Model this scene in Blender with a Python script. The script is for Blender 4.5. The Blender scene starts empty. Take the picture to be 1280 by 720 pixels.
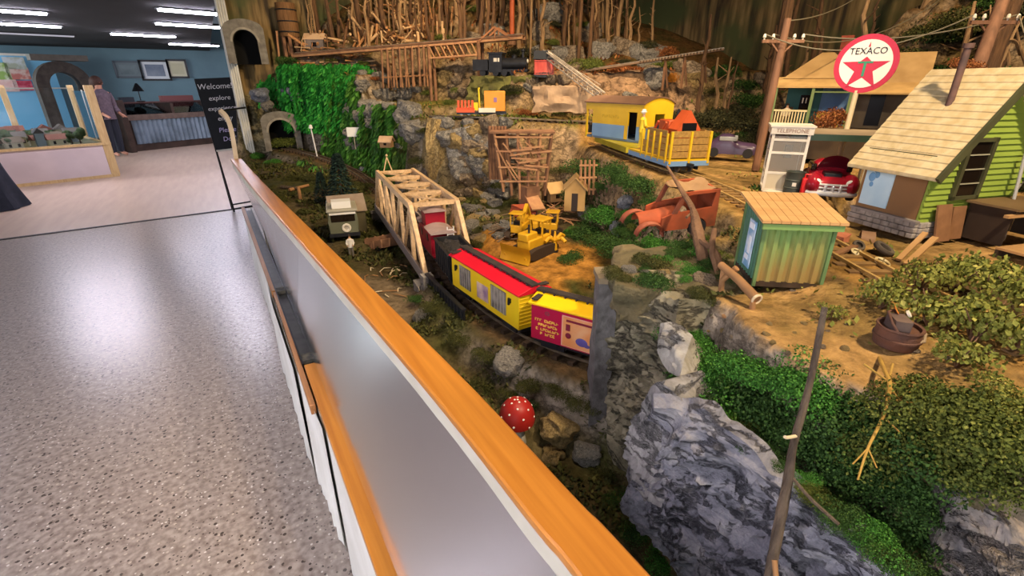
import bpy, bmesh, math, random
import numpy as np
from mathutils import Vector, Matrix, Euler, noise
from math import sin, cos, pi, radians, atan2, sqrt, atan, hypot
random.seed(7)
C = bpy.context.scene.collection

# ------------------------------------------------------------------ helpers
def lin(h):
    h = h.lstrip('#')
    r = [int(h[i:i+2], 16)/255 for i in (0, 2, 4)]
    return tuple(c/12.92 if c <= .04045 else ((c+.055)/1.055)**2.4 for c in r) + (1,)

MATS = {}
def mat(name, c1, c2=None, rough=.65, scale=12, bump=0., bscale=None, metal=0., stretch=None, detail=4, contrast=.5, spec=.35, emit=None, es=1., wave=None):
    """procedural principled material: two colours mixed by noise (or wave bands), optional bump"""
    if name in MATS: return MATS[name]
    m = bpy.data.materials.new(name); m.use_nodes = True
    nt = m.node_tree; N = nt.nodes; L = nt.links
    b = N['Principled BSDF']
    b.inputs['Base Color'].default_value = lin(c1)
    b.inputs['Roughness'].default_value = rough
    b.inputs['Metallic'].default_value = metal
    b.inputs['Specular IOR Level'].default_value = spec
    tc = N.new('ShaderNodeTexCoord'); mp = N.new('ShaderNodeMapping')
    L.new(tc.outputs['Object'], mp.inputs['Vector'])
    if stretch: mp.inputs['Scale'].default_value = stretch
    if c2:
        if wave:
            t = N.new('ShaderNodeTexWave'); t.bands_direction = wave
            t.inputs['Scale'].default_value = scale; t.inputs['Distortion'].default_value = 3; t.inputs['Detail'].default_value = 2
        else:
            t = N.new('ShaderNodeTexNoise'); t.inputs['Scale'].default_value = scale; t.inputs['Detail'].default_value = detail
        L.new(mp.outputs[0], t.inputs['Vector'])
        r = N.new('ShaderNodeValToRGB')
        r.color_ramp.elements[0].position = .5-contrast/2*.6; r.color_ramp.elements[1].position = .5+contrast/2*.6
        r.color_ramp.elements[0].color = lin(c1); r.color_ramp.elements[1].color = lin(c2)
        L.new(t.outputs['Fac'], r.inputs['Fac']); L.new(r.outputs['Color'], b.inputs['Base Color'])
    if bump:
        t2 = N.new('ShaderNodeTexNoise'); t2.inputs['Scale'].default_value = bscale or scale*2; t2.inputs['Detail'].default_value = 6
        L.new(mp.outputs[0], t2.inputs['Vector'])
        bp = N.new('ShaderNodeBump'); bp.inputs['Strength'].default_value = bump; bp.inputs['Distance'].default_value = .02
        L.new(t2.outputs['Fac'], bp.inputs['Height']); L.new(bp.outputs[0], b.inputs['Normal'])
    if emit:
        b.inputs['Emission Color'].default_value = lin(emit); b.inputs['Emission Strength'].default_value = es
    MATS[name] = m
    return m

class MB:
    """collects shapes, then links them as ONE mesh object"""
    def __init__(s): s.v = []; s.f = []; s.mi = []; s.cur = 0
    def add(s, vs, fs, T=None):
        o = len(s.v)
        for p in vs:
            p = Vector(p)
            s.v.append(T @ p if T else p)
        for f in fs: s.f.append(tuple(i+o for i in f)); s.mi.append(s.cur)
        return s
    def box(s, c, sz, rot=None):
        x, y, z = (q/2 for q in sz)
        vs = [(-x,-y,-z),(x,-y,-z),(x,y,-z),(-x,y,-z),(-x,-y,z),(x,-y,z),(x,y,z),(-x,y,z)]
        T = Matrix.Translation(c)
        if rot: T = T @ Euler(rot).to_matrix().to_4x4()
        return s.add(vs, [(0,3,2,1),(4,5,6,7),(0,1,5,4),(1,2,6,5),(2,3,7,6),(3,0,4,7)], T)
    def bar(s, p0, p1, w, h=None, up=(0,0,1)):
        p0 = Vector(p0); p1 = Vector(p1); d = p1-p0; L = d.length
        if L < 1e-6: return s
        d.normalize(); u = Vector(up)
        if abs(d.dot(u)) > .98: u = Vector((0,1,0))
        r = d.cross(u).normalized(); u = r.cross(d)
        h = h or w; vs = []
        for q in (p0, p1):
            for a, b in ((-1,-1),(1,-1),(1,1),(-1,1)): vs.append(q + r*a*w/2 + u*b*h/2)
        return s.add(vs, [(0,1,2,3),(7,6,5,4),(0,4,5,1),(1,5,6,2),(2,6,7,3),(3,7,4,0)])
    def tube(s, pts, r, n=8, cap=True):
        pts = [Vector(p) for p in pts]; k = len(pts)
        rs = r if isinstance(r, (list, tuple)) else [r]*k
        vs = []; ref = None
        for i, p in enumerate(pts):
            d = (pts[min(i+1,k-1)]-pts[max(i-1,0)])
            if d.length < 1e-9: d = Vector((0,0,1))
            d.normalize()
            if ref is None:
                ref = Vector((0,0,1)) if abs(d.z) < .9 else Vector((1,0,0))
            a = (ref - d*ref.dot(d)).normalized(); b = d.cross(a); ref = a
            for j in range(n):
                t = 2*pi*j/n
                vs.append(p + (a*cos(t)+b*sin(t))*rs[i])
        fs = []
        for i in range(k-1):
            for j in range(n):
                fs.append((i*n+j, i*n+(j+1)%n, (i+1)*n+(j+1)%n, (i+1)*n+j))
        if cap:
            fs.append(tuple(range(n-1,-1,-1))); fs.append(tuple((k-1)*n+j for j in range(n)))
        return s.add(vs, fs)
    def cyl(s, p0, p1, r0, r1=None, n=16): return s.tube([p0,p1], [r0, r0 if r1 is None else r1], n)
    def lathe(s, prof, n=20, T=None):
        vs = []; fs = []
        for r, z in prof:
            for j in range(n):
                t = 2*pi*j/n; vs.append((r*cos(t), r*sin(t), z))
        for i in range(len(prof)-1):
            for j in range(n): fs.append((i*n+j, i*n+(j+1)%n, (i+1)*n+(j+1)%n, (i+1)*n+j))
        if prof[0][0] > 1e-5: fs.append(tuple(range(n-1,-1,-1)))
        if prof[-1][0] > 1e-5: fs.append(tuple((len(prof)-1)*n+j for j in range(n)))
        return s.add(vs, fs, T)
    def ball(s, c, r, n=12):
        r = (r,r,r) if not isinstance(r,(tuple,list)) else r
        pr = [(max(1e-6, sin(pi*i/n)), -cos(pi*i/n)) for i in range(n+1)]
        return s.lathe(pr, n+2, Matrix.Translation(c) @ Matrix.Diagonal((r[0],r[1],r[2],1)))
    def prism(s, poly, ax, a, b):
        """2-D polygon extruded along axis ax ('x','y','z') from a to b"""
        n = len(poly)
        def P(u, w, t): return {'x':(t,u,w),'y':(u,t,w),'z':(u,w,t)}[ax]
        vs = [P(u,w,a) for u,w in poly]+[P(u,w,b) for u,w in poly]
        fs = [tuple(range(n-1,-1,-1)), tuple(range(n,2*n))]+[(i,(i+1)%n,n+(i+1)%n,n+i) for i in range(n)]
        return s.add(vs, fs)
    def grid(s, P, nu, nv, closed=False):
        vs = [P(i,j) for i in range(nu) for j in range(nv)]
        fs = [(i*nv+j, (i+1)*nv+j, (i+1)*nv+j+1, i*nv+j+1) for i in range(nu-1) for j in range(nv-1)]
        return s.add(vs, fs)
    def build(s, name, m=None, parent=None, bevel=0, ang=35, loc=None, fix=True):
        me = bpy.data.meshes.new(name)
        me.from_pydata([tuple(p) for p in s.v], [], s.f)
        ms = m if isinstance(m,(list,tuple)) else [m]
        for q in ms: me.materials.append(q)
        if len(ms) > 1: me.polygons.foreach_set('material_index', s.mi)
        if fix:
            bm = bmesh.new(); bm.from_mesh(me); bmesh.ops.recalc_face_normals(bm, faces=bm.faces); bm.to_mesh(me); bm.free()
        me.polygons.foreach_set('use_smooth', [True]*len(me.polygons))
        me.set_sharp_from_angle(angle=radians(ang)); me.update()
        o = bpy.data.objects.new(name, me); C.objects.link(o)
        if parent: o.parent = parent
        if loc: o.location = loc
        if bevel:
            b = o.modifiers.new('bevel','BEVEL'); b.width = bevel; b.segments = 2; b.limit_method = 'ANGLE'; b.angle_limit = radians(50)
        return o

def tag(o, label=None, cat=None, group=None, kind=None):
    if label: o['label'] = label
    if cat: o['category'] = cat
    if group: o['group'] = group
    if kind: o['kind'] = kind
    return o
def thing(name, label, cat, loc=(0,0,0), rotz=0, group=None, rot=None):
    o = bpy.data.objects.new(name, None); C.objects.link(o); o.empty_display_size = .02
    o.location = loc; o.rotation_euler = rot or (0,0,rotz)
    return tag(o, label, cat, group)
def solo(name, mb, m, label, cat, loc=(0,0,0), rotz=0, group=None, bevel=0, kind=None, rot=None, ang=35):
    o = mb.build(name, m, None, bevel, ang); o.location = loc; o.rotation_euler = rot or (0,0,rotz)
    return tag(o, label, cat, group, kind)
def dup(o, loc=None, rot=None, scale=None, label=None, parent=None):
    c = o.copy(); C.objects.link(c)
    if parent: c.parent = parent
    if loc is not None: c.location = loc
    if rot is not None: c.rotation_euler = rot
    if scale is not None: c.scale = (scale,)*3 if not isinstance(scale,(tuple,list)) else scale
    if label: c['label'] = label
    for ch in list(o.children): dup(ch, parent=c)
    return c
def text_mb(txt, size, depth=.0006, T=None, mb=None, align='CENTER', shear=0, space=1):
    cu = bpy.data.curves.new('txt','FONT'); cu.body = txt; cu.size = size; cu.extrude = depth
    cu.align_x = align; cu.align_y = 'CENTER'; cu.resolution_u = 3; cu.shear = shear; cu.space_line = space
    o = bpy.data.objects.new('txt', cu); C.objects.link(o)
    dg = bpy.context.evaluated_depsgraph_get(); me = bpy.data.meshes.new_from_object(o.evaluated_get(dg))
    mb = mb or MB()
    mb.add([v.co for v in me.vertices], [tuple(p.vertices) for p in me.polygons], T)
    bpy.data.objects.remove(o); bpy.data.curves.remove(cu); bpy.data.meshes.remove(me)
    return mb
def frameT(o, x, y):
    """matrix taking local XY (text plane) to a plane at o spanned by x,y"""
    x = Vector(x).normalized(); y = Vector(y).normalized(); z = x.cross(y)
    M = Matrix((x,y,z)).transposed().to_4x4(); M.translation = Vector(o); return M

# ------------------------------------------------------------------ camera
F = 600.; H = 1.6; PT = atan(255/600.); TH = atan(383/652.)
cam = bpy.data.cameras.new('camera'); co = bpy.data.objects.new('camera', cam); C.objects.link(co)
cam.lens = F/1280*36; cam.sensor_width = 36; cam.clip_start = .02; cam.clip_end = 100
co.location = (0,0,H); co.rotation_euler = (pi/2-PT, 0, -TH)
bpy.context.scene.camera = co
def ray(px, py):
    r = (px-640)/F; u = (360-py)/F
    fw = cos(PT)+u*sin(PT); up = u*cos(PT)-sin(PT)
    return Vector((r*cos(TH)+fw*sin(TH), -r*sin(TH)+fw*cos(TH), up))
def atz(px, py, z): d = ray(px,py); return Vector((0,0,H))+d*((z-H)/d.z)
def atd(px, py, t): return Vector((0,0,H))+ray(px,py)*t

# ------------------------------------------------------------------ numpy noise
_rs = np.random.RandomState(3); _tab = _rs.rand(256,256)
def vn(x, y):
    xi = np.floor(x).astype(int); yi = np.floor(y).astype(int); fx = x-xi; fy = y-yi
    fx = fx*fx*(3-2*fx); fy = fy*fy*(3-2*fy)
    g = lambda a,b: _tab[a & 255, b & 255]
    return (g(xi,yi)*(1-fx)+g(xi+1,yi)*fx)*(1-fy)+(g(xi,yi+1)*(1-fx)+g(xi+1,yi+1)*fx)*fy
def fbm(x, y, o=4):
    a = 0; w = 1; t = 0
    for k in range(o):
        a = a + w*(vn(x*2**k+k*17.3, y*2**k+k*9.1)-.5); t += w; w *= .5
    return a/t*2
def sstep(t): t = np.clip(t,0,1); return t*t*(3-2*t)
def sdist(x, y, poly):
    """signed distance, positive inside"""
    d = np.full(np.shape(x), 1e9); ins = np.zeros(np.shape(x), bool); n = len(poly)
    for i in range(n):
        ax, ay = poly[i]; bx, by = poly[(i+1)%n]
        ex, ey = bx-ax, by-ay; t = np.clip(((x-ax)*ex+(y-ay)*ey)/(ex*ex+ey*ey), 0, 1)
        d = np.minimum(d, np.hypot(x-ax-t*ex, y-ay-t*ey))
        c = ((ay > y) != (by > y)) & (x < (bx-ax)*(y-ay)/(by-ay+1e-12)+ax)
        ins ^= c
    return np.where(ins, d, -d)
def pline(x, y, pts):
    """distance to polyline and interpolated z"""
    d = np.full(np.shape(x), 1e9); z = np.zeros(np.shape(x))
    for (ax,ay,az),(bx,by,bz) in zip(pts[:-1], pts[1:]):
        ex, ey = bx-ax, by-ay; t = np.clip(((x-ax)*ex+(y-ay)*ey)/(ex*ex+ey*ey+1e-12), 0, 1)
        q = np.hypot(x-ax-t*ex, y-ay-t*ey); m = q < d
        d = np.where(m, q, d); z = np.where(m, az+t*(bz-az), z)
    return d, z
def spline(pts, n=12):
    """Catmull-Rom through 3-D points"""
    out = []; P = [Vector(p) for p in pts]; P = [P[0]*2-P[1]]+P+[P[-1]*2-P[-2]]
    for i in range(1, len(P)-2):
        a,b,c,d = P[i-1:i+3]
        for k in range(n):
            t = k/n
            out.append(.5*((2*b)+(c-a)*t+(2*a-5*b+4*c-d)*t*t+(3*b-a-3*c+d)*t**3))
    out.append(P[-2]); return out

# ------------------------------------------------------------------ tracks (centre lines, z = rail-base level)
T1 = spline([(1.4,.3,.775),(1.10,.68,.775),(.945,.93,.775),(.84,1.15,.775),(.79,1.42,.775),(.79,1.75,.775),(.825,1.98,.775),(.925,2.73,.775),(1.02,3.48,.775),(1.06,4.0,.79),(1.02,4.65,.85),(.84,5.35,.91),(.60,5.98,.94)])
T2 = spline([(2.48,3.2,1.2),(2.32,2.75,1.2),(2.13,2.3,1.2),(1.97,1.9,1.2),(1.83,1.52,1.2),(1.68,1.2,1.2),(1.53,.94,1.2),(1.37,.67,1.195),(1.22,.42,1.19),(1.12,.22,1.19),(1.05,.05,1.19),(.95,-.2,1.19)])
T3 = spline([(1.42,3.72,1.36),(1.62,3.42,1.36),(1.9,3.2,1.355),(2.3,3.05,1.33),(2.9,2.75,1.31),(3.6,2.4,1.30),(4.4,2.0,1.3)])

# ------------------------------------------------------------------ terrain height
P3 = [(.70,-.6),(.72,-.1),(.68,.08),(.645,.22),(.645,.36),(.68,.50),(.735,.60),(.775,.72),(.82,.83),(.80,.88),(.87,.93),(1.03,.85),(1.08,1.08),(1.25,1.16),(1.3,1.0),(5.5,1.0),(5.5,-.6)]
P3b = [(1.0,.9),(1.07,1.08),(1.16,1.18),(1.28,1.38),(1.50,1.72),(1.80,2.2),(1.97,2.6),(2.02,2.9),(5.5,2.9),(5.5,.8),(1.3,.8)]
P4 = [(2.05,2.75),(1.82,2.98),(1.56,3.14),(1.30,3.38),(1.25,3.8),(1.30,4.6),(5.5,4.6),(5.5,2.62),(2.5,2.66)]
P5 = [(.1,6.6),(.1,6.22),(.5,6.22),(.62,6.05),(.74,5.86),(.98,5.38),(1.16,4.8),(1.22,4.3),(1.36,3.95),(1.7,4.05),(2.1,3.86),(2.45,3.55),(2.8,3.3),(3.3,3.05),(4.0,2.75),(5.5,2.3),(9,2.0),(9,9),(.1,9)]
HEAP = [(.75,5.95),(1.25,5.62),(1.75,5.28),(2.1,4.92),(2.5,4.5),(2.8,4.25),(8,4.25),(8,9),(.75,9)]
GULLY = [(1.42,5.25),(1.72,5.35),(2.0,4.95),(2.4,4.45),(2.2,3.85),(1.9,3.7),(1.3,3.7),(1.2,4.3),(1.3,4.9)]
P7 = [(3.35,-.6),(3.35,1.0),(3.45,2.0),(3.7,2.8),(5.5,2.8),(5.5,-.6)]
SLAB = [(.80,.86),(.9,.98),(1.14,.92),(1.4,.6),(1.2,.3),(.9,.55)]
def terrain(x, y):
    x = np.asarray(x, float); y = np.asarray(y, float)
    n1 = fbm(x*5, y*5, 4); n2 = fbm(x*16+40, y*16, 3)
    base = .55+.16*sstep((y-.7)/1.0)+.12*sstep((y-2.4)/2.6)+.03*n1+.010*n2
    base = base+.10*sstep((x-.95)/.3)*sstep((y-1.2)/.5)
    pond = np.hypot((x-.42)/.24, (y-2.05)/.33)
    base = np.where(pond < 1.6, base*(sstep((pond-.9)/.7))+.675*(1-sstep((pond-.9)/.7)), base)
    h = base
    # sand pit beyond the box cars
    sp = np.hypot((x-1.22)/.36, (y-1.95)/.42)
    h = h*(sstep((sp-.75)/.6))+(1-sstep((sp-.75)/.6))*(.80+.05*sstep((y-1.9)/.5)+.012*n1)
    def up(h, poly, lvl, w, a1=.07, a2=.035, slope=0, p=1.):
        d = sdist(x, y, poly)+a1*n1+a2*n2*.6
        s = sstep(d/w)**p
        return np.maximum(h, h+(lvl-h)*s)+np.where(d > w, slope*np.minimum(d-w, 3), 0)
    h = up(h, P3, 1.165+.012*n1, .15, .05, .03)
    h = up(h, P3b, 1.17+.012*n1, .38, .06, .04)
    h = up(h, P4, 1.34+.015*n1, .30, .08, .05)
    h = up(h, P5, 1.70+.03*n1, .30, .08, .06)
    d5 = sdist(x, y, P5); h = h+np.where(d5 > .75, .42*np.minimum(d5-.75, 1.7), 0)*sstep((d5-.75)/.3)
    d7 = sdist(x, y, P7)+.15*n1; h = np.maximum(h, np.where(d7 > 0, 1.16+(2.35-1.16)*np.clip(d7/1.1,0,1)**.8+.06*n1+.03*n2, -9))
    dh = sdist(x, y, HEAP)+.06*n1; h = np.where(dh > 0, np.maximum(h, np.minimum(1.76+.80*dh, 2.5)+.04*n1+.02*n2), h)
    sg = sdist(x, y, GULLY)+.05*n1; h = np.minimum(h, 1.43+.03*n1+np.maximum(0,-sg)*2.2)
    for T, wd, dz, soft in ((T1,.105,-.002,.12),(T2,.10,.008,.16),(T3,.10,-.002,.14)):
        pts = [tuple(p) for p in T if T is not T1 or p.y > .80][::2]
        d, z = pline(x, y, pts); s = sstep((d-wd)/soft)
        h = h*s+(z+dz+.004*n2)*(1-s)
    # the river bed is open under the truss bridge
    br, _ = pline(x, y, [(.85,2.2,0),(1.0,3.3,0)])
    s = 1-sstep((br-.13)/.22)
    h = h-np.clip(h-.66, 0, 1)*s*.95
    # the ground stops at the inner side of the handrail
    xr = np.interp(y, [-.6,.285,.92,2.09,3.6,4.93,6.6], [.345,.34,.32,.25,.16,.098,.06])
    return np.where(x < xr+.07, np.minimum(h, .50+np.clip((x-xr+.03)/.07,0,1)*1.5), h)
def ground(x, y): return float(terrain(np.array([x]), np.array([y]))[0])
def on(px, py, dz=0, tmin=.5):
    """where the view through a pixel meets the terrain"""
    d = ray(px, py); t = np.linspace(tmin, 7, 1400)
    gx, gy, gz = d.x*t, d.y*t, H+d.z*t
    k = np.argmax(gz < terrain(gx, gy)+.0)
    if not (gz < terrain(gx,gy)).any(): k = len(t)-1
    return Vector((gx[k], gy[k], ground(gx[k], gy[k])+dz))
# ------------------------------------------------------------------ world, lights, colour management
sc = bpy.context.scene
sc.view_settings.view_transform = 'Standard'; sc.view_settings.look = 'None'; sc.view_settings.gamma = 1
sc.view_settings.use_curve_mapping = False; sc.view_settings.exposure = 0
w = bpy.data.worlds.new('world'); sc.world = w; w.use_nodes = True
w.node_tree.nodes['Background'].inputs[0].default_value = (.75,.85,1,1); w.node_tree.nodes['Background'].inputs[1].default_value = .12
def light(name, kind, loc, tgt, power, col, size=.3, size_y=None, angle=60, blend=.5):
    l = bpy.data.lights.new(name, kind); l.energy = power; l.color = col
    if kind == 'AREA':
        l.size = size
        if size_y: l.shape = 'RECTANGLE'; l.size_y = size_y
    if kind == 'SPOT': l.spot_size = radians(angle); l.spot_blend = blend; l.shadow_soft_size = size
    o = bpy.data.objects.new(name, l); C.objects.link(o); o.location = loc
    o.rotation_euler = (Vector(tgt)-Vector(loc)).to_track_quat('-Z','Y').to_euler()
    return o
WARM = (1,.80,.55); WARM2 = (1,.76,.48)
light('layout_lamp','SPOT',(1.15,-.35,2.95),(1.4,.9,1.2),245,WARM,.06,angle=85)
light('layout_lamp','SPOT',(1.6,1.2,3.1),(1.75,2.2,1.2),150,WARM,.06,angle=90)
light('layout_lamp','SPOT',(2.2,2.4,3.2),(2.3,3.9,1.6),300,WARM2,.06,angle=100)
light('layout_lamp','SPOT',(2.7,.5,3.1),(3.6,1.7,1.4),200,WARM2,.06,angle=95)
light('layout_lamp','SPOT',(1.5,4.0,3.1),(1.7,5.4,1.9),150,WARM2,.06,angle=95)
light('layout_lamp','SPOT',(.75,.9,3.0),(.9,1.9,.8),85,WARM,.06,angle=70)
light('far_room_window','AREA',(-7.6,15.0,1.6),(0,16,1.2),330,(.90,.95,1),3.0,1.8)  # unseen area lamp added to brighten the far room and its blue wall
light('room_window','AREA',(-3.0,-2.9,1.7),(-1,3,.2),220,(.92,.95,1),2.8,1.8)

# ------------------------------------------------------------------ room shell
def floor_mat():
    m = bpy.data.materials.new('terrazzo'); m.use_nodes = True; nt = m.node_tree; N = nt.nodes; L = nt.links
    b = N['Principled BSDF']; tc = N.new('ShaderNodeTexCoord')
    def chips(scale, thr, soft=.05):
        v = N.new('ShaderNodeTexVoronoi'); v.inputs['Scale'].default_value = scale; L.new(tc.outputs['Object'], v.inputs['Vector'])
        r = N.new('ShaderNodeSeparateColor'); L.new(v.outputs['Color'], r.inputs[0])
        g = N.new('ShaderNodeMath'); g.operation = 'LESS_THAN'; g.inputs[1].default_value = thr; L.new(r.outputs[0], g.inputs[0])
        e = N.new('ShaderNodeMath'); e.operation = 'LESS_THAN'; e.inputs[1].default_value = .33; L.new(v.outputs['Distance'], e.inputs[0])
        q = N.new('ShaderNodeMath'); q.operation = 'MULTIPLY'; L.new(g.outputs[0], q.inputs[0]); L.new(e.outputs[0], q.inputs[1])
        return q.outputs[0]
    n = N.new('ShaderNodeTexNoise'); n.inputs['Scale'].default_value = 38; n.inputs['Detail'].default_value = 3; L.new(tc.outputs['Object'], n.inputs['Vector'])
    r = N.new('ShaderNodeValToRGB'); r.color_ramp.elements[0].position = .35; r.color_ramp.elements[1].position = .65
    r.color_ramp.elements[0].color = lin('85766a'); r.color_ramp.elements[1].color = lin('ab9d90'); L.new(n.outputs['Fac'], r.inputs['Fac'])
    cur = r.outputs['Color']
    for sc_, thr, col in ((60,.16,'b9ab99'),(48,.17,'4a3f37'),(85,.16,'5e5148'),(75,.06,'cfc8bc')):
        mx = N.new('ShaderNodeMix'); mx.data_type = 'RGBA'; mx.inputs['B'].default_value = lin(col)
        L.new(chips(sc_,thr), mx.inputs['Factor']); L.new(cur, mx.inputs['A']); cur = mx.outputs['Result']
    L.new(cur, b.inputs['Base Color'])
    n2 = N.new('ShaderNodeTexNoise'); n2.inputs['Scale'].default_value = 1.3; L.new(tc.outputs['Object'], n2.inputs['Vector'])
    mr = N.new('ShaderNodeMapRange'); mr.inputs['To Min'].default_value = .27; mr.inputs['To Max'].default_value = .31; L.new(n2.outputs['Fac'], mr.inputs['Value'])
    L.new(mr.outputs[0], b.inputs['Roughness']); b.inputs['Specular IOR Level'].default_value = 1.0
    return m
def st(name, mb, m, bevel=0): return tag(mb.build(name, m, None, bevel), kind='structure')
FY = lambda x: 7.60+.125*x          # the joint between the two floors
st('floor', MB().prism([(-8,-3.2),(5.6,-3.2),(5.6,FY(5.6)),(-8,FY(-8))],'z',-.05,0), floor_mat())
st('floor_far', MB().prism([(-8,FY(-8)),(5.6,FY(5.6)),(5.6,18.6),(-8,18.6)],'z',-.05,.0), mat('far_floor','ac9482','b8a28e',rough=.35,scale=1.5,stretch=(8,1,1)))
st('trim_1', MB().bar((-8,FY(-8),.004),(1.2,FY(1.2),.004),.045,.012), mat('joint_strip','2a2420',rough=.5))
CEIL = mat('black_ceiling','16181a','1b1d20',rough=.9,scale=3)
st('ceiling', MB().box((-3.9,7.7,2.57),(8.4,22,.1)), CEIL)
BLUE = mat('blue_wall_paint','647f8a','6a8792',rough=.8,scale=2)
st('wall_back', MB().box((-1.2,18.6,1.6),(14,.12,3.3)), BLUE)
st('baseboard_back', MB().box((-1.2,18.52,.07),(14,.03,.14)), mat('dark_base','2c2f33'))
WL = mat('pale_wall','9fb0b8','a6b6bd',rough=.8,scale=2)
# left wall with two window openings, wall behind the camera
lw = MB()
for y0, y1 in ((-3.2,0.0),(3.2,6.0),(9.2,18.6)): lw.box((-8.05,(y0+y1)/2,1.4),(.1,y1-y0,2.8))
for y0, y1 in ((0,3.2),(6,9.2)):
    lw.box((-8.05,(y0+y1)/2,.35),(.1,y1-y0,.7)); lw.box((-8.05,(y0+y1)/2,2.55),(.1,y1-y0,.5))
st('wall_left', lw, WL)
st('wall_near', MB().box((-1.2,-3.25,1.7),(13.8,.1,3.4)), WL)

# ------------------------------------------------------------------ layout shell: end wall, backdrop
def backdrop_mat():
    m = bpy.data.materials.new('painted_forest'); m.use_nodes = True; nt = m.node_tree; N = nt.nodes; L = nt.links
    b = N['Principled BSDF']; b.inputs['Roughness'].default_value = .9
    tc = N.new('ShaderNodeTexCoord'); mp = N.new('ShaderNodeMapping'); mp.inputs['Scale'].default_value = (5,5,.5); L.new(tc.outputs['Object'], mp.inputs['Vector'])
    n = N.new('ShaderNodeTexNoise'); n.inputs['Scale'].default_value = 3.2; n.inputs['Detail'].default_value = 6; L.new(mp.outputs[0], n.inputs['Vector'])
    r = N.new('ShaderNodeValToRGB'); E = r.color_ramp.elements
    E[0].position = .36; E[0].color = lin('352a1a'); E[1].position = .7; E[1].color = lin('94794e')
    e = E.new(.5); e.color = lin('65512f'); L.new(n.outputs['Fac'], r.inputs['Fac'])
    n2 = N.new('ShaderNodeTexNoise'); n2.inputs['Scale'].default_value = 1.6; n2.inputs['Detail'].default_value = 8; L.new(tc.outputs['Object'], n2.inputs['Vector'])
    r2 = N.new('ShaderNodeValToRGB'); r2.color_ramp.elements[0].position = .45; r2.color_ramp.elements[1].position = .6; L.new(n2.outputs['Fac'], r2.inputs['Fac'])
    mx = N.new('ShaderNodeMix'); mx.data_type = 'RGBA'; mx.inputs['B'].default_value = lin('4a4f2a'); L.new(r2.outputs['Color'], mx.inputs['Factor']); L.new(r.outputs['Color'], mx.inputs['A'])
    L.new(mx.outputs['Result'], b.inputs['Base Color']); return m
BD = backdrop_mat()
# curved mural wall from the end wall round to the right
bpts = [(.30,6.43),(2.4,6.5),(3.6,6.1),(4.5,5.0),(4.9,3.4),(4.95,1.0),(4.95,-3.2)]
bs = spline([(x,y,0) for x,y in bpts], 8)
bm_ = MB(); n = len(bs)
vs = [(p.x,p.y,.0) for p in bs]+[(p.x,p.y,3.4) for p in bs]+[(p.x+.06,p.y+.06,0) for p in bs]+[(p.x+.06,p.y+.06,3.4) for p in bs]
fs = []
for i in range(n-1): fs += [(i,i+1,n+i+1,n+i),(2*n+i,3*n+i,3*n+i+1,2*n+i+1),(n+i,n+i+1,3*n+i+1,3*n+i)]
bm_.add(vs, fs); st('wall_right', bm_, BD)
WC = mat('ribbed_white','c9c4b4','d6d2c6',rough=.7,scale=30,stretch=(1,1,.1))
ew = MB()
ew.box((.288,6.34,1.7),(.07,.16,3.4))
for k in range(4): ew.cyl((.255+.022*k,6.258,0),(.255+.022*k,6.258,3.4),.010,n=8)
for k in range(4): ew.cyl((.253,6.28+.04*k,0),(.253,6.28+.04*k,3.4),.012,n=8)
st('wall_end', ew, WC)
st('ceiling_layout', MB().box((2.7,1.7,3.45),(5.2,10.2,.1)), CEIL)
st('trim_2', MB().box((.28,1.6,3.0),(.1,9.8,.95)), CEIL)

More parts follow.
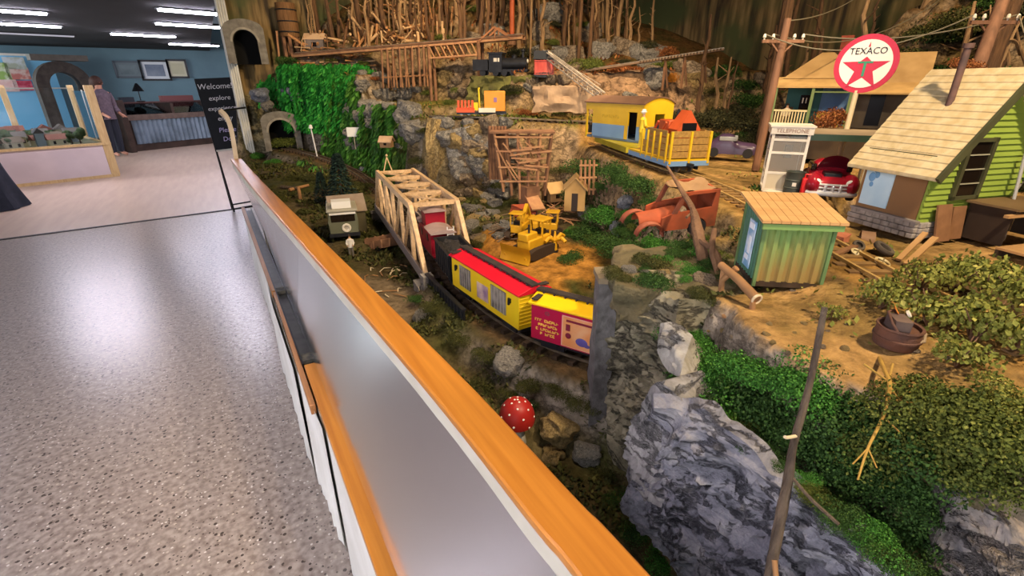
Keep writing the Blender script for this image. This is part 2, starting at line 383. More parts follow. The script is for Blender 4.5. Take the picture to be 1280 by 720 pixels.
# ------------------------------------------------------------------ terrain mesh
xs = np.concatenate([np.arange(.14,1.5,.0125), np.arange(1.5,5.0,.026)])
ys = np.concatenate([np.arange(-.55,1.7,.0125), np.arange(1.7,6.6,.024)])
X, Y = np.meshgrid(xs, ys, indexing='ij'); Z = terrain(X, Y)
def terrain_mat():
    m = bpy.data.materials.new('scenery_ground'); m.use_nodes = True; nt = m.node_tree; N = nt.nodes; L = nt.links
    b = N['Principled BSDF']; b.inputs['Roughness'].default_value = .92; b.inputs['Specular IOR Level'].default_value = .15
    at = N.new('ShaderNodeVertexColor'); at.layer_name = 'soil'
    tc = N.new('ShaderNodeTexCoord'); n = N.new('ShaderNodeTexNoise'); n.inputs['Scale'].default_value = 22; n.inputs['Detail'].default_value = 9; n.inputs['Roughness'].default_value = .7
    L.new(tc.outputs['Object'], n.inputs['Vector'])
    r = N.new('ShaderNodeValToRGB'); r.color_ramp.elements[0].position = .3; r.color_ramp.elements[1].position = .72
    r.color_ramp.elements[0].color = (.34,.32,.30,1); r.color_ramp.elements[1].color = (1.25,1.2,1.15,1); L.new(n.outputs['Fac'], r.inputs['Fac'])
    mx = N.new('ShaderNodeMix'); mx.data_type = 'RGBA'; mx.blend_type = 'MULTIPLY'; mx.inputs['Factor'].default_value = 1
    L.new(at.outputs['Color'], mx.inputs['A']); L.new(r.outputs['Color'], mx.inputs['B']); L.new(mx.outputs['Result'], b.inputs['Base Color'])
    gm = N.new('ShaderNodeNewGeometry'); sx = N.new('ShaderNodeSeparateXYZ'); L.new(gm.outputs['True Normal'], sx.inputs[0]); stp = N.new('ShaderNodeMapRange'); stp.inputs['From Min'].default_value = .75; stp.inputs['From Max'].default_value = .35; L.new(sx.outputs['Z'], stp.inputs['Value'])
    mp = N.new('ShaderNodeMapping'); mp.inputs['Rotation'].default_value = (.4,.5,.2); mp.inputs['Scale'].default_value = (1,1,1.6); L.new(tc.outputs['Object'], mp.inputs['Vector'])
    n3 = N.new('ShaderNodeTexNoise'); n3.inputs['Scale'].default_value = 9; n3.inputs['Detail'].default_value = 8; n3.inputs['Roughness'].default_value = .65; L.new(mp.outputs[0], n3.inputs['Vector'])
    sb = N.new('ShaderNodeMath'); sb.operation = 'SUBTRACT'; sb.inputs[1].default_value = .5; L.new(n3.outputs['Fac'], sb.inputs[0]); ab = N.new('ShaderNodeMath'); ab.operation = 'ABSOLUTE'; L.new(sb.outputs[0], ab.inputs[0])
    rr = N.new('ShaderNodeValToRGB'); rr.color_ramp.elements[0].position = 0; rr.color_ramp.elements[1].position = .06; rr.color_ramp.elements[0].color = (.4,.38,.36,1); rr.color_ramp.elements[1].color = (1.15,1.13,1.1,1); L.new(ab.outputs[0], rr.inputs['Fac'])
    m3 = N.new('ShaderNodeMix'); m3.data_type = 'RGBA'; m3.blend_type = 'MULTIPLY'; L.new(stp.outputs[0], m3.inputs['Factor']); L.new(mx.outputs['Result'], m3.inputs['A']); L.new(rr.outputs['Color'], m3.inputs['B']); L.new(m3.outputs['Result'], b.inputs['Base Color'])
    n2 = N.new('ShaderNodeTexNoise'); n2.inputs['Scale'].default_value = 60; n2.inputs['Detail'].default_value = 8; L.new(tc.outputs['Object'], n2.inputs['Vector'])
    bp = N.new('ShaderNodeBump'); bp.inputs['Strength'].default_value = .8; bp.inputs['Distance'].default_value = .015
    L.new(n2.outputs['Fac'], bp.inputs['Height']); L.new(bp.outputs[0], b.inputs['Normal']); return m
def cmix(a, b, t): return a*(1-t[...,None])+b*t[...,None]
def hexa(h): return np.array(lin(h)[:3])
gx, gy = np.gradient(Z, xs, ys); steep = sstep((np.hypot(gx,gy)-.7)/.9)
N1 = fbm(X*3+9, Y*3, 5); N2 = fbm(X*9+3, Y*9+7, 4); N3 = fbm(X*25+3, Y*25+7, 3)
val = cmix(np.broadcast_to(hexa('5d5236'), Z.shape+(3,)), hexa('474b22'), sstep(.5+N1*1.6))       # valley earth and moss
vil = cmix(np.broadcast_to(hexa('b8925a'), Z.shape+(3,)), hexa('8f7442'), sstep(.45+N2*1.5))      # village dirt
mid = cmix(np.broadcast_to(hexa('8a7240'), Z.shape+(3,)), hexa('666028'), sstep(.5+N1*2))
top = cmix(np.broadcast_to(hexa('7a5a32'), Z.shape+(3,)), hexa('5a4c26'), sstep(.5+N2*2))
col = val
col = cmix(col, vil, sstep((Z-.98)/.12)*sstep((X-.4)/.2)); col = cmix(col, mid, sstep((Z-1.27)/.05)); col = cmix(col, top, sstep((Z-1.55)/.1))
rockc = cmix(np.broadcast_to(hexa('958d82'), Z.shape+(3,)), hexa('5f574a'), sstep(.5+N2*2.2))
rockc = cmix(rockc, hexa('6b6230'), sstep((N1-.1)*4)*.6)
rockw = cmix(rockc, hexa('a88b62'), sstep((X-1.2)/.6)*.55)
col = cmix(col, rockw, steep*sstep((Z-.6)/.1)*.9)
sp = np.hypot((X-1.22)/.36, (Y-1.95)/.42); col = cmix(col, cmix(np.broadcast_to(hexa('c38a3e'), Z.shape+(3,)), hexa('a6742f'), sstep(.5+N3)), 1-sstep((sp+.25*N2-.8)/.3))
pond = np.hypot((X-.42)/.24, (Y-2.05)/.33); col = cmix(col, cmix(np.broadcast_to(hexa('83725a'), Z.shape+(3,)), hexa('6a5c48'), sstep(.5+N1*2)), 1-sstep((pond+.2*N2-1.0)/.3))
# pinkish quarry floor on the back tier
q = 1-sstep((np.hypot((X-2.9)/.75,(Y-3.25)/.5)+.3*N2-.9)/.3); col = cmix(col, cmix(np.broadcast_to(hexa('a08264'), Z.shape+(3,)), hexa('8a7058'), sstep(.5+N3*1.5)), q*sstep((Z-1.36)/.06))
for T, wd in ((T1,.085),(T2,.075),(T3,.085)):
    d, _ = pline(X, Y, [tuple(p) for p in T][::2]); k = 1-sstep((d-wd+.02*N2)/.04)
    col = cmix(col, cmix(np.broadcast_to(hexa('6b5537' if T is not T2 else 'a67f43'), Z.shape+(3,)), hexa('4d3f2c' if T is not T2 else '8b6a35'), sstep(.5+N3*1.5)), k*.9)
nx, ny = Z.shape
me = bpy.data.meshes.new('layout_terrain')
vv = np.stack([X,Y,Z],-1).reshape(-1,3)
ii = np.arange(nx*ny).reshape(nx,ny)
ff = np.stack([ii[:-1,:-1],ii[1:,:-1],ii[1:,1:],ii[:-1,1:]],-1).reshape(-1,4)
me.from_pydata(vv.tolist(), [], ff.tolist())
ca = me.color_attributes.new('soil','FLOAT_COLOR','POINT')
ca.data.foreach_set('color', np.concatenate([col.reshape(-1,3), np.ones((nx*ny,1))],1).astype(np.float32).ravel())
me.polygons.foreach_set('use_smooth',[True]*len(me.polygons)); me.materials.append(terrain_mat())
to = bpy.data.objects.new('layout_terrain', me); C.objects.link(to); tag(to, kind='structure')
# ------------------------------------------------------------------ barrier along the layout
WOOD = mat('orange_oak','cc8634','b06c26',rough=.32,scale=2.2,stretch=(26,1.2,26),detail=5,contrast=.7,spec=.5)
WOOD2 = mat('tan_oak','b07a4a','96643a',rough=.4,scale=2.2,stretch=(26,1.2,26),detail=5)
WHITE = mat('white_paint','dcd9d0','cfcbc0',rough=.55,scale=6)
BLACKP = mat('black_plastic','141416',rough=.3)
rc = spline([(.345,-.6,0),(.340,.285,0),(.334,.444,0),(.320,.906,0),(.250,2.09,0),(.160,3.6,0),(.098,4.93,0)], 6)
def sweep(line, sec, mb, closed=True):
    """sweep a closed (offset,height) section along a plan line"""
    n = len(line); k = len(sec); vs = []
    for i, p in enumerate(line):
        d = (line[min(i+1,n-1)]-line[max(i-1,0)]).normalized(); r = Vector((d.y,-d.x,0))
        for o, z in sec: vs.append((p.x+r.x*o, p.y+r.y*o, p.z+z))
    fs = [(i*k+j, i*k+(j+1)%k, (i+1)*k+(j+1)%k, (i+1)*k+j) for i in range(n-1) for j in range(k)]
    fs += [tuple(range(k-1,-1,-1)), tuple((n-1)*k+j for j in range(k))]
    return mb.add(vs, fs)
rail = thing('handrail','long wooden handrail with orange oak cap and white edge running beside the train layout','handrail',(.3,.3,.95))
rail_off = Vector((.3,.3,.95))
def shifted(mb, off):
    for v in mb.v: v -= off
    return mb
shifted(sweep(rc, [(-.038,.978),(.038,.978),(.041,.983),(.041,.997),(.037,1.0),(-.037,1.0),(-.041,.997),(-.041,.983)], MB()), rail_off).build('wood_cap', WOOD, rail)
shifted(sweep(rc, [(-.037,.925),(-.020,.925),(-.020,.979),(-.037,.979)], MB()), rail_off).build('white_edge_board', mat('cream_paint','cbc5b4','bdb6a3',rough=.5,scale=6), rail)
# upswept end of the rail
es = spline([(.098,4.93,.96),(.108,4.96,1.12),(.112,4.99,1.24),(.100,5.02,1.33),(.062,5.05,1.385)], 6)
mb = MB()
for a, b in zip(es[:-1], es[1:]): mb.bar(a, b+(b-a)*.15, .05, .035, up=(1,0,0))
shifted(mb, rail_off).build('curved_end', mat('pale_wood','cdbba0','bda88a',rough=.5,scale=8), rail)
shifted(MB().cyl((.06,5.05,1.39),(.27,5.3,1.40),.008), rail_off).build('tie_rod', BLACKP, rail)

pane = bpy.data.materials.new('clear_acrylic'); pane.use_nodes = True
nt = pane.node_tree; N = nt.nodes; L = nt.links; N.remove(N['Principled BSDF'])
tr = N.new('ShaderNodeBsdfTransparent'); tr.inputs[0].default_value = (.93,.95,.95,1)
gl = N.new('ShaderNodeBsdfGlossy'); gl.inputs['Roughness'].default_value = .2; gl.inputs['Color'].default_value = (.92,.93,.94,1)
mx = N.new('ShaderNodeMixShader'); lw_ = N.new('ShaderNodeLayerWeight'); lw_.inputs['Blend'].default_value = .5
mr = N.new('ShaderNodeMapRange'); mr.inputs['To Min'].default_value = .45; mr.inputs['To Max'].default_value = 1.0
L.new(lw_.outputs['Fresnel'], mr.inputs['Value']); L.new(mr.outputs[0], mx.inputs[0]); L.new(tr.outputs[0], mx.inputs[1]); L.new(gl.outputs[0], mx.inputs[2])
L.new(mx.outputs[0], N['Material Output'].inputs[0])
# acrylic sheets leaning from the ledge up to the rail
def rx(y):
    for a, b in zip(rc[:-1], rc[1:]):
        if a.y <= y <= b.y: return a.x+(b.x-a.x)*(y-a.y)/(b.y-a.y)
    return rc[-1].x if y > rc[-1].y else rc[0].x
def sheet(y0, y1, n=8):
    mb = MB()
    for side in (0, .004):
        mb.grid(lambda i, j: (.150+(rx(y0+(y1-y0)*i/n)-.036-.150)*j+side, y0+(y1-y0)*i/n, .603+(.94-.603)*j), n+1, 2)
    return mb
for (y0, y1, lb) in ((-.6,2.20,'near reflective clear acrylic sheet leaning between the wooden ledge and the handrail'),(2.203,4.85,'far pale acrylic sheet leaning between the black ledge channel and the handrail')):
    solo('acrylic_sheet', sheet(y0,y1), pane, lb, 'acrylic sheet')
# ledge pieces
def ybar(x0, x1, y0, y1, z0, z1, x0b=None, x1b=None):
    x0b = x0 if x0b is None else x0b; x1b = x1 if x1b is None else x1b
    return MB().add([(x0,y0,z0),(x1,y0,z0),(x1b,y1,z0),(x0b,y1,z0),(x0,y0,z1),(x1,y0,z1),(x1b,y1,z1),(x0b,y1,z1)], [(0,3,2,1),(4,5,6,7),(0,1,5,4),(1,2,6,5),(2,3,7,6),(3,0,4,7)])
solo('ledge_board', ybar(.112,.163,-.6,1.78,.575,.60), WOOD, 'near orange oak ledge board with a dark centre groove, below the acrylic', 'ledge', bevel=.002)
solo('ledge_board', ybar(.088,.106,1.50,2.62,.56,.598), WOOD2, 'short tan wooden ledge strip beside the black channel', 'ledge', bevel=.002)
solo('ledge_board', ybar(.082,.106,2.63,4.80,.56,.60,.055,.08), WOOD2, 'far tan wooden ledge strip running to the end of the barrier', 'ledge', bevel=.002)
ch = thing('cable_channel','open black cable channel set in the ledge below the acrylic','channel',(.13,2,.57))
o_ = Vector((.13,2,.57))
shifted(ybar(.108,.160,1.785,4.70,.565,.588,.082,.125), o_).build('channel_base', mat('grey_channel','4b4a44','35342f',rough=.35,scale=20), ch)
shifted(ybar(.107,.113,1.785,4.72,.588,.603,.080,.086), o_).build('channel_lip', BLACKP, ch)
shifted(ybar(.155,.161,1.785,4.72,.588,.603,.122,.128), o_).build('channel_lip', BLACKP, ch)
for y in (1.83, 2.62): shifted(MB().box((.133-.008*(y>2),y,.597),(.040,.06,.018)), o_).build('bracket', mat('bracket_grey','2e2c28','57503f',scale=40), ch)
# white skirt boards below the ledge
PANEL = mat('white_skirt','e4e2da','d6d3c9',rough=.6,scale=4)
def skirt(y0, y1, xa, xb, zb, n=24):
    mb = MB(); mb.grid(lambda i, j: (xa+(xb-xa)*i/n+(.006*sin(i*1.3)+.004*sin(i*2.9))*(1-j/6), y0+(y1-y0)*i/n, zb+(.574-zb)*j/6), n+1, 7)
    mb.grid(lambda i, j: (xa+(xb-xa)*i/n+.012, y0+(y1-y0)*i/n, zb+(.574-zb)*j/6), n+1, 7); return mb
for (a, xa, lb) in (((-.6,1.37,.01),(.128,.112),'nearest white skirt board below the orange ledge'),((1.39,1.80,.01),(.104,.086),'second white skirt board, where the orange ledge ends'),
                    ((1.82,2.85,.01),(.074,.066),'third white skirt board below the black channel'),((2.87,3.8,.01),(.084,.078),'fourth skirt board, lit bluish by the windows'),((3.82,4.8,.01),(.076,.062),'farthest skirt board at the end of the barrier')):
    solo('skirt_board', skirt(a[0],a[1],xa[0],xa[1],a[2]), PANEL, lb, 'skirt board')

# ------------------------------------------------------------------ far room
TUBE = mat('lamp_diffuser','f4f0ff',emit='f2ecff',es=85)
HOUS = mat('lamp_housing','2a2b2e')
def fixture(px, py, wpx, lb, rotz=.09, on_=True):
    z = 2.50; p = atz(px, py, z); d = (p-Vector((0,0,H))).length; L_ = wpx
    t = thing('ceiling_light', lb, 'ceiling light', p, rotz+.12)
    MB().box((0,0,.022),(L_+.06,.20,.04)).build('housing', HOUS, t, .004)
    MB().box((0,0,-.008),(L_,.15,.02)).build('diffuser', TUBE if on_ else mat('dim_diffuser','b0b0b8',emit='c0c0cc',es=.45), t, .004)
for a in ((245,15,.85,'bright strip light nearest the layout end wall on the black ceiling'),(242,32,1.05,'second strip light back, beside the layout end wall'),(180,44,1.05,'strip light at the middle of the black ceiling'),
          (243,56,1.05,'farthest strip light above the framed pictures'),(-12,12,1.1,'strip light cut by the left edge of the photo, nearest'),(15,30,1.2,'second strip light at the left, above the model case')):
    fixture(*a)
fixture(45,43,1.15,'dim strip light above the blue poster wall', on_=False)
for (x,y) in ((-3.2,3.2),(-1.4,.6),(-3.6,.2),(-5.6,4.2)):
    t = thing('ceiling_light','strip light over the near end of the terrazzo floor','ceiling light',(x,y,2.50),.12,'strip lights over the terrazzo')
    MB().box((0,0,.022),(1.26,.20,.04)).build('housing', HOUS, t); MB().box((0,0,-.008),(1.2,.15,.02)).build('diffuser', TUBE, t)
# framed pictures
def picture(px, py, w, h, fr, mt, art1, art2, lb):
    d = ray(px,py); t = 18.5/d.y; p = Vector((0,0,H))+d*t
    e = thing('framed_picture', lb, 'picture', (p.x,18.5,p.z))
    m = MB(); b = .05
    for c, s in (((0,0,h/2),(w,.05,b)),((0,0,-h/2),(w,.05,b)),((-w/2,0,0),(b,.05,h+b)),((w/2,0,0),(b,.05,h+b))): m.box(c,s)
    m.build('frame', fr, e); MB().box((0,.005,0),(w-.02,.02,h-.02)).build('mat_board', mt, e)
    MB().box((0,-.008,0),(w*.66,.01,h*.62)).build('print', mat('print_'+art1,art1,art2,scale=2.5,rough=.5), e)
FB = mat('black_frame','17181a',rough=.4); FG = mat('grey_frame','59626a',rough=.5)
picture(161,87,.62,.40,FG,mat('grey_mat','6c7a80'),'7b8a8e','5c6a70','grey framed picture, leftmost of three on the blue wall')
picture(194,88,.68,.50,FB,mat('white_mat','d5dade'),'5d6a80','8792a0','black framed picture with white mat, middle of three on the blue wall')
picture(222,86,.46,.46,FB,mat('cream_mat','cfcbb0'),'c8c3a2','b9b595','small black framed cream certificate, rightmost on the blue wall')
# museum counter with glass tops and ribbed front
cx0 = atz(168,190,0); cx1 = atz(262,180,0)
ang = atan2(cx1.y-cx0.y, cx1.x-cx0.x); Lc = (cx1-cx0).length+1.6
ct = thing('display_counter','long museum display counter with ribbed metal front and glazed top below the pictures','display counter',(cx0.x,cx0.y,0),ang)
DW = mat('dark_walnut','4a3a32','382c26',rough=.5,scale=6)
MB().box((Lc/2,.45,.08),(Lc,.8,.16)).box((Lc/2,.50,.45),(Lc-.02,.8,.7)).build('cabinet', DW, ct)
mb = MB(); mb.grid(lambda i, j: (.16+i*(Lc-.2)/300, .075-.045*abs(sin(i*pi/11)), .17+.58*j), 301, 2); mb.build('ribbed_front', mat('ribbed_metal','8494a2','66747f',rough=.4,metal=.2,scale=3), ct)
MB().box((Lc/2,.05,.80),(Lc,.07,.10)).box((Lc/2,.46,.86),(Lc,.84,.04)).build('counter_rail', mat('walnut_rail','6e5d52','5c4c43',scale=7), ct)
MB().box((-.06,.3,.62),(.14,.9,1.24)).build('end_post', DW, ct, .01)
GLS = bpy.data.materials.new('clear_glass'); GLS.use_nodes = True
nt = GLS.node_tree; N = nt.nodes; L = nt.links; N.remove(N['Principled BSDF'])
tr = N.new('ShaderNodeBsdfTransparent'); tr.inputs[0].default_value = (.93,.96,.97,1); gl = N.new('ShaderNodeBsdfGlossy'); gl.inputs['Roughness'].default_value = .05
mx = N.new('ShaderNodeMixShader'); fr = N.new('ShaderNodeFresnel'); fr.inputs['IOR'].default_value = 1.6
L.new(fr.outputs[0], mx.inputs[0]); L.new(tr.outputs[0], mx.inputs[1]); L.new(gl.outputs[0], mx.inputs[2]); L.new(mx.outputs[0], N['Material Output'].inputs[0])
for k in range(3):
    x0 = .1+k*Lc/3; MB().add([(x0,.10,.88),(x0+Lc/3-.12,.10,.88),(x0+Lc/3-.12,.82,1.12),(x0,.82,1.12),(x0,.10,.89),(x0+Lc/3-.12,.10,.89),(x0+Lc/3-.12,.82,1.13),(x0,.82,1.13)],[(0,1,2,3),(4,5,6,7),(0,1,5,4),(3,2,6,7)]).build('glass_lid', GLS, ct)
    MB().box((x0-.05,.46,1.0),(.07,.8,.26)).build('divider', DW, ct)
MB().box((Lc/2,.88,1.08),(Lc,.12,.16)).build('back_ledge', mat('red_brown','6a4a44','583c38',scale=5), ct)
M4 = Matrix.Translation((cx0.x,cx0.y,0)) @ Matrix.Rotation(ang,4,'Z')
for k,(x,y,w_,h_,colr,lb) in enumerate(((.9,.4,.32,.22,'dfe6ea','white leaflet in the counter case under the lamp'),(1.35,.45,.3,.2,'9fb3ba','grey photograph in the middle of the counter case'),(1.75,.42,.2,.16,'c9d3d6','small pale card in the counter case'),(2.6,.4,.25,.14,'d8dcda','pale card near the right end of the counter case'),(3.0,.5,.3,.12,'b9c6cc','strip label in the counter case beside the welcome board'))):
    p = M4 @ Vector((x,y,.892+.333*(y-.1)*.0)); solo('exhibit_card', MB().box((0,0,.004),(w_,h_,.008)), mat('card_'+colr,colr,rough=.4), lb, 'card', p, ang)
p = M4 @ Vector((.95,.88,1.16)); t = thing('desk_lamp','small black desk lamp standing on the back ledge of the counter','lamp',p)
MB().lathe([(.10,0),(.10,.02),(.015,.03)],14).build('base', BLACKP, t); MB().cyl((0,0,.02),(0,0,.32),.012).build('stem', BLACKP, t); MB().lathe([(.14,.26),(.05,.42),(.02,.46)],14).build('shade', BLACKP, t)
for k,(x,sx,sz,cc,lb) in enumerate(((.15,.25,.10,'20262c','black box on the counter ledge at its left end'),(.6,.35,.12,'2a2f36','dark box left of the desk lamp'),(1.9,.9,.14,'7a4b48','long red brown box on the counter ledge'),(2.9,.3,.1,'3a3d42','small dark box on the counter ledge'),(3.2,.5,.18,'8f8a6e','tan carton beside the welcome board'))):
    solo('storage_box', MB().box((0,0,sz/2),(sx,.1,sz)), mat('box_'+cc,cc,rough=.6), lb, 'box', M4 @ Vector((x,.88,1.16)), ang, bevel=.006)
# glazed case with the small model town
A = atz(-150,253,0); B = atz(150,220,0); dirc = (B-A).normalized(); ang2 = atan2(dirc.y,dirc.x); Lk = (B-A).length
cs = thing('display_case','large glazed display case on a pale pink base holding a small model town','display case',(A.x,A.y,0),ang2)
DEP = 1.7
PINK = mat('pale_pink_panel','c8b6b4','bcaaa8',rough=.6,scale=2); PINE = mat('pine_post','c8aa78','b89765',rough=.5,scale=6,stretch=(8,8,1))
MB().box((Lk/2,.03,.30),(Lk,.05,.56)).box((Lk-.03,DEP/2,.30),(.05,DEP,.56)).build('base_panel', PINK, cs)
MB().box((Lk/2,.02,.595),(Lk+.02,.08,.04)).box((Lk-.02,DEP/2,.595),(.08,DEP,.04)).box((Lk/2,.02,.025),(Lk,.07,.05)).build('trim_rail', PINE, cs)
MB().box((Lk/2,DEP/2,.57),(Lk-.1,DEP-.1,.03)).build('table_top', mat('table_green','5f6648','78755c',scale=5), cs)
MB().box((Lk-.02,.9,.30),(.03,1.3,.6)).build('end_board', PINE, cs)
for x,y,w_ in ((Lk-.05,.03,.13),(Lk-1.95,.03,.11),(Lk-3.7,.03,.10),(Lk-.03,DEP,.09),(Lk-1.0,DEP,.09),(Lk-3.0,DEP,.09)):
    MB().box((x,y,.80),(w_,.07,1.56)).build('post', PINE, cs, .006)
for x0,x1 in ((Lk-1.9,Lk-.12),(Lk-3.65,Lk-2.0),(.2,Lk-3.75)): MB().box(((x0+x1)/2,.03,1.08),(x1-x0,.008,.92)).build('glass_pane', GLS, cs)
MB().box((Lk-.03,DEP/2,1.05),(.008,DEP-.15,.86)).build('glass_pane', GLS, cs)
MB().bar((Lk-.03,.75,.62),(Lk-.03,.75,1.5),.02).build('edge_strip', WHITE, cs)
M5 = Matrix.Translation((A.x,A.y,0)) @ Matrix.Rotation(ang2,4,'Z')
random.seed(11)
cols = [('d8cfae','8a5a48'),('c9bd96','6a6258'),('b8b2a0','7a4a3c'),('8f9aa0','4f4a48'),('dcd6c6','70604c'),('9a6a5a','4c4844')]
for k in range(34):
    x = random.uniform(1.2,Lk-.3); y = random.uniform(.2,DEP-.25); wa, ro = cols[k%6]; sx = random.uniform(.14,.3); sy = random.uniform(.12,.2); h_ = random.uniform(.10,.24)
    t = thing('model_house','tiny model town building inside the glazed display case','model building', M5 @ Vector((x,y,.585)), ang2+random.choice((0,.3,1.57)),'model town buildings')
    MB().box((0,0,h_/2),(sx,sy,h_)).build('walls', mat('town_'+wa,wa,rough=.8), t)
    MB().prism([(-sy/2-.02,h_),(sy/2+.02,h_),(0,h_+.09)],'x',-sx/2-.02,sx/2+.02).build('roof', mat('town_'+ro,ro,rough=.8), t)
    for q in (-.25,.25): MB().box((q*sx,-sy/2-.003,h_*.55),(.035,.008,.05)).build('window', BLACKP, t)
tg = mat('town_tree','2f4228','46562f',rough=.9,scale=30)
for k in range(22):
    p = M5 @ Vector((random.uniform(1.0,Lk-.2), random.uniform(.15,DEP-.2), .585)); t = thing('model_tree','tiny dark model tree among the buildings in the display case','model tree',p,0,'model town trees')
    r = random.uniform(.05,.10); m = MB()
    for q in range(7): m.ball((random.uniform(-r,r)*.7,random.uniform(-r,r)*.7,.09+random.uniform(0,r*1.4)), r*random.uniform(.45,.75), 6)
    m.build('crown', tg, t); MB().cyl((0,0,0),(0,0,.1),.012,n=6).build('trunk', DW, t)
# blue poster wall and stone arch behind the case
Pb = atd(62,70,12.2)
bw = thing('poster_board','bright blue display board with a white top edge standing behind the glazed case','display board',(Pb.x,Pb.y,0),ang2)
MB().box((-2.2,.03,1.12),(4.4,.06,2.24)).build('blue_face', mat('sky_blue','74b8e0','80c0e4',rough=.6,scale=1), bw)
MB().box((-2.2,0,2.26),(4.5,.14,.05)).box((-2.0,-.03,1.50),(4.4,.06,.03)).build('white_edge', WHITE, bw)
M6 = Matrix.Translation((Pb.x,Pb.y,0)) @ Matrix.Rotation(ang2,4,'Z')
for k,(px,py,w_,h_,cc,c2,lb) in enumerate(((3,89,.22,.28,'cfd8c0','8fb060','pale poster with a green patch at the left edge of the blue board'),(18,79,.34,.2,'c4ccd0','a8b0a0','pale grey poster at the top of the blue board'),(23,92,.36,.2,'d0b8b0','b87068','pink and red poster in the middle of the blue board'),(6,107,.4,.2,'dcb4b0','e0c8c4','pink poster low on the blue board'),(29,107,.3,.17,'a8304a','c86478','crimson poster low on the blue board'))):
    d = ray(px,py); nrm = Vector((-sin(ang2),cos(ang2),0)); t_ = (Vector((Pb.x,Pb.y,0))-Vector((0,0,0))).dot(nrm)/d.dot(nrm); p = Vector((0,0,H))+d*(t_*.998)
    solo('poster', MB().box((0,0,0),(w_*1.15,.006,h_*1.35)), mat('poster_'+cc,cc,c2,scale=5,rough=.5,contrast=.2), lb, 'poster', p-nrm*.012, ang2)
Pa = atd(104,170,11.5); ar = thing('stone_arch','dark stone tunnel archway standing at the back of the room','archway',(Pa.x,Pa.y,0),ang2)
def archpoly(w0, hs, r, n=14):
    return [(-w0,0),(-w0,hs)]+[(-r*cos(pi*k/n),hs+r*sin(pi*k/n)) for k in range(n+1)]+[(w0,hs),(w0,0)]
STN = mat('dark_stone','4d463f','39342f',rough=.85,scale=9,bump=.6,bscale=14)
mb = MB(); out = archpoly(.50,1.58,.50); inn = archpoly(.27,1.58,.27); n = len(out)
vs = [(a,y,b) for y in (0,.5) for a,b in out]+[(a,y,b) for y in (0,.5) for a,b in inn]; fs = []
for i in range(n-1):
    fs += [(i,i+1,2*n+i+1,2*n+i),(n+i,n+i+1,3*n+i+1,3*n+i),(i,i+1,n+i+1,n+i),(2*n+i,2*n+i+1,3*n+i+1,3*n+i)]
mb.add(vs, fs); mb.build('ring', STN, ar)
MB().box((.05,.25,2.15),(1.0,.5,.12)).build('capstone', mat('cap_stone','6b665c','57534b',scale=7), ar)
# person behind the case
def person():
    p = atz(119,97,1.68); base = atd(119,97,10.9); t = thing('person','person with brown hair in a mauve top standing behind the glazed case','person',(base.x,base.y,0),ang2+.5)
    J = {'pel':(0,0,.95),'sp':(0,0,1.15),'ch':(0,.01,1.36),'nk':(0,.0,1.50),'hd':(0,-.02,1.60),'top':(0,-.02,1.72)}
    E_ = [('pel','sp'),('sp','ch'),('ch','nk'),('nk','hd'),('hd','top')]
    R = {'pel':.15,'sp':.13,'ch':.15,'nk':.055,'hd':.085,'top':.07}
    for s,k in ((-1,'l'),(1,'r')):
        J.update({'sh'+k:(s*.18,.01,1.40),'el'+k:(s*.24,.0,1.12),'wr'+k:(s*.20,-.16,.95),'ha'+k:(s*.19,-.24,.92),'hp'+k:(s*.09,0,.90),'kn'+k:(s*.10,-.01,.50),'an'+k:(s*.10,.02,.09),'to'+k:(s*.11,-.14,.04)})
        E_ += [('ch','sh'+k),('sh'+k,'el'+k),('el'+k,'wr'+k),('wr'+k,'ha'+k),('pel','hp'+k),('hp'+k,'kn'+k),('kn'+k,'an'+k),('an'+k,'to'+k)]
        R.update({'sh'+k:.06,'el'+k:.045,'wr'+k:.032,'ha'+k:.035,'hp'+k:.09,'kn'+k:.06,'an'+k:.042,'to'+k:.035})
        for q in range(5):
            f = 'f%s%d'%(k,q); J[f] = (s*(.19+.018*(q-2)),-.24-(.07 if q else .03),.90-.012*abs(q-2)); R[f] = .009; E_.append(('ha'+k,f))
    ks = list(J); me = bpy.data.meshes.new('body'); me.from_pydata([J[k] for k in ks],[(ks.index(a),ks.index(b)) for a,b in E_],[])
    o = bpy.data.objects.new('body', me); C.objects.link(o); o.parent = t; me.materials.append(mat('skin','c08a70',rough=.6))
    sk = o.modifiers.new('skin','SKIN'); 
    for i,k in enumerate(ks): me.skin_vertices[0].data[i].radius = (R[k],R[k]*.85); me.skin_vertices[0].data[i].use_root = (k == 'pel')
    o.modifiers.new('sub','SUBSURF').levels = 1; o.modifiers['sub'].render_levels = 2
    CL = mat('mauve_cloth','6f5f68','5d5058',rough=.9,scale=20)
    m = MB(); m.lathe([(.19,.84),(.175,1.0),(.17,1.2),(.20,1.36),(.15,1.44),(.075,1.5)],16,Matrix.Diagonal((1,.8,1,1)))
    for s in (-1,1): m.tube([(s*.16,.01,1.40),(s*.22,.0,1.24),(s*.245,0,1.10),(s*.21,-.13,.98)],[.085,.072,.062,.05],10)
    m.build('top', CL, t)
    m = MB()
    for s in (-1,1): m.tube([(s*.08,0,.92),(s*.10,-.01,.5),(s*.10,.02,.10)],[.115,.085,.07],10)
    m.build('trousers', mat('dark_trousers','2b2e38',rough=.9), t)
    m = MB(); m.ball((0,.015,1.66),(.115,.125,.12),10); m.tube([(0,.07,1.68),(0,.10,1.58),(0,.09,1.47)],[.09,.09,.06],8); m.build('hair', mat('brown_hair','4a3026','382219',rough=.7,scale=40), t)
    m = MB(); m.ball((0,-.135,1.60),(.012,.018,.016),6)
    for s in (-1,1): m.ball((s*.035,-.118,1.63),(.012,.008,.008),6)
    m.build('face_details', mat('face_tone','7a4c3c'), t)
person()
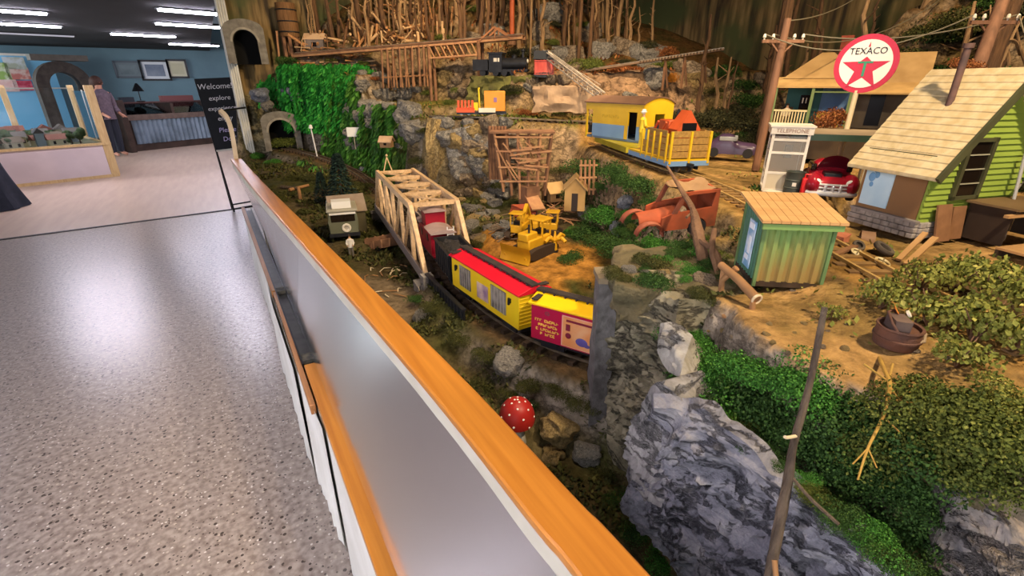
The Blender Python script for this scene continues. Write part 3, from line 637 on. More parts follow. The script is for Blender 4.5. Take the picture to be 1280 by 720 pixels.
# chalkboard sign on a slim stand
S0 = atz(293,265,0); sg = thing('welcome_sign','tall black chalkboard welcome sign on thin black legs at the end of the barrier','sign',(S0.x,S0.y,0),0,None,(0,-.055,.10))
ztop = 1.66; wS = .40
MB().box((wS/2,0,1.24),(wS,.02,.84)).build('chalkboard', mat('chalkboard','15171c','1c1f26',rough=.6,scale=5), sg)
m = MB()
for x in (0,wS): m.bar((x,.01,0),(x,.01,ztop),.022)
m.bar((0,.01,.04),(wS,.01,.04),.018); m.bar((0,.01,.10),(wS,.01,.10),.018); m.bar((0,.2,0),(0,.01,.9),.018); m.bar((wS,.2,0),(wS,.01,.9),.018)
m.build('stand', BLACKP, sg)
MB().box((wS/2,-.01,.81),(wS,.03,.02)).build('ledge', WHITE, sg)
CH = mat('chalk','e8e6ea',rough=.9)
for txt, sz, x, z, c in (('Welcome!',.090,.185,1.565,CH),('explore',.078,.20,1.43,CH),('experience',.072,.20,1.31,CH),('enjoy',.078,.20,1.19,CH),('Please',.080,.19,1.05,mat('lilac_chalk','c9bce6',rough=.9)),('Don\'t',.078,.20,.94,mat('lilac_chalk','c9bce6'))):
    text_mb(txt, sz, .001, frameT((x,-.0125,z),(1,0,0),(0,0,1)), shear=.15).build('lettering', c, sg, fix=False)
# draped table edge at the far left
D = atz(-22,262,0); m = MB()
m.grid(lambda i,j: ((.34+.14*(1-j/8)**1.5+.03*sin(i*1.6)*(1-j/8))*cos(2*pi*i/40), (.34+.14*(1-j/8)**1.5+.03*sin(i*1.6)*(1-j/8))*sin(2*pi*i/40), .01+.73*j/8), 41, 9)
m.lathe([(.345,.74),(.30,.755),(0.0001,.757)],40)
solo('draped_table', m, mat('navy_cloth','1d1f2a','262936',rough=.9,scale=12), 'round table under a dark navy cloth at the left edge of the photo', 'table', (D.x,D.y,0))
# ------------------------------------------------------------------ tracks
RAIL = mat('rail_steel','8a7a62','6a5a48',rough=.4,metal=.5,scale=30); TIE = mat('old_tie','4a3826','332619',rough=.9,scale=30); TIE2 = mat('sandy_tie','8a6a3c','6b5030',rough=.9,scale=30)
RAIL2 = mat('sandy_rail','b39256','97763f',rough=.6,scale=20)
def arclen(T):
    s = [0]
    for a, b in zip(T[:-1], T[1:]): s.append(s[-1]+(b-a).length)
    return s
def along(T, s):
    S = arclen(T); s = max(0, min(s, S[-1]-1e-4))
    for i in range(len(S)-1):
        if S[i] <= s <= S[i+1]:
            u = (s-S[i])/(S[i+1]-S[i]); return T[i].lerp(T[i+1], u), (T[i+1]-T[i]).normalized()
def s_at_y(T, y):
    S = arclen(T); best = min(range(len(T)), key=lambda i: abs(T[i].y-y)); return S[best]
tie_me = {}
def track(T, lb, gauge, s0, s1, pitch, rm, tm, tl):
    p0, _ = along(T, (s0+s1)/2); t = thing('model_railway_track', lb, 'railway track', p0)
    n = int((s1-s0)/.03)
    for sgn in (-1, 1):
        pts = []
        for k in range(n+1):
            p, d = along(T, s0+(s1-s0)*k/n); r = Vector((d.y,-d.x,0)).normalized(); pts.append(p+r*sgn*gauge/2+Vector((0,0,.012))-p0)
        m = MB(); sec = [(-.0035,0),(.0035,0),(.0035,.008),(-.0035,.008)]
        k = 4; vs = []
        for i, p in enumerate(pts):
            d = (pts[min(i+1,n)]-pts[max(i-1,0)]).normalized(); r = Vector((d.y,-d.x,0)).normalized()
            for o, z in sec: vs.append(p+r*o+Vector((0,0,z)))
        m.add(vs, [(i*k+j,i*k+(j+1)%k,(i+1)*k+(j+1)%k,(i+1)*k+j) for i in range(n) for j in range(k)]); m.build('rail', rm, t)
    cnt = min(98, int((s1-s0)/pitch)); first = None
    for k in range(cnt):
        p, d = along(T, s0+(s1-s0)*(k+.5)/cnt)
        if first is None:
            first = MB().box((0,0,.006),(gauge+.055,.020,.014)).build('tie', tm, t); o = first
        else:
            o = first.copy(); C.objects.link(o)
        o.parent = t; o.location = p-p0; o.rotation_euler = (0,0,atan2(d.y,d.x)-pi/2+random.uniform(-.05,.05))
    return t
L1 = arclen(T1)[-1]; L2 = arclen(T2)[-1]; L3 = arclen(T3)[-1]
track(T1,'curved lower track under the circus train, from stone pier to lower tunnel',.062,.25,L1-.02,.058,RAIL,TIE,.1)
track(T2,'sandy track curving past the green shed through the village, under the yellow work train',.072,.15,L2-.05,.05,RAIL2,TIE2,.1)
track(T3,'level track on the middle ledge under the small orange crane',.062,.05,L3-.1,.05,RAIL,TIE,.1)

# ------------------------------------------------------------------ rolling stock
CAST = mat('black_iron','17171a','222226',rough=.5,scale=30); STEEL = mat('wheel_steel','7d7a76',rough=.35,metal=.8)
def bogie(par, x, W, zt, r=.017):
    """a truck: side frames and bolster, wheels as sub-parts; top of rails at z=.02"""
    m = MB()
    for s in (-1, 1): m.box((x,s*W/2*.72,.02+r),(.085,.010,.016)); m.box((x,s*W/2*.72,.02+r+.008),(.04,.014,.02))
    m.box((x,0,zt-.006),(.03,W*.75,.014))
    o = m.build('truck', CAST, par)
    for dx in (-.027,.027):
        w_ = MB()
        for s in (-1,1): w_.cyl((x+dx,s*.029,.02+r),(x+dx,s*.036,.02+r),r,n=14); 
        w_.cyl((x+dx,-.036,.02+r),(x+dx,.036,.02+r),.004,n=8); w_.build('wheelset', STEEL, o)
def place(T, s, L):
    a,_ = along(T, s-L/2); b,_ = along(T, s+L/2); d = b-a
    return (a+b)/2, atan2(d.y,d.x), atan2(d.z, hypot(d.x,d.y))
YEL = mat('circus_yellow','e8c21c','d9ae12',rough=.42,scale=4); RED = mat('circus_red','c9182a','b81024',rough=.42,scale=4); CRIM = mat('crimson','b3123e','a30c34',rough=.45,scale=4)
def boxcar(lb, s, L, W, zb, ht, bodym, roofm, walkm, rise=.024):
    p, rz, pt = place(T1, s, L*.7); t = thing('boxcar', lb, 'model railway car', p, rz, None, (0,-pt,rz))
    m = MB().box((0,0,zb+ht/2),(L,W,ht))
    for k in range(9):                                        # horizontal plank beads on the ends
        for sx in (-1,1): m.box((sx*(L/2+.001),0,zb+.01+ht*(k+.5)/9.5),(.002,W-.006,.004))
    m.build('body', bodym, t, .0015)
    zr = zb+ht
    MB().prism([(-W/2-.008,zr-.002),(-W/2-.008,zr+.004),(0,zr+rise),(W/2+.008,zr+.004),(W/2+.008,zr-.002)],'x',-L/2-.008,L/2+.008).build('roof', roofm, t, .001)
    m = MB().box((0,0,zr+rise+.003),(L+.02,.030,.005))
    for k in range(12): m.box((-L/2+L*(k+.5)/12,0,zr+rise-.002),(.006,.034,.006))
    for sx in (-1,1): m.box((sx*(L/2-.012),-.03 if sx<0 else .03,zr+rise*.55+.002),(.02,.07,.005))
    m.build('roof_walk', walkm, t)
    m = MB().box((0,0,zb-.008),(L*.98,W*.8,.014)).box((0,0,zb-.016),(L*.5,W*.4,.014))
    m.build('underframe', CAST, t)
    for sx in (-1,1):
        bogie(t, sx*L*.34, W, zb-.012); MB().box((sx*(L/2+.014),0,zb-.008),(.04,.012,.012)).build('coupler', CAST, t)
    return t, zr
WALK = mat('dark_walk','2a2320','3a302a',rough=.8,scale=40)
# position of the train on the lower track
sy = s_at_y(T1, 1.485)
t, zr = boxcar('yellow circus boxcar with a red roof and animal pictures on its side', sy, .485, .122, .058, .128, YEL, RED, WALK)
# train runs with local +x away from the camera; the visible left side is local +y
def side(t, x0, x1, z0, z1, W, m, name, th=.002, lb=None):
    o = MB().box(((x0+x1)/2, W/2+th/2, (z0+z1)/2),(x1-x0,th,z1-z0)).build(name, m, t)
    if lb: o['label'] = lb
    return o
PIC1 = mat('animal_picture','4a4238','9a8f82',rough=.4,scale=22,contrast=.5); PIC2 = mat('pale_picture','d8b8a0','8a6a80',rough=.4,scale=18,contrast=.4)
side(t,.085,.175,.082,.168,.122,PIC1,'animal_picture'); side(t,-.045,.035,.082,.145,.122,PIC2,'animal_picture'); side(t,-.165,-.065,.082,.168,.122,PIC1,'animal_picture')
for x in (.20,-.19): MB().box((x,.064,.150),(.014,.006,.016)).box((x,.067,.146),(.006,.006,.022)).build('bracket', CAST, t)
for k,(x,w_) in enumerate(((.13,.09),(-.115,.10))):
    m = MB()
    for q in range(5): m.box((x-w_/2+w_*(q+.5)/5,.0652,.125),(.002,.001,.084))
    m.build('picture_bars', mat('pale_bars','b8aea0'), t)
sr = sy-.485/2-.25-.012
t, zr = boxcar('crimson circus boxcar with a yellow roof beside the stone pier', sr, .46, .122, .058, .125, CRIM, mat('circus_roof_yellow','f0be10','e6b008',rough=.45,scale=4), WALK)
YL = mat('yellow_letters','e8b84a',rough=.5)
for k,(z,w_) in enumerate(((.130,.094),(.114,.070),(.098,.086),(.083,.054))):
    m = MB(); n = int(w_/.0085); random.seed(20+k)
    for q in range(n):
        if random.random() < .12: continue
        x = .172+w_/2-w_*(q+.5)/n; hh = .0085; 
        m.box((x,.0615,z),(.0028,.001,hh)).box((x-.003,.0615,z+random.choice((-1,0,1))*hh*.42),(.006,.001,.0028)).box((x-.003,.0615,z-random.choice((-1,0,1))*hh*.42),(.006,.001,.0028))
    m.build('lettering', YL, t)
m = MB()
for q in range(8): m.prism([(.172+.012*cos(2*pi*(q+.5)/8),.158+.010*sin(2*pi*(q+.5)/8)),(.172+.004*cos(2*pi*(q)/8),.158+.004*sin(2*pi*(q)/8)),(.172+.004*cos(2*pi*(q+1)/8),.158+.004*sin(2*pi*(q+1)/8))],'y',.061,.062)
m.build('emblem', mat('dull_emblem','6a4a48'), t)
POS = mat('orange_poster','d98a4e','e0a878',rough=.4,scale=14,contrast=.4)
o = side(t,.005,.115,.066,.166,.122,POS,'poster'); m = MB(); m.box((.06,.0610,.116),(.118,.0010,.106)); m.build('poster_border', mat('poster_edge','e2a48a'), o); o.location = (0,.0012,0)
m = MB(); m.ball((.048,.0645,.093),(.020,.0012,.014),10); m.ball((.030,.0645,.085),(.012,.0012,.006),8); m.build('poster_animal', mat('violet_blot','574a86'), o)
m = MB(); m.box((.096,.0645,.132),(.014,.0012,.022)); m.ball((.094,.0645,.104),(.010,.0012,.010),8); m.build('poster_figure', mat('maroon_blot','7a1c30'), o)
MB().box((.06,.0645,.155),(.085,.0012,.007)).build('poster_title', mat('maroon_blot','7a1c30'), o)
side(t,-.045,-.002,.062,.176,.122,RED,'door_panel',.003); side(t,-.11,-.055,.075,.165,.122,PIC2,'poster')
# black hopper between the red caboose and the yellow car
sh = sy+.485/2+.16
p, rz, pt = place(T1, sh, .2); t = thing('hopper_car','black open hopper car coupled behind the yellow boxcar','model railway car',p,rz)
L_, W_ = .27, .118; m = MB()
m.box((0,W_/2-.003,.115),(L_,.006,.11)).box((0,-W_/2+.003,.115),(L_,.006,.11)).box((L_/2-.003,0,.115),(.006,W_,.11)).box((-L_/2+.003,0,.115),(.006,W_,.11))
for k in range(7):
    for s in (-1,1): m.box((-L_/2+L_*(k+.5)/7,s*(W_/2+.002),.115),(.006,.006,.105))
for s in (-1,1): m.box((0,s*(W_/2+.001),.170),(L_+.008,.010,.006)); m.box((s*(L_/2+.001),0,.170),(.010,W_+.006,.006))
m.build('hopper_body', mat('hopper_black','1a1a1c','262422',rough=.5,scale=30), t)
m = MB(); m.grid(lambda i,j: (-L_/2+.006+(L_-.012)*i/24, -W_/2+.006+(W_-.012)*j/12, .150+.012*noise.noise((i*.5,j*.5,0))+.010*(1-abs(j-6)/6)), 25, 13); m.build('coal_load', mat('coal','1f1c1a','3a3430',rough=.7,scale=80,bump=.5), t)
MB().box((0,0,.052),(L_*.98,W_*.7,.016)).build('underframe', CAST, t)
for sx in (-1,1): bogie(t, sx*.085, W_, .046); MB().box((sx*(L_/2+.014),0,.05),(.04,.012,.012)).build('coupler', CAST, t)
# red caboose on the bridge
sc_ = sh+.16+.20
p, rz, pt = place(T1, sc_, .25); t = thing('caboose','dark red caboose with grey roof and white ladder inside the truss bridge','model railway car',p,rz)
DR = mat('caboose_red','8e0f22','7a0a1c',rough=.45,scale=8); GR = mat('dusty_roof','a38a80','8d766c',rough=.7,scale=14)
L_, W_ = .34, .112
MB().box((.0,0,.115),(L_-.08,W_,.11)).build('body', DR, t, .001)
MB().box((.03,0,.205),(.09,W_*.9,.075)).build('cupola', DR, t, .001)
def arch(w_, z, r, n=8): return [(-w_/2+w_*k/n, z+r*(1-(2*k/n-1)**2)) for k in range(n+1)]+[(w_/2,z-.003),(-w_/2,z-.003)]
MB().prism(arch(W_+.014,.171,.016),'x',-L_/2,-.015).prism(arch(W_+.014,.171,.016),'x',.075,L_/2).build('roof', GR, t)
MB().prism(arch(W_*.9+.012,.243,.014),'x',-.025,.085).build('cupola_roof', GR, t)
m = MB()
for s in (-1,1):
    m.box((-L_/2+.012,s*(W_/2-.008),.095),(.004,.004,.075)).box((L_/2-.012,s*(W_/2-.008),.095),(.004,.004,.075))
m.box((-L_/2+.012,0,.112),(.004,W_-.016,.004)).box((L_/2-.012,0,.112),(.004,W_-.016,.004)).box((0,0,.057),(L_,W_,.008)); m.build('platform', DR, t)
WL_ = mat('white_metal','dcd6d0',rough=.5); m = MB()
for y in (-.048,-.018): m.bar((-L_/2+.004,y,.06),(-L_/2+.004,y,.20),.004)
for k in range(6): m.bar((-L_/2+.004,-.048,.075+.022*k),(-L_/2+.004,-.018,.075+.022*k),.0035)
m.build('ladder', WL_, t)
m = MB()
for a,b in (((.040,.078),(.040,.105)),((.015,.078),(.015,.105)),((.040,.105),(.015,.105)),((.040,.078),(.015,.078))): m.bar((-L_/2+.006,a[0],a[1]),(-L_/2+.006,b[0],b[1]),.0035)
m.build('handrail', WL_, t)
for s in (-1,1):
    for x in (-.06,.06): MB().box((x,s*(W_/2+.001),.13),(.03,.003,.034)).build('window', BLACKP, t)
MB().box((-(L_-.08)/2-.001,.0,.105),(.003,.034,.08)).build('door', mat('caboose_door','6a0818'), t)
for sx in (-1,1): bogie(t, sx*.11, W_, .052)
MB().box((-L_/2-.014,0,.05),(.04,.012,.012)).build('coupler', CAST, t)
# magenta flat frame beside the hopper
# ------------------------------------------------------------------ truss bridge
b0,_ = along(T1, s_at_y(T1,2.0)); b1,_ = along(T1, s_at_y(T1,3.5)); d = (b1-b0); LB = d.length; rzb = atan2(d.y,d.x)
br = thing('truss_bridge','pale timber through truss bridge over the pond, with a red caboose inside','bridge',(b0.x,b0.y,.76),rzb)
TIM = mat('pale_timber','d6b183','b9966c',rough=.55,scale=5,stretch=(2,12,12)); TIMG = mat('grey_timber','9b8a7c','7c6e66',rough=.6,scale=6)
WB = .235; HB = .295; NP = 6
for s in (1,-1):
    y = s*WB/2; x1 = LB/NP; m = MB()
    m.bar((0,y,.0),(LB,y,.0),.018,.034); m.build('bottom_chord', TIMG, br, .0015)
    m = MB(); m.bar((.0,y,.0),(x1*.96,y,HB),.022,.034); m.bar((LB,y,0),(LB-x1*.96,y,HB),.022,.034); m.bar((x1*.94,y,HB),(LB-x1*.94,y,HB),.022,.034); m.build('top_chord', TIM, br, .002)
    for k in range(1,NP): MB().bar((k*x1,y,0),(k*x1,y,HB),.018,.022,up=(1,0,0)).build('post', TIM, br)
    for k in range(1,NP-1):
        a,b = ((k*x1,HB),((k+1)*x1,0)) if k < NP/2 else ((k*x1,0),((k+1)*x1,HB))
        MB().bar((a[0],y,a[1]),(b[0],y,b[1]),.014,.016).build('diagonal', TIM, br)
    m = MB()
    for k in range(NP*3): m.bar((k*x1/3+.02,y+s*.012,.0),(k*x1/3+.02,y+s*.012,.05),.005)
    MB().bar((0,y+s*.013,.012),(LB,y+s*.013,.012),.006,.05).build('side_plate', mat('grey_plate','8d8078',rough=.5,scale=10), br)
for k in range(1,NP): MB().bar((k*x1,-WB/2,HB),(k*x1,WB/2,HB),.018,.02).build('top_strut', TIM, br)
for k in range(1,NP-1):
    MB().bar((k*x1,-WB/2,HB),((k+1)*x1,WB/2,HB),.009).build('lateral_brace', TIM, br); MB().bar((k*x1,WB/2,HB-.004),((k+1)*x1,-WB/2,HB-.004),.009).build('lateral_brace', TIM, br)
MB().box((LB/2,0,-.012),(LB,WB,.016)).build('deck', mat('dark_deck','3d3128','2c231c',rough=.9,scale=20), br)
for x in (.02,LB-.02): MB().box((x,0,-.11),(.10,WB+.10,.18)).build('abutment', mat('grey_stone','8a8278','6d665e',rough=.9,scale=18,bump=.5), br)
# small figure standing on the top of the bridge (wire post)
m = MB(); m.bar((LB-x1,.02,HB),(LB-x1,.05,HB+.10),.006); m.bar((LB-x1,.08,HB),(LB-x1,.05,HB+.10),.006); m.ball((LB-x1,.05,HB+.11),.008,8); m.build('finial', TIM, br)
# plate girder beside the approach track
g0 = Vector((.688,1.93,.80)); g1 = Vector((.672,1.50,.795)); gd = g1-g0
gg = thing('girder_fence','short black ribbed girder fence beside the track at the near end of the bridge','fence',(g0.x,g0.y,.74),atan2(gd.y,gd.x))
Lg = gd.length; MB().box((Lg/2,0,.03),(Lg,.006,.085)).build('plate', CAST, gg)
MB().box((Lg/2,0,.075),(Lg,.018,.006)).box((Lg/2,0,-.012),(Lg,.018,.006)).build('flange', CAST, gg)
for k in range(13): MB().box((Lg*(k+.5)/13,0,.03),(.007,.016,.085)).build('rib', mat('rib_black','2c2c2e',rough=.5), gg)
MB().box((.0,0,.02),(.05,.05,.10)).build('end_block', mat('grey_stone','8a8278'), gg)

# ------------------------------------------------------------------ stone pier and tunnel mouth
STONE = mat('pier_stone','6f6a66','57524e',rough=.9,scale=26,bump=.8,bscale=30)
def roughbox(c, sz, n, amp, seed, rot=0):
    bm = bmesh.new(); bmesh.ops.create_cube(bm, size=1); bmesh.ops.subdivide_edges(bm, edges=bm.edges, cuts=n, use_grid_fill=True)
    for v in bm.verts:
        v.co = Vector((v.co.x*sz[0], v.co.y*sz[1], v.co.z*sz[2])); q = v.co*18+Vector((seed,0,0))
        v.co += Vector((noise.noise(q),noise.noise(q+Vector((9,0,0))),.5*noise.noise(q+Vector((0,9,0)))))*amp
        v.co = Matrix.Rotation(rot,3,'Z') @ v.co + Vector(c)
    m = MB(); bm.verts.ensure_lookup_table(); m.add([v.co for v in bm.verts], [[v.index for v in f.verts] for f in bm.faces]); bm.free(); return m
pier = thing('stone_pier','tall grey stone pier at the tunnel mouth where the crimson boxcar disappears','pier',(.818,.895,.6))
shifted(roughbox((.818,.895,.86),(.050,.070,.54),9,.008,3,-.53), Vector((.818,.895,.6))).build('pier_shaft', STONE, pier, ang=60)
shifted(roughbox((.822,.893,1.132),(.064,.085,.016),5,.004,5,-.53), Vector((.818,.895,.6))).build('cap', mat('cap_tan','8f7d62','74664f',rough=.9,scale=20), pier, ang=60)

# rock roof over the short tunnel behind the pier
slab = roughbox((.99,.80,1.105),(.34,.33,.09),12,.034,15,-.75)
solo('tunnel_roof_rock', shifted(slab, Vector((.99,.80,1.1))), mat('tan_rock','7d6c4c','4f4a34',rough=.95,scale=11,bump=.9,bscale=34,contrast=.7), 'broad tan rock roofing the tunnel mouth behind the stone pier', 'rock', (.99,.80,1.1), ang=60)
# ------------------------------------------------------------------ village on the near plateau
def aty(px, py, y): d = ray(px,py); t = y/d.y; return Vector((0,0,H))+d*t
def atxx(px, py, x): d = ray(px,py); t = x/d.x; return Vector((0,0,H))+d*t
# --- green corrugated shed
p = atz(941,357,1.178); sh = thing('garden_shed','green corrugated shed with a plank roof beside the railway track','shed',p,-.665)
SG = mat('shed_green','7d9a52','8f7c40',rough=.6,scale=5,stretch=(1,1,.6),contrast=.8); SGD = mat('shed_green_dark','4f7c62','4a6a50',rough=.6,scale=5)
def weathered(name, c1, c2, z0, z1):
    m = bpy.data.materials.new(name); m.use_nodes = True; nt = m.node_tree; N = nt.nodes; L = nt.links; b = N['Principled BSDF']; b.inputs['Roughness'].default_value = .65
    tc = N.new('ShaderNodeTexCoord'); mp = N.new('ShaderNodeMapping'); mp.inputs['Scale'].default_value = (60,60,6); L.new(tc.outputs['Object'], mp.inputs['Vector']); n = N.new('ShaderNodeTexNoise'); n.inputs['Scale'].default_value = 1; n.inputs['Detail'].default_value = 4; L.new(mp.outputs[0], n.inputs['Vector'])
    sp_ = N.new('ShaderNodeSeparateXYZ'); L.new(tc.outputs['Object'], sp_.inputs[0]); mr = N.new('ShaderNodeMapRange'); mr.inputs['From Min'].default_value = z0; mr.inputs['From Max'].default_value = z1; L.new(sp_.outputs['Z'], mr.inputs['Value'])
    ad = N.new('ShaderNodeMath'); ad.operation = 'ADD'; L.new(mr.outputs[0], ad.inputs[0]); sb = N.new('ShaderNodeMath'); sb.operation = 'MULTIPLY_ADD'; sb.inputs[1].default_value = 1.2; sb.inputs[2].default_value = -.6; L.new(n.outputs['Fac'], sb.inputs[0]); L.new(sb.outputs[0], ad.inputs[1])
    r = N.new('ShaderNodeValToRGB'); r.color_ramp.elements[0].color = lin(c1); r.color_ramp.elements[1].color = lin(c2); L.new(ad.outputs[0], r.inputs['Fac']); L.new(r.outputs['Color'], b.inputs['Base Color']); MATS[name] = m; return m
SG = weathered('rust_stained_green','95783c','7b9a52',.03,.13)
w_, d_, hf, hb = .142, .135, .152, .172
MB().box((w_/2,d_/2,.006),(w_+.004,d_+.004,.012)).build('floor_frame', TIE, sh)
def corr(n, P, amp=.0022): 
    m = MB(); m.grid(lambda i,j: P(i/n, j, amp*(1 if (i//4)%2 else -1)), n+1, 2); m.grid(lambda i,j: P(i/n, j, amp*(1 if (i//4)%2 else -1)+.003), n+1, 2); return m
corr(48, lambda u,j,a: (u*w_, a*1.3, .012+(hf-.012)*j)).build('front_wall', SG, sh, ang=20)
corr(64, lambda u,j,a: (u*w_, d_+a, .012+(hb-.012)*j)).build('rear_wall', SG, sh, ang=20)
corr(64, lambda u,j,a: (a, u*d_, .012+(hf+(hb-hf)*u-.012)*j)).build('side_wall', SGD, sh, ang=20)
corr(64, lambda u,j,a: (w_+a, u*d_, .012+(hf+(hb-hf)*u-.012)*j)).build('side_wall', SG, sh, ang=20)
for x,y,h_ in ((0,0,hf),(w_,0,hf),(0,d_,hb),(w_,d_,hb)): MB().box((x,y,h_/2),(.007,.007,h_)).build('corner_post', mat('post_green','6c8a54','5c7444',rough=.6,scale=8), sh)
PLK = mat('pale_plank','d0a36a','bf8f58',rough=.6,scale=3,stretch=(3,30,3),contrast=.7)
m = MB(); n = 9
for k in range(n):
    x0 = -.014+(w_+.03)*k/n; x1 = -.014+(w_+.03)*(k+1)/n-.0012
    m.add([(x0,-.018,hf-.002),(x1,-.018,hf-.002),(x1,d_+.02,hb+.005),(x0,d_+.02,hb+.005),(x0,-.018,hf+.004),(x1,-.018,hf+.004),(x1,d_+.02,hb+.011),(x0,d_+.02,hb+.011)],[(0,3,2,1),(4,5,6,7),(0,1,5,4),(1,2,6,5),(2,3,7,6),(3,0,4,7)])
m.build('plank_roof', PLK, sh)
MB().box((w_/2,-.012,hf-.010),(w_+.02,.006,.012)).build('fascia', SG, sh)
o = MB().box((-.0045,.058,.082),(.002,.044,.110)).build('poster', mat('blue_white_poster','dfe8ee','7fb0d0',rough=.4,scale=26,contrast=.35), sh); 
m = MB(); m.box((-.0058,.058,.124),(.001,.030,.014)).box((-.0058,.055,.08),(.001,.014,.04)).box((-.0058,.062,.05),(.001,.022,.012)); m.build('poster_print', mat('pale_print','f0f2f2'), o)
# --- filling station house
Z0 = 1.185; hx, hy = 1.69, .572; HW, HL, EV, RG = .36, .20, .235, .445
HR = -.27
MH = Matrix.Translation((hx,hy,Z0)) @ Matrix.Rotation(HR,4,'Z')
def local_hit(px, py, axis, val):
    """view ray met with a plane of the station's own frame"""
    I = MH.inverted(); o = I @ Vector((0,0,H)); d = I.to_3x3() @ ray(px,py); return o+d*((val-o[axis])/d[axis])
hs = thing('filling_station','green clapboard filling station with a cream shingle roof and stone base','building',(hx,hy,Z0),HR)
LG = mat('lime_clapboard','8c9e3e','7d8e35',rough=.6,scale=6); BRN = mat('brown_wall','7a5a3c','94683a',rough=.7,scale=4,contrast=.8)
def gable(z): return HW/2*(1-max(0,(z-EV)/(RG-EV)))
m = MB(); n = 24
for k in range(n):
    z0 = .045+(RG-.05)*k/n; z1 = .045+(RG-.05)*(k+1)/n; g0, g1 = gable(z0), gable(z1)
    if g1 < .004: break
    m.add([(HW/2-g0,-.006,z0),(HW/2+g0,-.006,z0),(HW/2+g1,0,z1),(HW/2-g1,0,z1),(HW/2-g0,.004,z0),(HW/2+g0,.004,z0),(HW/2+g1,.004,z1),(HW/2-g1,.004,z1)],[(0,1,2,3),(4,7,6,5),(0,4,5,1),(1,5,6,2),(2,6,7,3),(3,7,4,0)])
m.build('gable_wall', LG, hs, ang=10)
m = MB(); m.prism([(0,.045),(HW,.045),(HW,EV),(HW/2,RG-.006),(0,EV)],'y',.006,HL); m.build('walls', BRN, hs)
# stone base
m = MB(); random.seed(4)
for z in (0,.016,.032):
    y = -.008
    while y < HL: 
        l = random.uniform(.018,.032); m.box((-.004,min(y+l/2,HL-.004),z+.008),(.014,l-.0015,.0145)); y += l
    x = 0
    while x < HW-.01:
        l = random.uniform(.018,.032); m.box((x+l/2,-.008,z+.008),(l-.0015,.014,.0145)); x += l
m.box((HW/2,HL/2,.022),(HW-.01,HL-.01,.043)); m.build('stone_base', mat('base_stone','a39a90','7e766e',rough=.85,scale=40), hs, .002)
MB().box((-.009,HL/2-.004,.050),(.016,HL+.012,.006)).build('sill', mat('grey_sill','8a8078'), hs)
# roof
SHN = mat('cream_shingle','d9c294','c6ab7a',rough=.75,scale=40,stretch=(1,1,1)); DKG = mat('dark_trim','4b4a2c','3e3c24',rough=.7)
for s in (1,-1):
    m = MB(); n = 15; x_e, z_e = -.045, EV-.055
    for k in range(n):
        for q in range(14):
            y0 = -.045+(HL+.07)*q/14; y1 = y0+(HL+.07)/14-.0006
            a0, a1 = k/n, (k+1)/n; jt = random.uniform(-.002,.002)
            P = lambda a, y, up_: ((HW/2+s*(-(HW/2)+x_e+(HW/2-x_e)*a)) if s > 0 else (HW/2-(-(HW/2)+x_e+(HW/2-x_e)*a)), y, z_e+(RG+.008-z_e)*a+up_)
            m.add([P(a0-.01+jt*.5,y0,.007),P(a0-.01+jt*.5,y1,.007),P(a1,y1,.003),P(a1,y0,.003),P(a0-.01,y0,.0),P(a0-.01,y1,.0)],[(0,1,2,3),(0,4,5,1)])
    P2 = lambda a, y, up_: ((x_e+(HW/2-x_e)*a) if s > 0 else HW-(x_e+(HW/2-x_e)*a), y, z_e+(RG+.008-z_e)*a+up_)
    m.add([P2(0,-.045,0),P2(0,HL+.025,0),P2(1,HL+.025,0),P2(1,-.045,0),P2(0,-.045,-.006),P2(0,HL+.025,-.006),P2(1,HL+.025,-.006),P2(1,-.045,-.006)],[(0,1,2,3),(7,6,5,4),(0,4,5,1),(1,5,6,2),(2,6,7,3),(3,7,4,0)])
    r_ = m.build('shingle_roof', SHN, hs, ang=15)
    MB().bar(P2(0,-.049,-.004),P2(1,-.049,-.004),.008,.020).build('bargeboard', DKG, r_)
# flue
q = Vector((HW/2-.075,.09,RG-.10)); m = MB(); m.tube([q,q+Vector((0,0,.16))],[.009,.009],12); m.tube([q+Vector((0,0,.16)),q+Vector((0,0,.172))],[.013,.013],12); m.tube([q+Vector((0,0,-.003)),q+Vector((0,0,.008))],[.014,.012],12); m.build('flue_pipe', mat('rusty_flue','6e5044','54403a',rough=.7,scale=30), hs)
# gable window
a = local_hit(1186,247,1,0); b = local_hit(1241,174,1,0); c = local_hit(1210,174,1,0); wx0, wz0, wz1 = (a.x+c.x)/2, a.z, b.z; wx1 = b.x
win = MB().box(((wx0+wx1)/2,-.006,(wz0+wz1)/2),(wx1-wx0,.004,wz1-wz0)).build('gable_window', mat('dark_glass','1c140e',rough=.12), hs)
m = MB()
for x in (wx0,wx1): m.box((x,-.009,(wz0+wz1)/2),(.012,.010,wz1-wz0+.012))
for z in (wz0,wz1): m.box(((wx0+wx1)/2,-.009,z),(wx1-wx0+.012,.010,.010))
m.build('window_frame', DKG, win)
m = MB()
for k in range(1,4): m.box(((wx0+wx1)/2,-.009,wz0+(wz1-wz0)*k/4),(wx1-wx0,.004,.003))
m.build('glazing_bars', mat('pale_bars2','a09a80'), win)
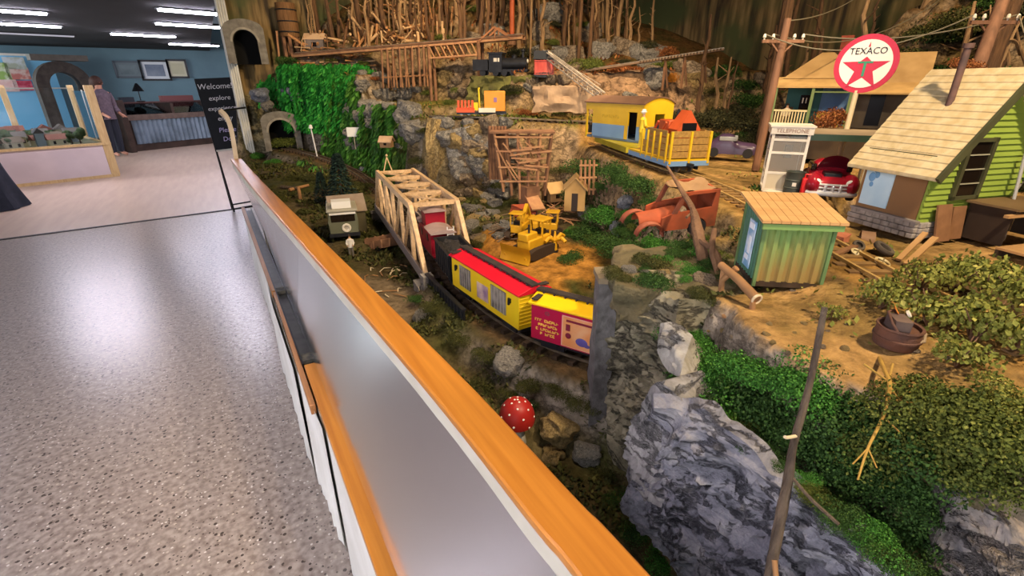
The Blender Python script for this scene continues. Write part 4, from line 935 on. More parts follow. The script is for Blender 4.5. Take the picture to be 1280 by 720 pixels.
# poster on the side wall
a = atxx(1079,252,hx)-Vector((hx,hy,Z0)); b = atxx(1113,196,hx)-Vector((hx,hy,Z0))
y0, y1 = .098, HL-.012
po = MB().box((-.003,(y0+y1)/2,.142),(.004,y1-y0,.155)).build('wall_poster', mat('pale_blue_poster','cfe4ea','b4d2de',rough=.4,scale=12,contrast=.6), hs)
m = MB()
for (y,z,r) in ((.155,.175,.012),(.145,.192,.010),(.165,.150,.014),(.150,.158,.010),(.135,.180,.007),(.162,.128,.008),(.14,.205,.006)): m.ball((-.006,y,z),(.001,r*.8,r),8)
m.build('poster_print', mat('blue_print','6f9cc0'), po)
MB().box((-.002,HL/2,EV-.01),(.008,HL,.018)).build('eave_board', DKG, hs)
# --- flat canopy with posts
cA = atz(998,167,1.415); cn = thing('canopy','flat dark green forecourt canopy behind the phone box','canopy',(cA.x,cA.y,1.2),-.93)
MB().box((.16,.13,.215),(.36,.30,.006)).build('canopy_top', mat('canopy_grey','8a785e','766650',rough=.8,scale=10), cn)
MB().box((.16,-.02,.205),(.36,.010,.024)).box((-.02,.13,.205),(.010,.30,.024)).box((.34,.13,.205),(.010,.30,.024)).build('fascia', mat('bottle_green','2f4632','26392a',rough=.5), cn)
for x,y in ((.26,.0),(.0,.24),(.30,.24)): MB().cyl((x,y,-.01),(x,y,.212),.006,n=10).build('post', mat('cream_post','d6c29a'), cn)
# --- round filling station sign on a pole
S = atd(1082,80,2.0); fx = Vector((cos(-TH-.75),sin(-TH-.75),0))
gz = 1.19
sn = thing('roadside_sign','round red and white star sign on a tall cream pole above the canopy','sign',(S.x,S.y,gz))
rel = Vector((0,0,S.z-gz)); fy = Vector((0,0,1)); ND = fx.cross(fy)     # faces the camera
R_ = .112
def disc(r, off, th, seg=40, x0=0, y0=0):
    m = MB(); T = frameT(rel+ND*off, fx, fy)
    vs = [T @ Vector((x0+r*cos(2*pi*k/seg),y0+r*sin(2*pi*k/seg),z)) for z in (0,th) for k in range(seg)]
    m.add(vs, [tuple(range(seg-1,-1,-1)),tuple(range(seg,2*seg))]+[(k,(k+1)%seg,seg+(k+1)%seg,seg+k) for k in range(seg)]); return m
SR = mat('sign_red','c23048',rough=.4); SW = mat('sign_white','ece2d2',rough=.4)
fx_shift = 0
disc(R_,-.004,.010).build('red_disc', SR, sn); disc(R_*.82,.0065,.001).build('white_face', SW, sn)
T = frameT(rel+ND*.0082, fx, fy); pts = []
for k in range(10):
    r = (.088 if k else .046) if k%2==0 else .034; a = pi/2+2*pi*k/10; pts.append(T @ Vector((r*cos(a), r*sin(a)-.018, 0)))
cen = T @ Vector((0,-.018,0)); m = MB(); m.add([cen]+pts, [(0,k+1,(k+1)%10+1) for k in range(10)]); st_ = m.build('star', SR, sn, fix=False)
T = frameT(rel+ND*.0090, fx, fy); text_mb('T', .062, .0003, T @ Matrix.Translation((0,-.022,0)) @ Matrix.Diagonal((1.5,1.35,1,1))).build('star_letter', mat('sign_green','3c8a6a'), st_, fix=False)
text_mb('TEXACO', .033, .0006, T @ Matrix.Translation((0,.048,0)) @ Matrix.Diagonal((1,1.05,1,1))).build('lettering', BLACKP, sn, fix=False)
m = MB(); m.add([T @ Vector(v) for v in ((-.004,.064,.0),(.004,.064,.0),(.001,.084,.0))], [(0,1,2)]); m.build('flame_mark', SR, sn, fix=False)
MB().cyl((0,.008,-.02),(0,.008,S.z-gz-R_+.01),.010,n=12).build('pole', mat('cream_post','d6c29a'), sn)
# --- phone box
p = atz(953,238,1.19); pb = thing('telephone_box','white framed telephone box with glazed sides behind the shed','phone box',(p.x,p.y,1.19),-.93)
WF = mat('white_frame','e2d8c6','d0c4ae',rough=.5,scale=10); w_, h_ = .125, .235
m = MB()
for x in (0,w_):
    for y in (0,w_): m.box((x,y,h_/2),(.010,.010,h_))
for z in (.006,.075,.155,h_-.03): 
    m.box((w_/2,0,z),(w_,.008,.009)); m.box((0,w_/2,z),(.008,w_,.009))
m.build('frame', WF, pb)
MB().box((w_/2,0,.04),(w_-.01,.004,.065)).build('kick_panel', mat('pale_panel','cbbb9c'), pb)
MB().box((w_,w_/2,h_*.45),(.006,w_,h_*.88)).build('side_panel', mat('brown_panel','a07c58','8d6a48',scale=10), pb); MB().box((w_/2,w_,h_*.45),(w_,.006,h_*.88)).build('back_panel', mat('brown_panel','a07c58'), pb)
BG_ = bpy.data.materials.new('booth_glass'); BG_.use_nodes = True; nb = BG_.node_tree.nodes; nb['Principled BSDF'].inputs['Alpha'].default_value = .22; nb['Principled BSDF'].inputs['Base Color'].default_value = lin('b8b0a0'); nb['Principled BSDF'].inputs['Roughness'].default_value = .35
MB().box((w_/2,0,.15),(w_-.01,.002,.14)).build('front_glass', BG_, pb); MB().box((0,w_/2,.15),(.002,w_-.01,.14)).build('side_glass', BG_, pb)
MB().box((w_/2,w_/2,h_+.006),(w_+.024,w_+.024,.028)).box((w_/2,w_/2,h_+.022),(w_+.034,w_+.034,.006)).build('header', WF, pb)
text_mb('TELEPHONE', .021, .0006, frameT((w_/2,-.0135,h_+.005),(1,0,0),(0,0,1))).build('lettering', mat('faded_red','9a7a68'), pb, fix=False)
MB().box((w_*.6,w_*.85,.15),(.03,.02,.05)).build('telephone', BLACKP, pb)
# --- barrel, petrol can, kerb block
p = atz(990,240,1.20); t = thing('oil_drum','dark grey oil drum with a white emblem standing before the phone box','barrel',(p.x,p.y,1.19))
m = MB(); m.lathe([(.030,0),(.034,.002),(.034,.028),(.036,.030),(.034,.032),(.034,.058),(.036,.060),(.034,.062),(.034,.088),(.036,.091),(.032,.091),(.031,.084),(0.0001,.084)],24); m.build('drum', mat('drum_grey','474a40','3a3d34',rough=.5,scale=10), t)
m = MB(); m.box((0,0,0),(.001,.014,.014)); o = m.build('emblem', WF, t); o.location = (-.0345*cos(.55),-.0345*sin(.55),.045); o.rotation_euler = (0,0,.55)
p = atz(1005,244,1.20); t = thing('petrol_can','bright red petrol can beside the parked red car','can',(p.x,p.y,1.19),-.9)
MB().box((0,0,.038),(.034,.026,.076)).build('can', mat('bright_red','d01c1c',rough=.4), t, .004); m = MB(); m.tube([(-.01,0,.076),(-.01,0,.09),(.012,0,.09),(.012,0,.076)],.003,8); m.build('handle', mat('bright_red','d01c1c'), t)
p = atz(955,242,1.20); solo('concrete_block', roughbox((0,0,.015),(.05,.05,.034),3,.003,2), mat('pale_block','cbbfa8'), 'pale concrete block at the foot of the phone box', 'block', (p.x-.03,p.y-.05,1.19))
# --- old red sedan with open hood
def carbody(L, W, hts, n=40, kx=14):
    """hts(u) -> (roofline z, beltline z, half width factor) for u 0..1 from nose to tail"""
    m = MB()
    def P(i, j):
        u = i/n; z1, wf = hts(u); a = pi*j/kx; cs, sn_ = cos(a), sin(a)
        y = W/2*wf*(abs(cs)**.55)*(1 if cs > 0 else -1); z = .018+(z1-.018)*(sn_**.6 if sn_ > 0 else 0)
        return (L*(u-.5), y, z)
    m.grid(P, n+1, kx+1); return m
def interp(tab):
    us = [a for a,_ in tab]; vs = [b for _,b in tab]
    return lambda u: float(np.interp(u, us, vs))
rz_ = interp([(0,.040),(.03,.058),(.10,.068),(.34,.074),(.40,.080),(.48,.108),(.56,.114),(.70,.112),(.80,.090),(.88,.074),(.97,.062),(1,.040)])
wz_ = interp([(0,.70),(.06,.92),(.2,1),(.8,1),(.95,.92),(1,.7)])
p = atz(1042,250,1.195); cr = thing('vintage_car','old red sedan with chrome grille and raised hood under the canopy','car',(p.x+.10,p.y+.09,1.192),.62); cr.scale = (1.15,1.2,1.2)
CRD = mat('car_red','9c1a28','7a1220',rough=.25,scale=6); MAR = mat('maroon','6a1626','541020',rough=.35,scale=6)
L_, W_ = .26, .125
carbody(L_, W_, lambda u: (rz_(u), wz_(u))).build('body', CRD, cr)
for s in (-1,1):
    m = MB(); m.ball((-L_*.33,s*W_*.40,.045),(.052,.026,.034),12); m.build('front_fender', CRD, cr); m = MB(); m.ball((L_*.30,s*W_*.42,.042),(.050,.020,.030),12); m.build('rear_fender', MAR, cr)
    m = MB(); m.ball((-L_*.47,s*W_*.36,.055),(.008,.012,.012),10); m.build('headlamp', mat('lamp_glass','e8e2d4',rough=.2), cr)
    MB().box((.018,s*W_*.40,.088),(.09,.016,.022)).build('side_window', mat('dark_glass','1c140e'), cr, .004)
    for x in (-L_*.32,L_*.30):
        w_ = thing('wheel',None,None,(x,s*W_*.46,.026)); w_.parent = cr
        m = MB(); m.lathe([(.014,-.008),(.026,-.009),(.028,-.004),(.028,.004),(.026,.009),(.014,.008)],18,Matrix.Rotation(pi/2,4,'X')); m.build('tyre', mat('tyre','232122',rough=.8), w_)
        m = MB(); m.lathe([(.0001,.010),(.006,.010),(.010,.007),(.015,.008),(.0155,-.004),(.0001,-.008)],16,Matrix.Rotation(pi/2 if s<0 else -pi/2,4,'X')); m.build('hubcap', mat('chrome','e6e0d6',rough=.3,metal=.35), w_)
CHR = mat('chrome','e6e0d6')
m = MB(); 
for z in (.030,.040,.050): m.tube([(-L_*.485,-.040,z),(-L_*.505,-.02,z),(-L_*.508,0,z),(-L_*.505,.02,z),(-L_*.485,.040,z)],.0036,8)
for y in (-.02,0,.02): m.ball((-L_*.508,y,.040),(.006,.005,.014),8)
m.build('grille', CHR, cr); m = MB(); m.tube([(-L_*.44,-.066,.022),(-L_*.50,-.05,.022),(-L_*.525,0,.022),(-L_*.50,.05,.022),(-L_*.44,.066,.022)],.007,8); m.build('bumper', CHR, cr)
m = MB(); m.grid(lambda i,j: (-L_*.06-.075*cos(.62)*i/8, (j/8-.5)*.085*(1-.25*(i/8)**2), .082+.075*sin(.62)*i/8+.008*(1-(j/4-1)**2)), 9, 9); m.grid(lambda i,j: (-L_*.06-.075*cos(.62)*i/8+.003, (j/8-.5)*.085*(1-.25*(i/8)**2), .079+.075*sin(.62)*i/8+.008*(1-(j/4-1)**2)), 9, 9); m.build('open_hood', MAR, cr)
MB().box((-L_*.22,0,.070),(.06,.05,.02)).build('engine', BLACKP, cr, .003)
# --- purple sedan at the back
p = atz(912,193,1.21); cp = thing('parked_car','dark purple old sedan parked beyond the work train','car',(p.x,p.y,1.20),2.2)
carbody(.30,.13,lambda u: (rz_(u)*1.15, wz_(u))).build('body', mat('plum','4c3850','3a2c3e',rough=.3,scale=5), cp)
for s in (-1,1):
    MB().box((.02,s*.052,.104),(.10,.02,.024)).build('side_window', mat('pale_glass','8a8a86',rough=.2), cp, .004)
    for x in (-.095,.09): m = MB(); m.lathe([(.001,-.009),(.026,-.009),(.028,0),(.026,.009),(.001,.009)],16,Matrix.Translation((x,s*.060,.026)) @ Matrix.Rotation(pi/2,4,'X')); m.build('wheel', mat('tyre','232122'), cp)
# --- rusty car wreck on the slope
p = on(842,280); wr_scale = 1.12
wr = thing('car_wreck','rusty orange red car wreck sinking in the bushes on the slope','car wreck',(1.26,1.10,1.145),0,None,(.10,-.06,-.36)); wr.scale = (wr_scale,)*3
RU = mat('rust_red','b04e28','6e3c24',rough=.8,scale=14,contrast=.8,bump=.2); RU2 = mat('rust_brown','6a3a28','8a4428',rough=.9,scale=16)
L_, W_, = .20, .11
def arcwheel(x0, x1, z0, r, cx): return [(cx+r*cos(pi-pi*k/8), z0+r*sin(pi*k/8)) for k in range(9)]
for s in (-1,1):
    poly = [(-.05,.02)]+[(.062+.030*cos(pi-pi*k/8),.02+.030*sin(pi*k/8)) for k in range(9)]+[(.118,.02),(.120,.072),(.118,.128),(.108,.128),(.100,.080),(-.02,.070),(-.05,.060)]
    m = MB(); m.prism(poly,'y',s*W_/2-.003,s*W_/2+.003); m.build('side_panel', RU, wr)
    m = MB(); m.prism([(-.02,.070),(-.006,.070),(.022,.126),(.010,.128)],'y',s*W_/2-.004,s*W_/2+.004); m.build('windscreen_pillar', RU2, wr)
    m = MB(); m.prism([(.010,.122),(.118,.124),(.118,.132),(.012,.131)],'y',s*W_/2-.004,s*W_/2+.004); m.build('roof_rail', RU, wr)
MB().box((.118,0,.075),(.006,W_,.105)).build('back_panel', RU, wr); MB().box((.03,0,.024),(.16,W_,.006)).build('floor_pan', RU2, wr)
m = MB(); m.grid(lambda i,j: (.005+.116*i/8,(j/6-.5)*W_,.130+.006*sin(i*1.1+j)-.012*(1-abs(j-3)/3)*(i in (2,3,4))), 9, 7); m.grid(lambda i,j: (.005+.116*i/8,(j/6-.5)*W_,.127+.006*sin(i*1.1+j)-.012*(1-abs(j-3)/3)*(i in (2,3,4))), 9, 7); m.build('dented_roof', mat('dusty_rust','8a6a48','9c7c58',rough=.9,scale=12), wr)
m = MB(); m.grid(lambda i,j: (-.105+.125*i/8, (.030+.018*i/8)*cos(pi*j/10), .030+(.030+.012*i/8)*sin(pi*j/10)), 9, 11); m.grid(lambda i,j: (-.105+.125*i/8, (.028+.017*i/8)*cos(pi*j/10), .030+(.027+.011*i/8)*sin(pi*j/10)), 9, 11); m.build('hood', RU, wr)
for s in (-1,1):
    m = MB(); n = 14
    m.grid(lambda i,j: (-.085+.042*cos(pi*.98-pi*1.05*i/n), s*(W_/2-.012+.012*j), .012+.038*sin(pi*.98-pi*1.05*i/n)+.004*(j==1)), n+1, 3); m.grid(lambda i,j: (-.085+.039*cos(pi*.98-pi*1.05*i/n), s*(W_/2-.012+.012*j), .012+.035*sin(pi*.98-pi*1.05*i/n)+.004*(j==1)), n+1, 3); m.build('front_fender', mat('fender_rust','7a3a26','96543a',rough=.8,scale=20), wr)
m = MB(); m.lathe([(.014,-.008),(.026,-.008),(.026,.008),(.014,.008)],16,Matrix.Translation((.062,-W_/2,.022)) @ Matrix.Rotation(pi/2,4,'X')); m.build('tyre', mat('tyre','232122'), wr)
# --- utility poles, crossarms and wires
PW = mat('pole_wood','8a6248','71503a',rough=.85,scale=14,stretch=(4,4,.5))
def upole(lb, base, top, r, ax, armz, al=.16):
    base, top = Vector(base), Vector(top); t = thing('utility_pole', lb, 'utility pole', base); v = top-base
    MB().tube([(0,0,-.02),v*.5,v],[r*1.1,r,r*.85],12).build('pole', PW, t)
    c = v*armz; ax = Vector(ax).normalized(); m = MB(); m.bar(c-ax*al/2,c+ax*al/2,.012,.014); arm = m.build('crossarm', PW, t)
    ins = []
    for s in (-1,-.55,.55,1):
        q = c+ax*al/2*s*.92; MB().lathe([(.004,0),(.004,.008),(.008,.010),(.006,.022),(.003,.026)],10,Matrix.Translation(q+Vector((0,0,.006)))).build('insulator', mat('insulator','cfc4b0',rough=.3), arm); ins.append(base+q+Vector((0,0,.03)))
    for s in (-1,1): MB().bar(c+ax*al/2*s*.6,c-Vector((0,0,.06)),.006).build('brace', PW, t)
    return t, ins
B1 = atz(946,203,1.22); T_ = atd(985,23,2.55); k = (hypot(B1.x,B1.y))/hypot(T_.x,T_.y); T_ = Vector((T_.x*k,T_.y*k,H+(T_.z-H)*k))
rgt = (cos(TH),-sin(TH),0)
u1, i1 = upole('utility pole with a crossarm standing left of the porch cottage',(B1.x,B1.y,1.2),T_,.018,rgt,.86,.20)
B2 = atd(1215,92,1.95); B2b = Vector((B2.x-.06,B2.y-.02,1.2)); T2_ = atd(1258,-12,2.0)
u2, i2 = upole('thick leaning utility pole behind the cream roof of the filling station',B2b,T2_,.026,rgt,.84,.20)
WR = mat('wire','6e6550',rough=.6)
far = atd(1180,-4,3.0)
for k,(a,b,sag,lb) in enumerate(((i1[0],i2[0],.10,'lowest utility wire sagging between the two poles'),(i1[1],far,.12,'utility wire rising from the cottage pole to the top right'),(i1[3],i2[3],.05,'nearly straight utility wire between the two poles'),(Vector(T_)+Vector((0,0,-.01)),atd(1075,-6,3.0),.03,'short utility wire running up from the top of the cottage pole'),(i2[3],atd(1290,60,1.9),.01,'utility wire leaving the leaning pole to the right'))):
    pts = [Vector(a).lerp(Vector(b),q/14)-Vector((0,0,sag*4*(q/14)*(1-q/14))) for q in range(15)]
    m = MB(); m.tube(pts,.0028,6); solo('utility_wire', m, WR, lb, 'wire')
# --- porch cottage
c0 = atd(968,158,2.85); c1 = atd(1128,150,2.5); ac = atan2(c1.y-c0.y, c1.x-c0.x); Lc2 = .62
ctg = thing('porch_cottage','weathered cottage with tan roof, teal and blue walls and a railed porch','cottage',(c0.x,c0.y,1.2),ac)
TEAL = mat('teal_wall','2f5a52','28504a',rough=.7,scale=8); BLU = mat('blue_wall','5f80a4','54749a',rough=.7,scale=8); TAN = mat('tan_roof','b28f5c','9c7a4a',rough=.8,scale=10); CRM = mat('cream_wall','b9a878','a3935f',rough=.8,scale=8)
zf = .17; zw = .40
MB().box((.31,.20,zf/2),(.64,.44,zf)).build('foundation', mat('dark_base_wood','4d3c28','3b2e20',scale=8), ctg)
MB().box((.10,.16,(zf+zw)/2),(.18,.02,zw-zf)).build('teal_wall', TEAL, ctg); MB().box((.27,.16,(zf+zw)/2),(.16,.02,zw-zf)).build('blue_wall', BLU, ctg); MB().box((.48,.16,(zf+zw)/2),(.27,.02,zw-zf)).build('plank_wall', mat('plank_grey','6f5f48','57493a',scale=10), ctg)
MB().box((.31,.30,(zf+zw)/2),(.60,.26,zw-zf)).build('house_body', CRM, ctg)
wn = MB().box((.11,.148,.30),(.05,.006,.08)).build('window', mat('dark_glass','1c140e'), ctg); m = MB(); m.box((.10,.144,.31),(.006,.003,.03)).box((.118,.144,.31),(.006,.003,.03)); m.build('curtain', WF, wn)
MB().box((.46,.148,.27),(.07,.006,.17)).build('doorway', BLACKP, ctg)
# hipped main roof, lower porch roof
m = MB(); m.add([(-.02,.08,zw+.03),(.40,.08,zw+.03),(.40,.46,zw+.03),(-.02,.46,zw+.03),(.13,.27,zw+.17),(.36,.27,zw+.17)],[(0,1,5,4),(1,2,5),(2,3,4,5),(3,0,4),(0,3,2,1)]); m.build('hip_roof', TAN, ctg)
m = MB(); m.add([(-.05,-.05,zw-.02),(.36,-.05,zw-.02),(.36,.12,zw+.03),(-.05,.12,zw+.03),(-.05,-.05,zw-.012),(.36,-.05,zw-.012),(.36,.12,zw+.038),(-.05,.12,zw+.038)],[(0,3,2,1),(4,5,6,7),(0,1,5,4),(1,2,6,5),(2,3,7,6),(3,0,4,7)]); m.build('porch_roof', mat('porch_tan','c09a60','a88450',scale=12,rough=.8), ctg)
m = MB(); m.add([(.37,.0,zw-.05),(.68,-.02,zw-.05),(.68,.14,zw+.0),(.37,.14,zw+.0),(.37,.0,zw-.042),(.68,-.02,zw-.042),(.68,.14,zw+.008),(.37,.14,zw+.008)],[(0,3,2,1),(4,5,6,7),(0,1,5,4),(1,2,6,5),(2,3,7,6),(3,0,4,7)]); m.build('side_porch_roof', mat('porch_tan','c09a60'), ctg)
m = MB(); m.prism([(.14,zw-.02),(.46,zw-.02),(.30,zw+.15)],'x',.42,.62); m.build('gable_wing', CRM, ctg); m = MB(); m.add([(.40,.12,zw-.03),(.66,.12,zw-.03),(.66,.30,zw+.16),(.40,.30,zw+.16)],[(0,1,2,3)]).add([(.40,.48,zw-.03),(.66,.48,zw-.03),(.66,.30,zw+.16),(.40,.30,zw+.16)],[(0,1,2,3)]); m.build('wing_roof', TAN, ctg)
MB().box((.24,.27,zw+.19),(.05,.05,.10)).box((.24,.27,zw+.245),(.06,.06,.015)).build('brick_chimney', mat('brick_red','9a4a34','7a3a2a',scale=20,rough=.9), ctg)
MB().box((.16,.03,zf+.004),(.38,.18,.012)).build('porch_floor', mat('floor_boards','7a6444'), ctg)
GPO = mat('green_post','6a7a4a'); 
for x in (-.02,.165,.345): MB().box((x,-.04,(zf+zw)/2-.01),(.014,.014,zw-zf-.02)).build('porch_post', GPO, ctg)
m = MB(); m.box((.07,-.04,zf+.09),(.18,.010,.010)).box((.07,-.04,zf+.02),(.18,.008,.008))
for k in range(13): m.box((-.015+.175*k/12,-.04,zf+.055),(.006,.006,.07))
m.build('railing', mat('cream_rail','cdbb8c'), ctg)
MB().box((.255,-.04,zf+.19),(.17,.006,.008)).build('porch_rail', GPO, ctg)
M7 = Matrix.Translation((c0.x,c0.y,1.2)) @ Matrix.Rotation(ac,4,'Z')
# seated figure and yellow bench on the porch
def figure(name, lb, loc, rz, sc_, pose, cl, hat=None):
    """small model person: one continuous skinned body with clothing and hair/hat as parts"""
    t = thing('person', lb, 'person', loc, rz)
    if pose == 'sit': leg = lambda s: [(s*.10,0,.42),(s*.11,-.42,.46),(s*.11,-.45,.06),(s*.11,-.60,.03)]
    else: leg = lambda s: [(s*.10,0,.86),(s*.11,-.02,.47),(s*.11,.02,.08),(s*.12,-.14,.03)]
    hz = .48 if pose == 'sit' else .92
    V = [(0,0,hz),(0,0,hz+.25),(0,0,hz+.47),(0,0,hz+.60),(0,-.02,hz+.70),(0,-.01,hz+.80)]; E_ = [(i,i+1) for i in range(5)]; R = [.14,.13,.15,.055,.09,.07]
    for s in (-1,1):
        b = len(V); V += leg(s); E_ += [(0,b),(b,b+1),(b+1,b+2),(b+2,b+3)]; R += [.09,.065,.045,.04]
        b = len(V); V += [(s*.19,0,hz+.45),(s*.25,-.03,hz+.2),(s*.18,-.22,hz+.08),(s*.16,-.29,hz+.07)]; E_ += [(2,b),(b,b+1),(b+1,b+2),(b+2,b+3)]; R += [.06,.048,.036,.036]
        for q in range(5): V.append((s*(.16+.018*(q-2)),-.36 if q else -.32,hz+.06)); E_.append((b+3,len(V)-1)); R.append(.010)
    me = bpy.data.meshes.new('body'); me.from_pydata([tuple(c*sc_ for c in v) for v in V],E_,[]); o = bpy.data.objects.new('body', me); C.objects.link(o); o.parent = t; me.materials.append(mat('figure_skin','c99a72',rough=.6))
    o.modifiers.new('skin','SKIN')
    for i in range(len(V)): me.skin_vertices[0].data[i].radius = (R[i]*sc_,R[i]*sc_*.85); me.skin_vertices[0].data[i].use_root = (i == 0)
    m_ = o.modifiers.new('sub','SUBSURF'); m_.levels = 1; m_.render_levels = 1
    m = MB(); S_ = Matrix.Scale(sc_,4); m.lathe([(.20,hz-.12),(.185,hz+.1),(.18,hz+.3),(.20,hz+.45),(.14,hz+.53),(.07,hz+.58)],14,S_ @ Matrix.Diagonal((1,.8,1,1)))
    for s in (-1,1): m.tube([Vector(v)*sc_ for v in ((s*.17,0,hz+.46),(s*.25,-.03,hz+.2),(s*.19,-.2,hz+.09))],[.09*sc_,.075*sc_,.06*sc_],8)
    m.build('coat', cl[0], t)
    m = MB()
    for s in (-1,1): m.tube([Vector(v)*sc_ for v in leg(s)[:3]],[.115*sc_,.09*sc_,.07*sc_],8)
    m.build('trousers', cl[1], t)
    m = MB(); m.ball((0,.01*sc_,(hz+.78)*sc_),(.105*sc_,.115*sc_,.085*sc_),8)
    if hat: m.lathe([(.16,hz+.79),(.15,hz+.80),(.11,hz+.80),(.10,hz+.90),(.0001,hz+.93)],12,S_)
    m.build('hat' if hat else 'hair', hat or mat('dark_hair','3a2a1e'), t); return t
bench = thing('porch_bench','yellow wooden bench on the cottage porch','bench',M7 @ Vector((.26,.02,zf+.01)),ac)
m = MB(); m.box((0,0,.03),(.12,.035,.008)); m.build('seat', mat('bench_yellow','b99a3a'), bench); MB().box((0,.016,.055),(.12,.006,.035)).build('backrest', mat('bench_yellow','b99a3a'), bench)
for x in (-.05,.05): MB().box((x,0,.014),(.008,.03,.028)).build('leg', mat('bench_yellow','b99a3a'), bench)
pc = thing('porch_chair','small brown chair on the porch behind the utility pole','chair',M7 @ Vector((.04,.06,zf+.01)),ac)
MB().box((0,0,.036),(.05,.05,.006)).build('seat', TIE, pc); MB().box((0,.024,.065),(.05,.006,.06)).build('backrest', TIE, pc)
for x in (-.02,.02):
    for y in (-.02,.02): MB().box((x,y,.017),(.006,.006,.034)).build('leg', TIE, pc)
figure('person','person in a pale shirt sitting on the cottage porch',M7 @ Vector((.04,.05,zf+.012)),ac,.085,'sit',(mat('pale_shirt','c8b79a',rough=.9),mat('tan_trousers','8a7454',rough=.9)))
# --- log hitching rail on the near plateau
lf = thing('log_rail','rough log hitching rail with a hollow log end, in front of the shed','log fence',(.86,.62,1.15))
o_ = Vector((.86,.62,1.15)); LOG = mat('peeled_log','a87a4e','85603c',rough=.85,scale=16,stretch=(1,1,1),contrast=.8); PAL = mat('cut_wood','d6c09a',rough=.7)
a = atd(901,331,1.10); b = atd(946,374,1.00)
shifted(MB().tube([a,(a+b)/2+Vector((0,0,.004)),b],[.0085,.0095,.0105],12), o_).build('rail_log', LOG, lf)
dv = (b-a).normalized(); m = MB(); T = frameT(b, dv.cross(Vector((0,0,1))), dv.cross(dv.cross(Vector((0,0,1))))); 
m.lathe([(.0108,-.003),(.0125,-.001),(.0125,.002),(.0095,.003),(.0085,-.004)],16,T); shifted(m,o_).build('log_end', PAL, lf)
for q,(px,py,d0,px2,py2,d1) in enumerate(((905,331,1.095,897,398,1.13),(941,378,1.0,936,418,1.02),(903,350,1.10,921,335,1.07),(900,392,1.06,925,408,1.0))):
    shifted(MB().tube([atd(px,py,d0),atd(px2,py2,d1)],[.006,.0075],10), o_).build('post' if q < 2 else 'brace', LOG, lf)
# --- dead snags
BARK = mat('grey_bark','6b5a48','4a3d31',rough=.9,scale=30,stretch=(3,3,.6),bump=.5); BARK2 = mat('brown_bark','5e4330','7a5a40',rough=.9,scale=25,bump=.5)
def snag(lb, pts, rs, m_, twigs=(), name='dead_branch', cat='dead branch', n=10):
    pts = [Vector(p) for p in pts]; b = min(pts, key=lambda q: q.z).copy(); t = thing(name, lb, cat, b)
    sp = spline(pts, 6); k = len(sp); rr = [float(np.interp(i/(k-1)*(len(rs)-1), range(len(rs)), rs))*(1+.12*noise.noise(sp[i]*60)) for i in range(k)]
    shifted(MB().tube(sp, rr, n), b).build('stem', m_, t)
    for tw in twigs:
        tp = [Vector(q) for q in tw[0]]; shifted(MB().tube(spline(tp,4) if len(tp)>2 else tp, [tw[1]]*(len(tp) if len(tp)<3 else (len(tp)-1)*4+1), 7), b).build('twig', tw[2] if len(tw)>2 else m_, t)
    return t
snag('tall dead grey stick standing in front of the green bush on the cliff', [atd(1031,384,.585),atd(1012,480,.60),atd(992,555,.615),atd(985,600,.63),atd(975,650,.645),atd(960,730,.66)],[.0035,.0042,.0050,.0062,.0068,.0075],BARK,
     [([atd(995,545,.61),atd(984,547,.60),atd(981,546,.598)],.0022,PAL),([atd(990,597,.625),atd(1015,625,.62),atd(1048,655,.61)],.0024),([atd(968,700,.648),atd(972,740,.64)],.0035,LOG)])
snag('leaning dead brown trunk standing beside the car wreck', [atd(834,208,1.62),atd(852,238,1.50),atd(866,262,1.42),atd(872,290,1.36),atd(880,325,1.32),atd(890,352,1.30)],[.004,.007,.009,.017,.016,.012],BARK2,
     [([atd(866,265,1.42),atd(858,272,1.40)],.004),([atd(876,300,1.33),atd(896,318,1.27),atd(900,345,1.25)],.008)], 'dead_tree','dead tree')
snag('short brown broken stump right of the car wreck', [atd(893,287,1.32),atd(890,312,1.28),atd(897,340,1.25),atd(901,360,1.22)],[.007,.009,.008,.008],BARK2,(), 'tree_stump','stump')
snag('dry yellow twig plant hanging over the green bush', [on(1099,446)-Vector((0,0,.004)),atd(1106,464,.73),atd(1112,482,0.697),atd(1104,520,0.672),atd(1085,560,0.647),atd(1072,600,0.633)],[.0030,.0030,.0030,.0024,.0018,.0012],mat('straw_twig','b08a3c','8f6c30',rough=.8,scale=20),
     [([atd(1112,482,0.697),atd(1125,500,0.680),atd(1150,505,0.680)],.0015),([atd(1108,475,0.706),atd(1080,455,0.723)],.0016),([atd(1104,520,0.672),atd(1124,540,0.655)],.0012),([atd(1085,560,0.647),atd(1096,585,0.629)],.0010),([atd(1085,560,0.647),atd(1066,580,0.638)],.0010),([atd(1112,470,0.714),atd(1116,455,0.732)],.0018)], 'dry_twig','dry plant')
# --- rusty bucket pile in the foreground
p = on(1117,432); t = thing('rusty_bucket','rusty dented bucket with scrap on top, at the edge of the track','bucket',(p.x,p.y,p.z-.002),.3)
RB = mat('bucket_rust','6a4430','4a3630',rough=.8,scale=30,contrast=.8,bump=.3)
MB().lathe([(.024,0),(.032,.004),(.034,.018),(.036,.019),(.036,.022),(.034,.023),(.033,.036),(.035,.038),(.034,.041),(.030,.040),(.029,.034),(.0001,.034)],22).build('bucket', RB, t)
MB().tube([(.030,0,.038),(.026,.016,.056),(.0,.022,.060),(-.026,.012,.052),(-.03,0,.038)],.0022,8).build('handle', RB, t)
roughbox((-.008,.004,.046),(.034,.026,.022),3,.006,7,.4).build('scrap_lid', mat('scrap_grey','584640','6f5a4c',scale=30,rough=.7), t)
m = MB(); m.add([(.0,.0,.048),(.026,.004,.046),(.018,.018,.070),(.004,.014,.066),(.030,.016,.052)],[(0,1,2),(0,2,3),(1,4,2)]); m.build('orange_scrap', mat('orange_scrap','c0752e'), t)
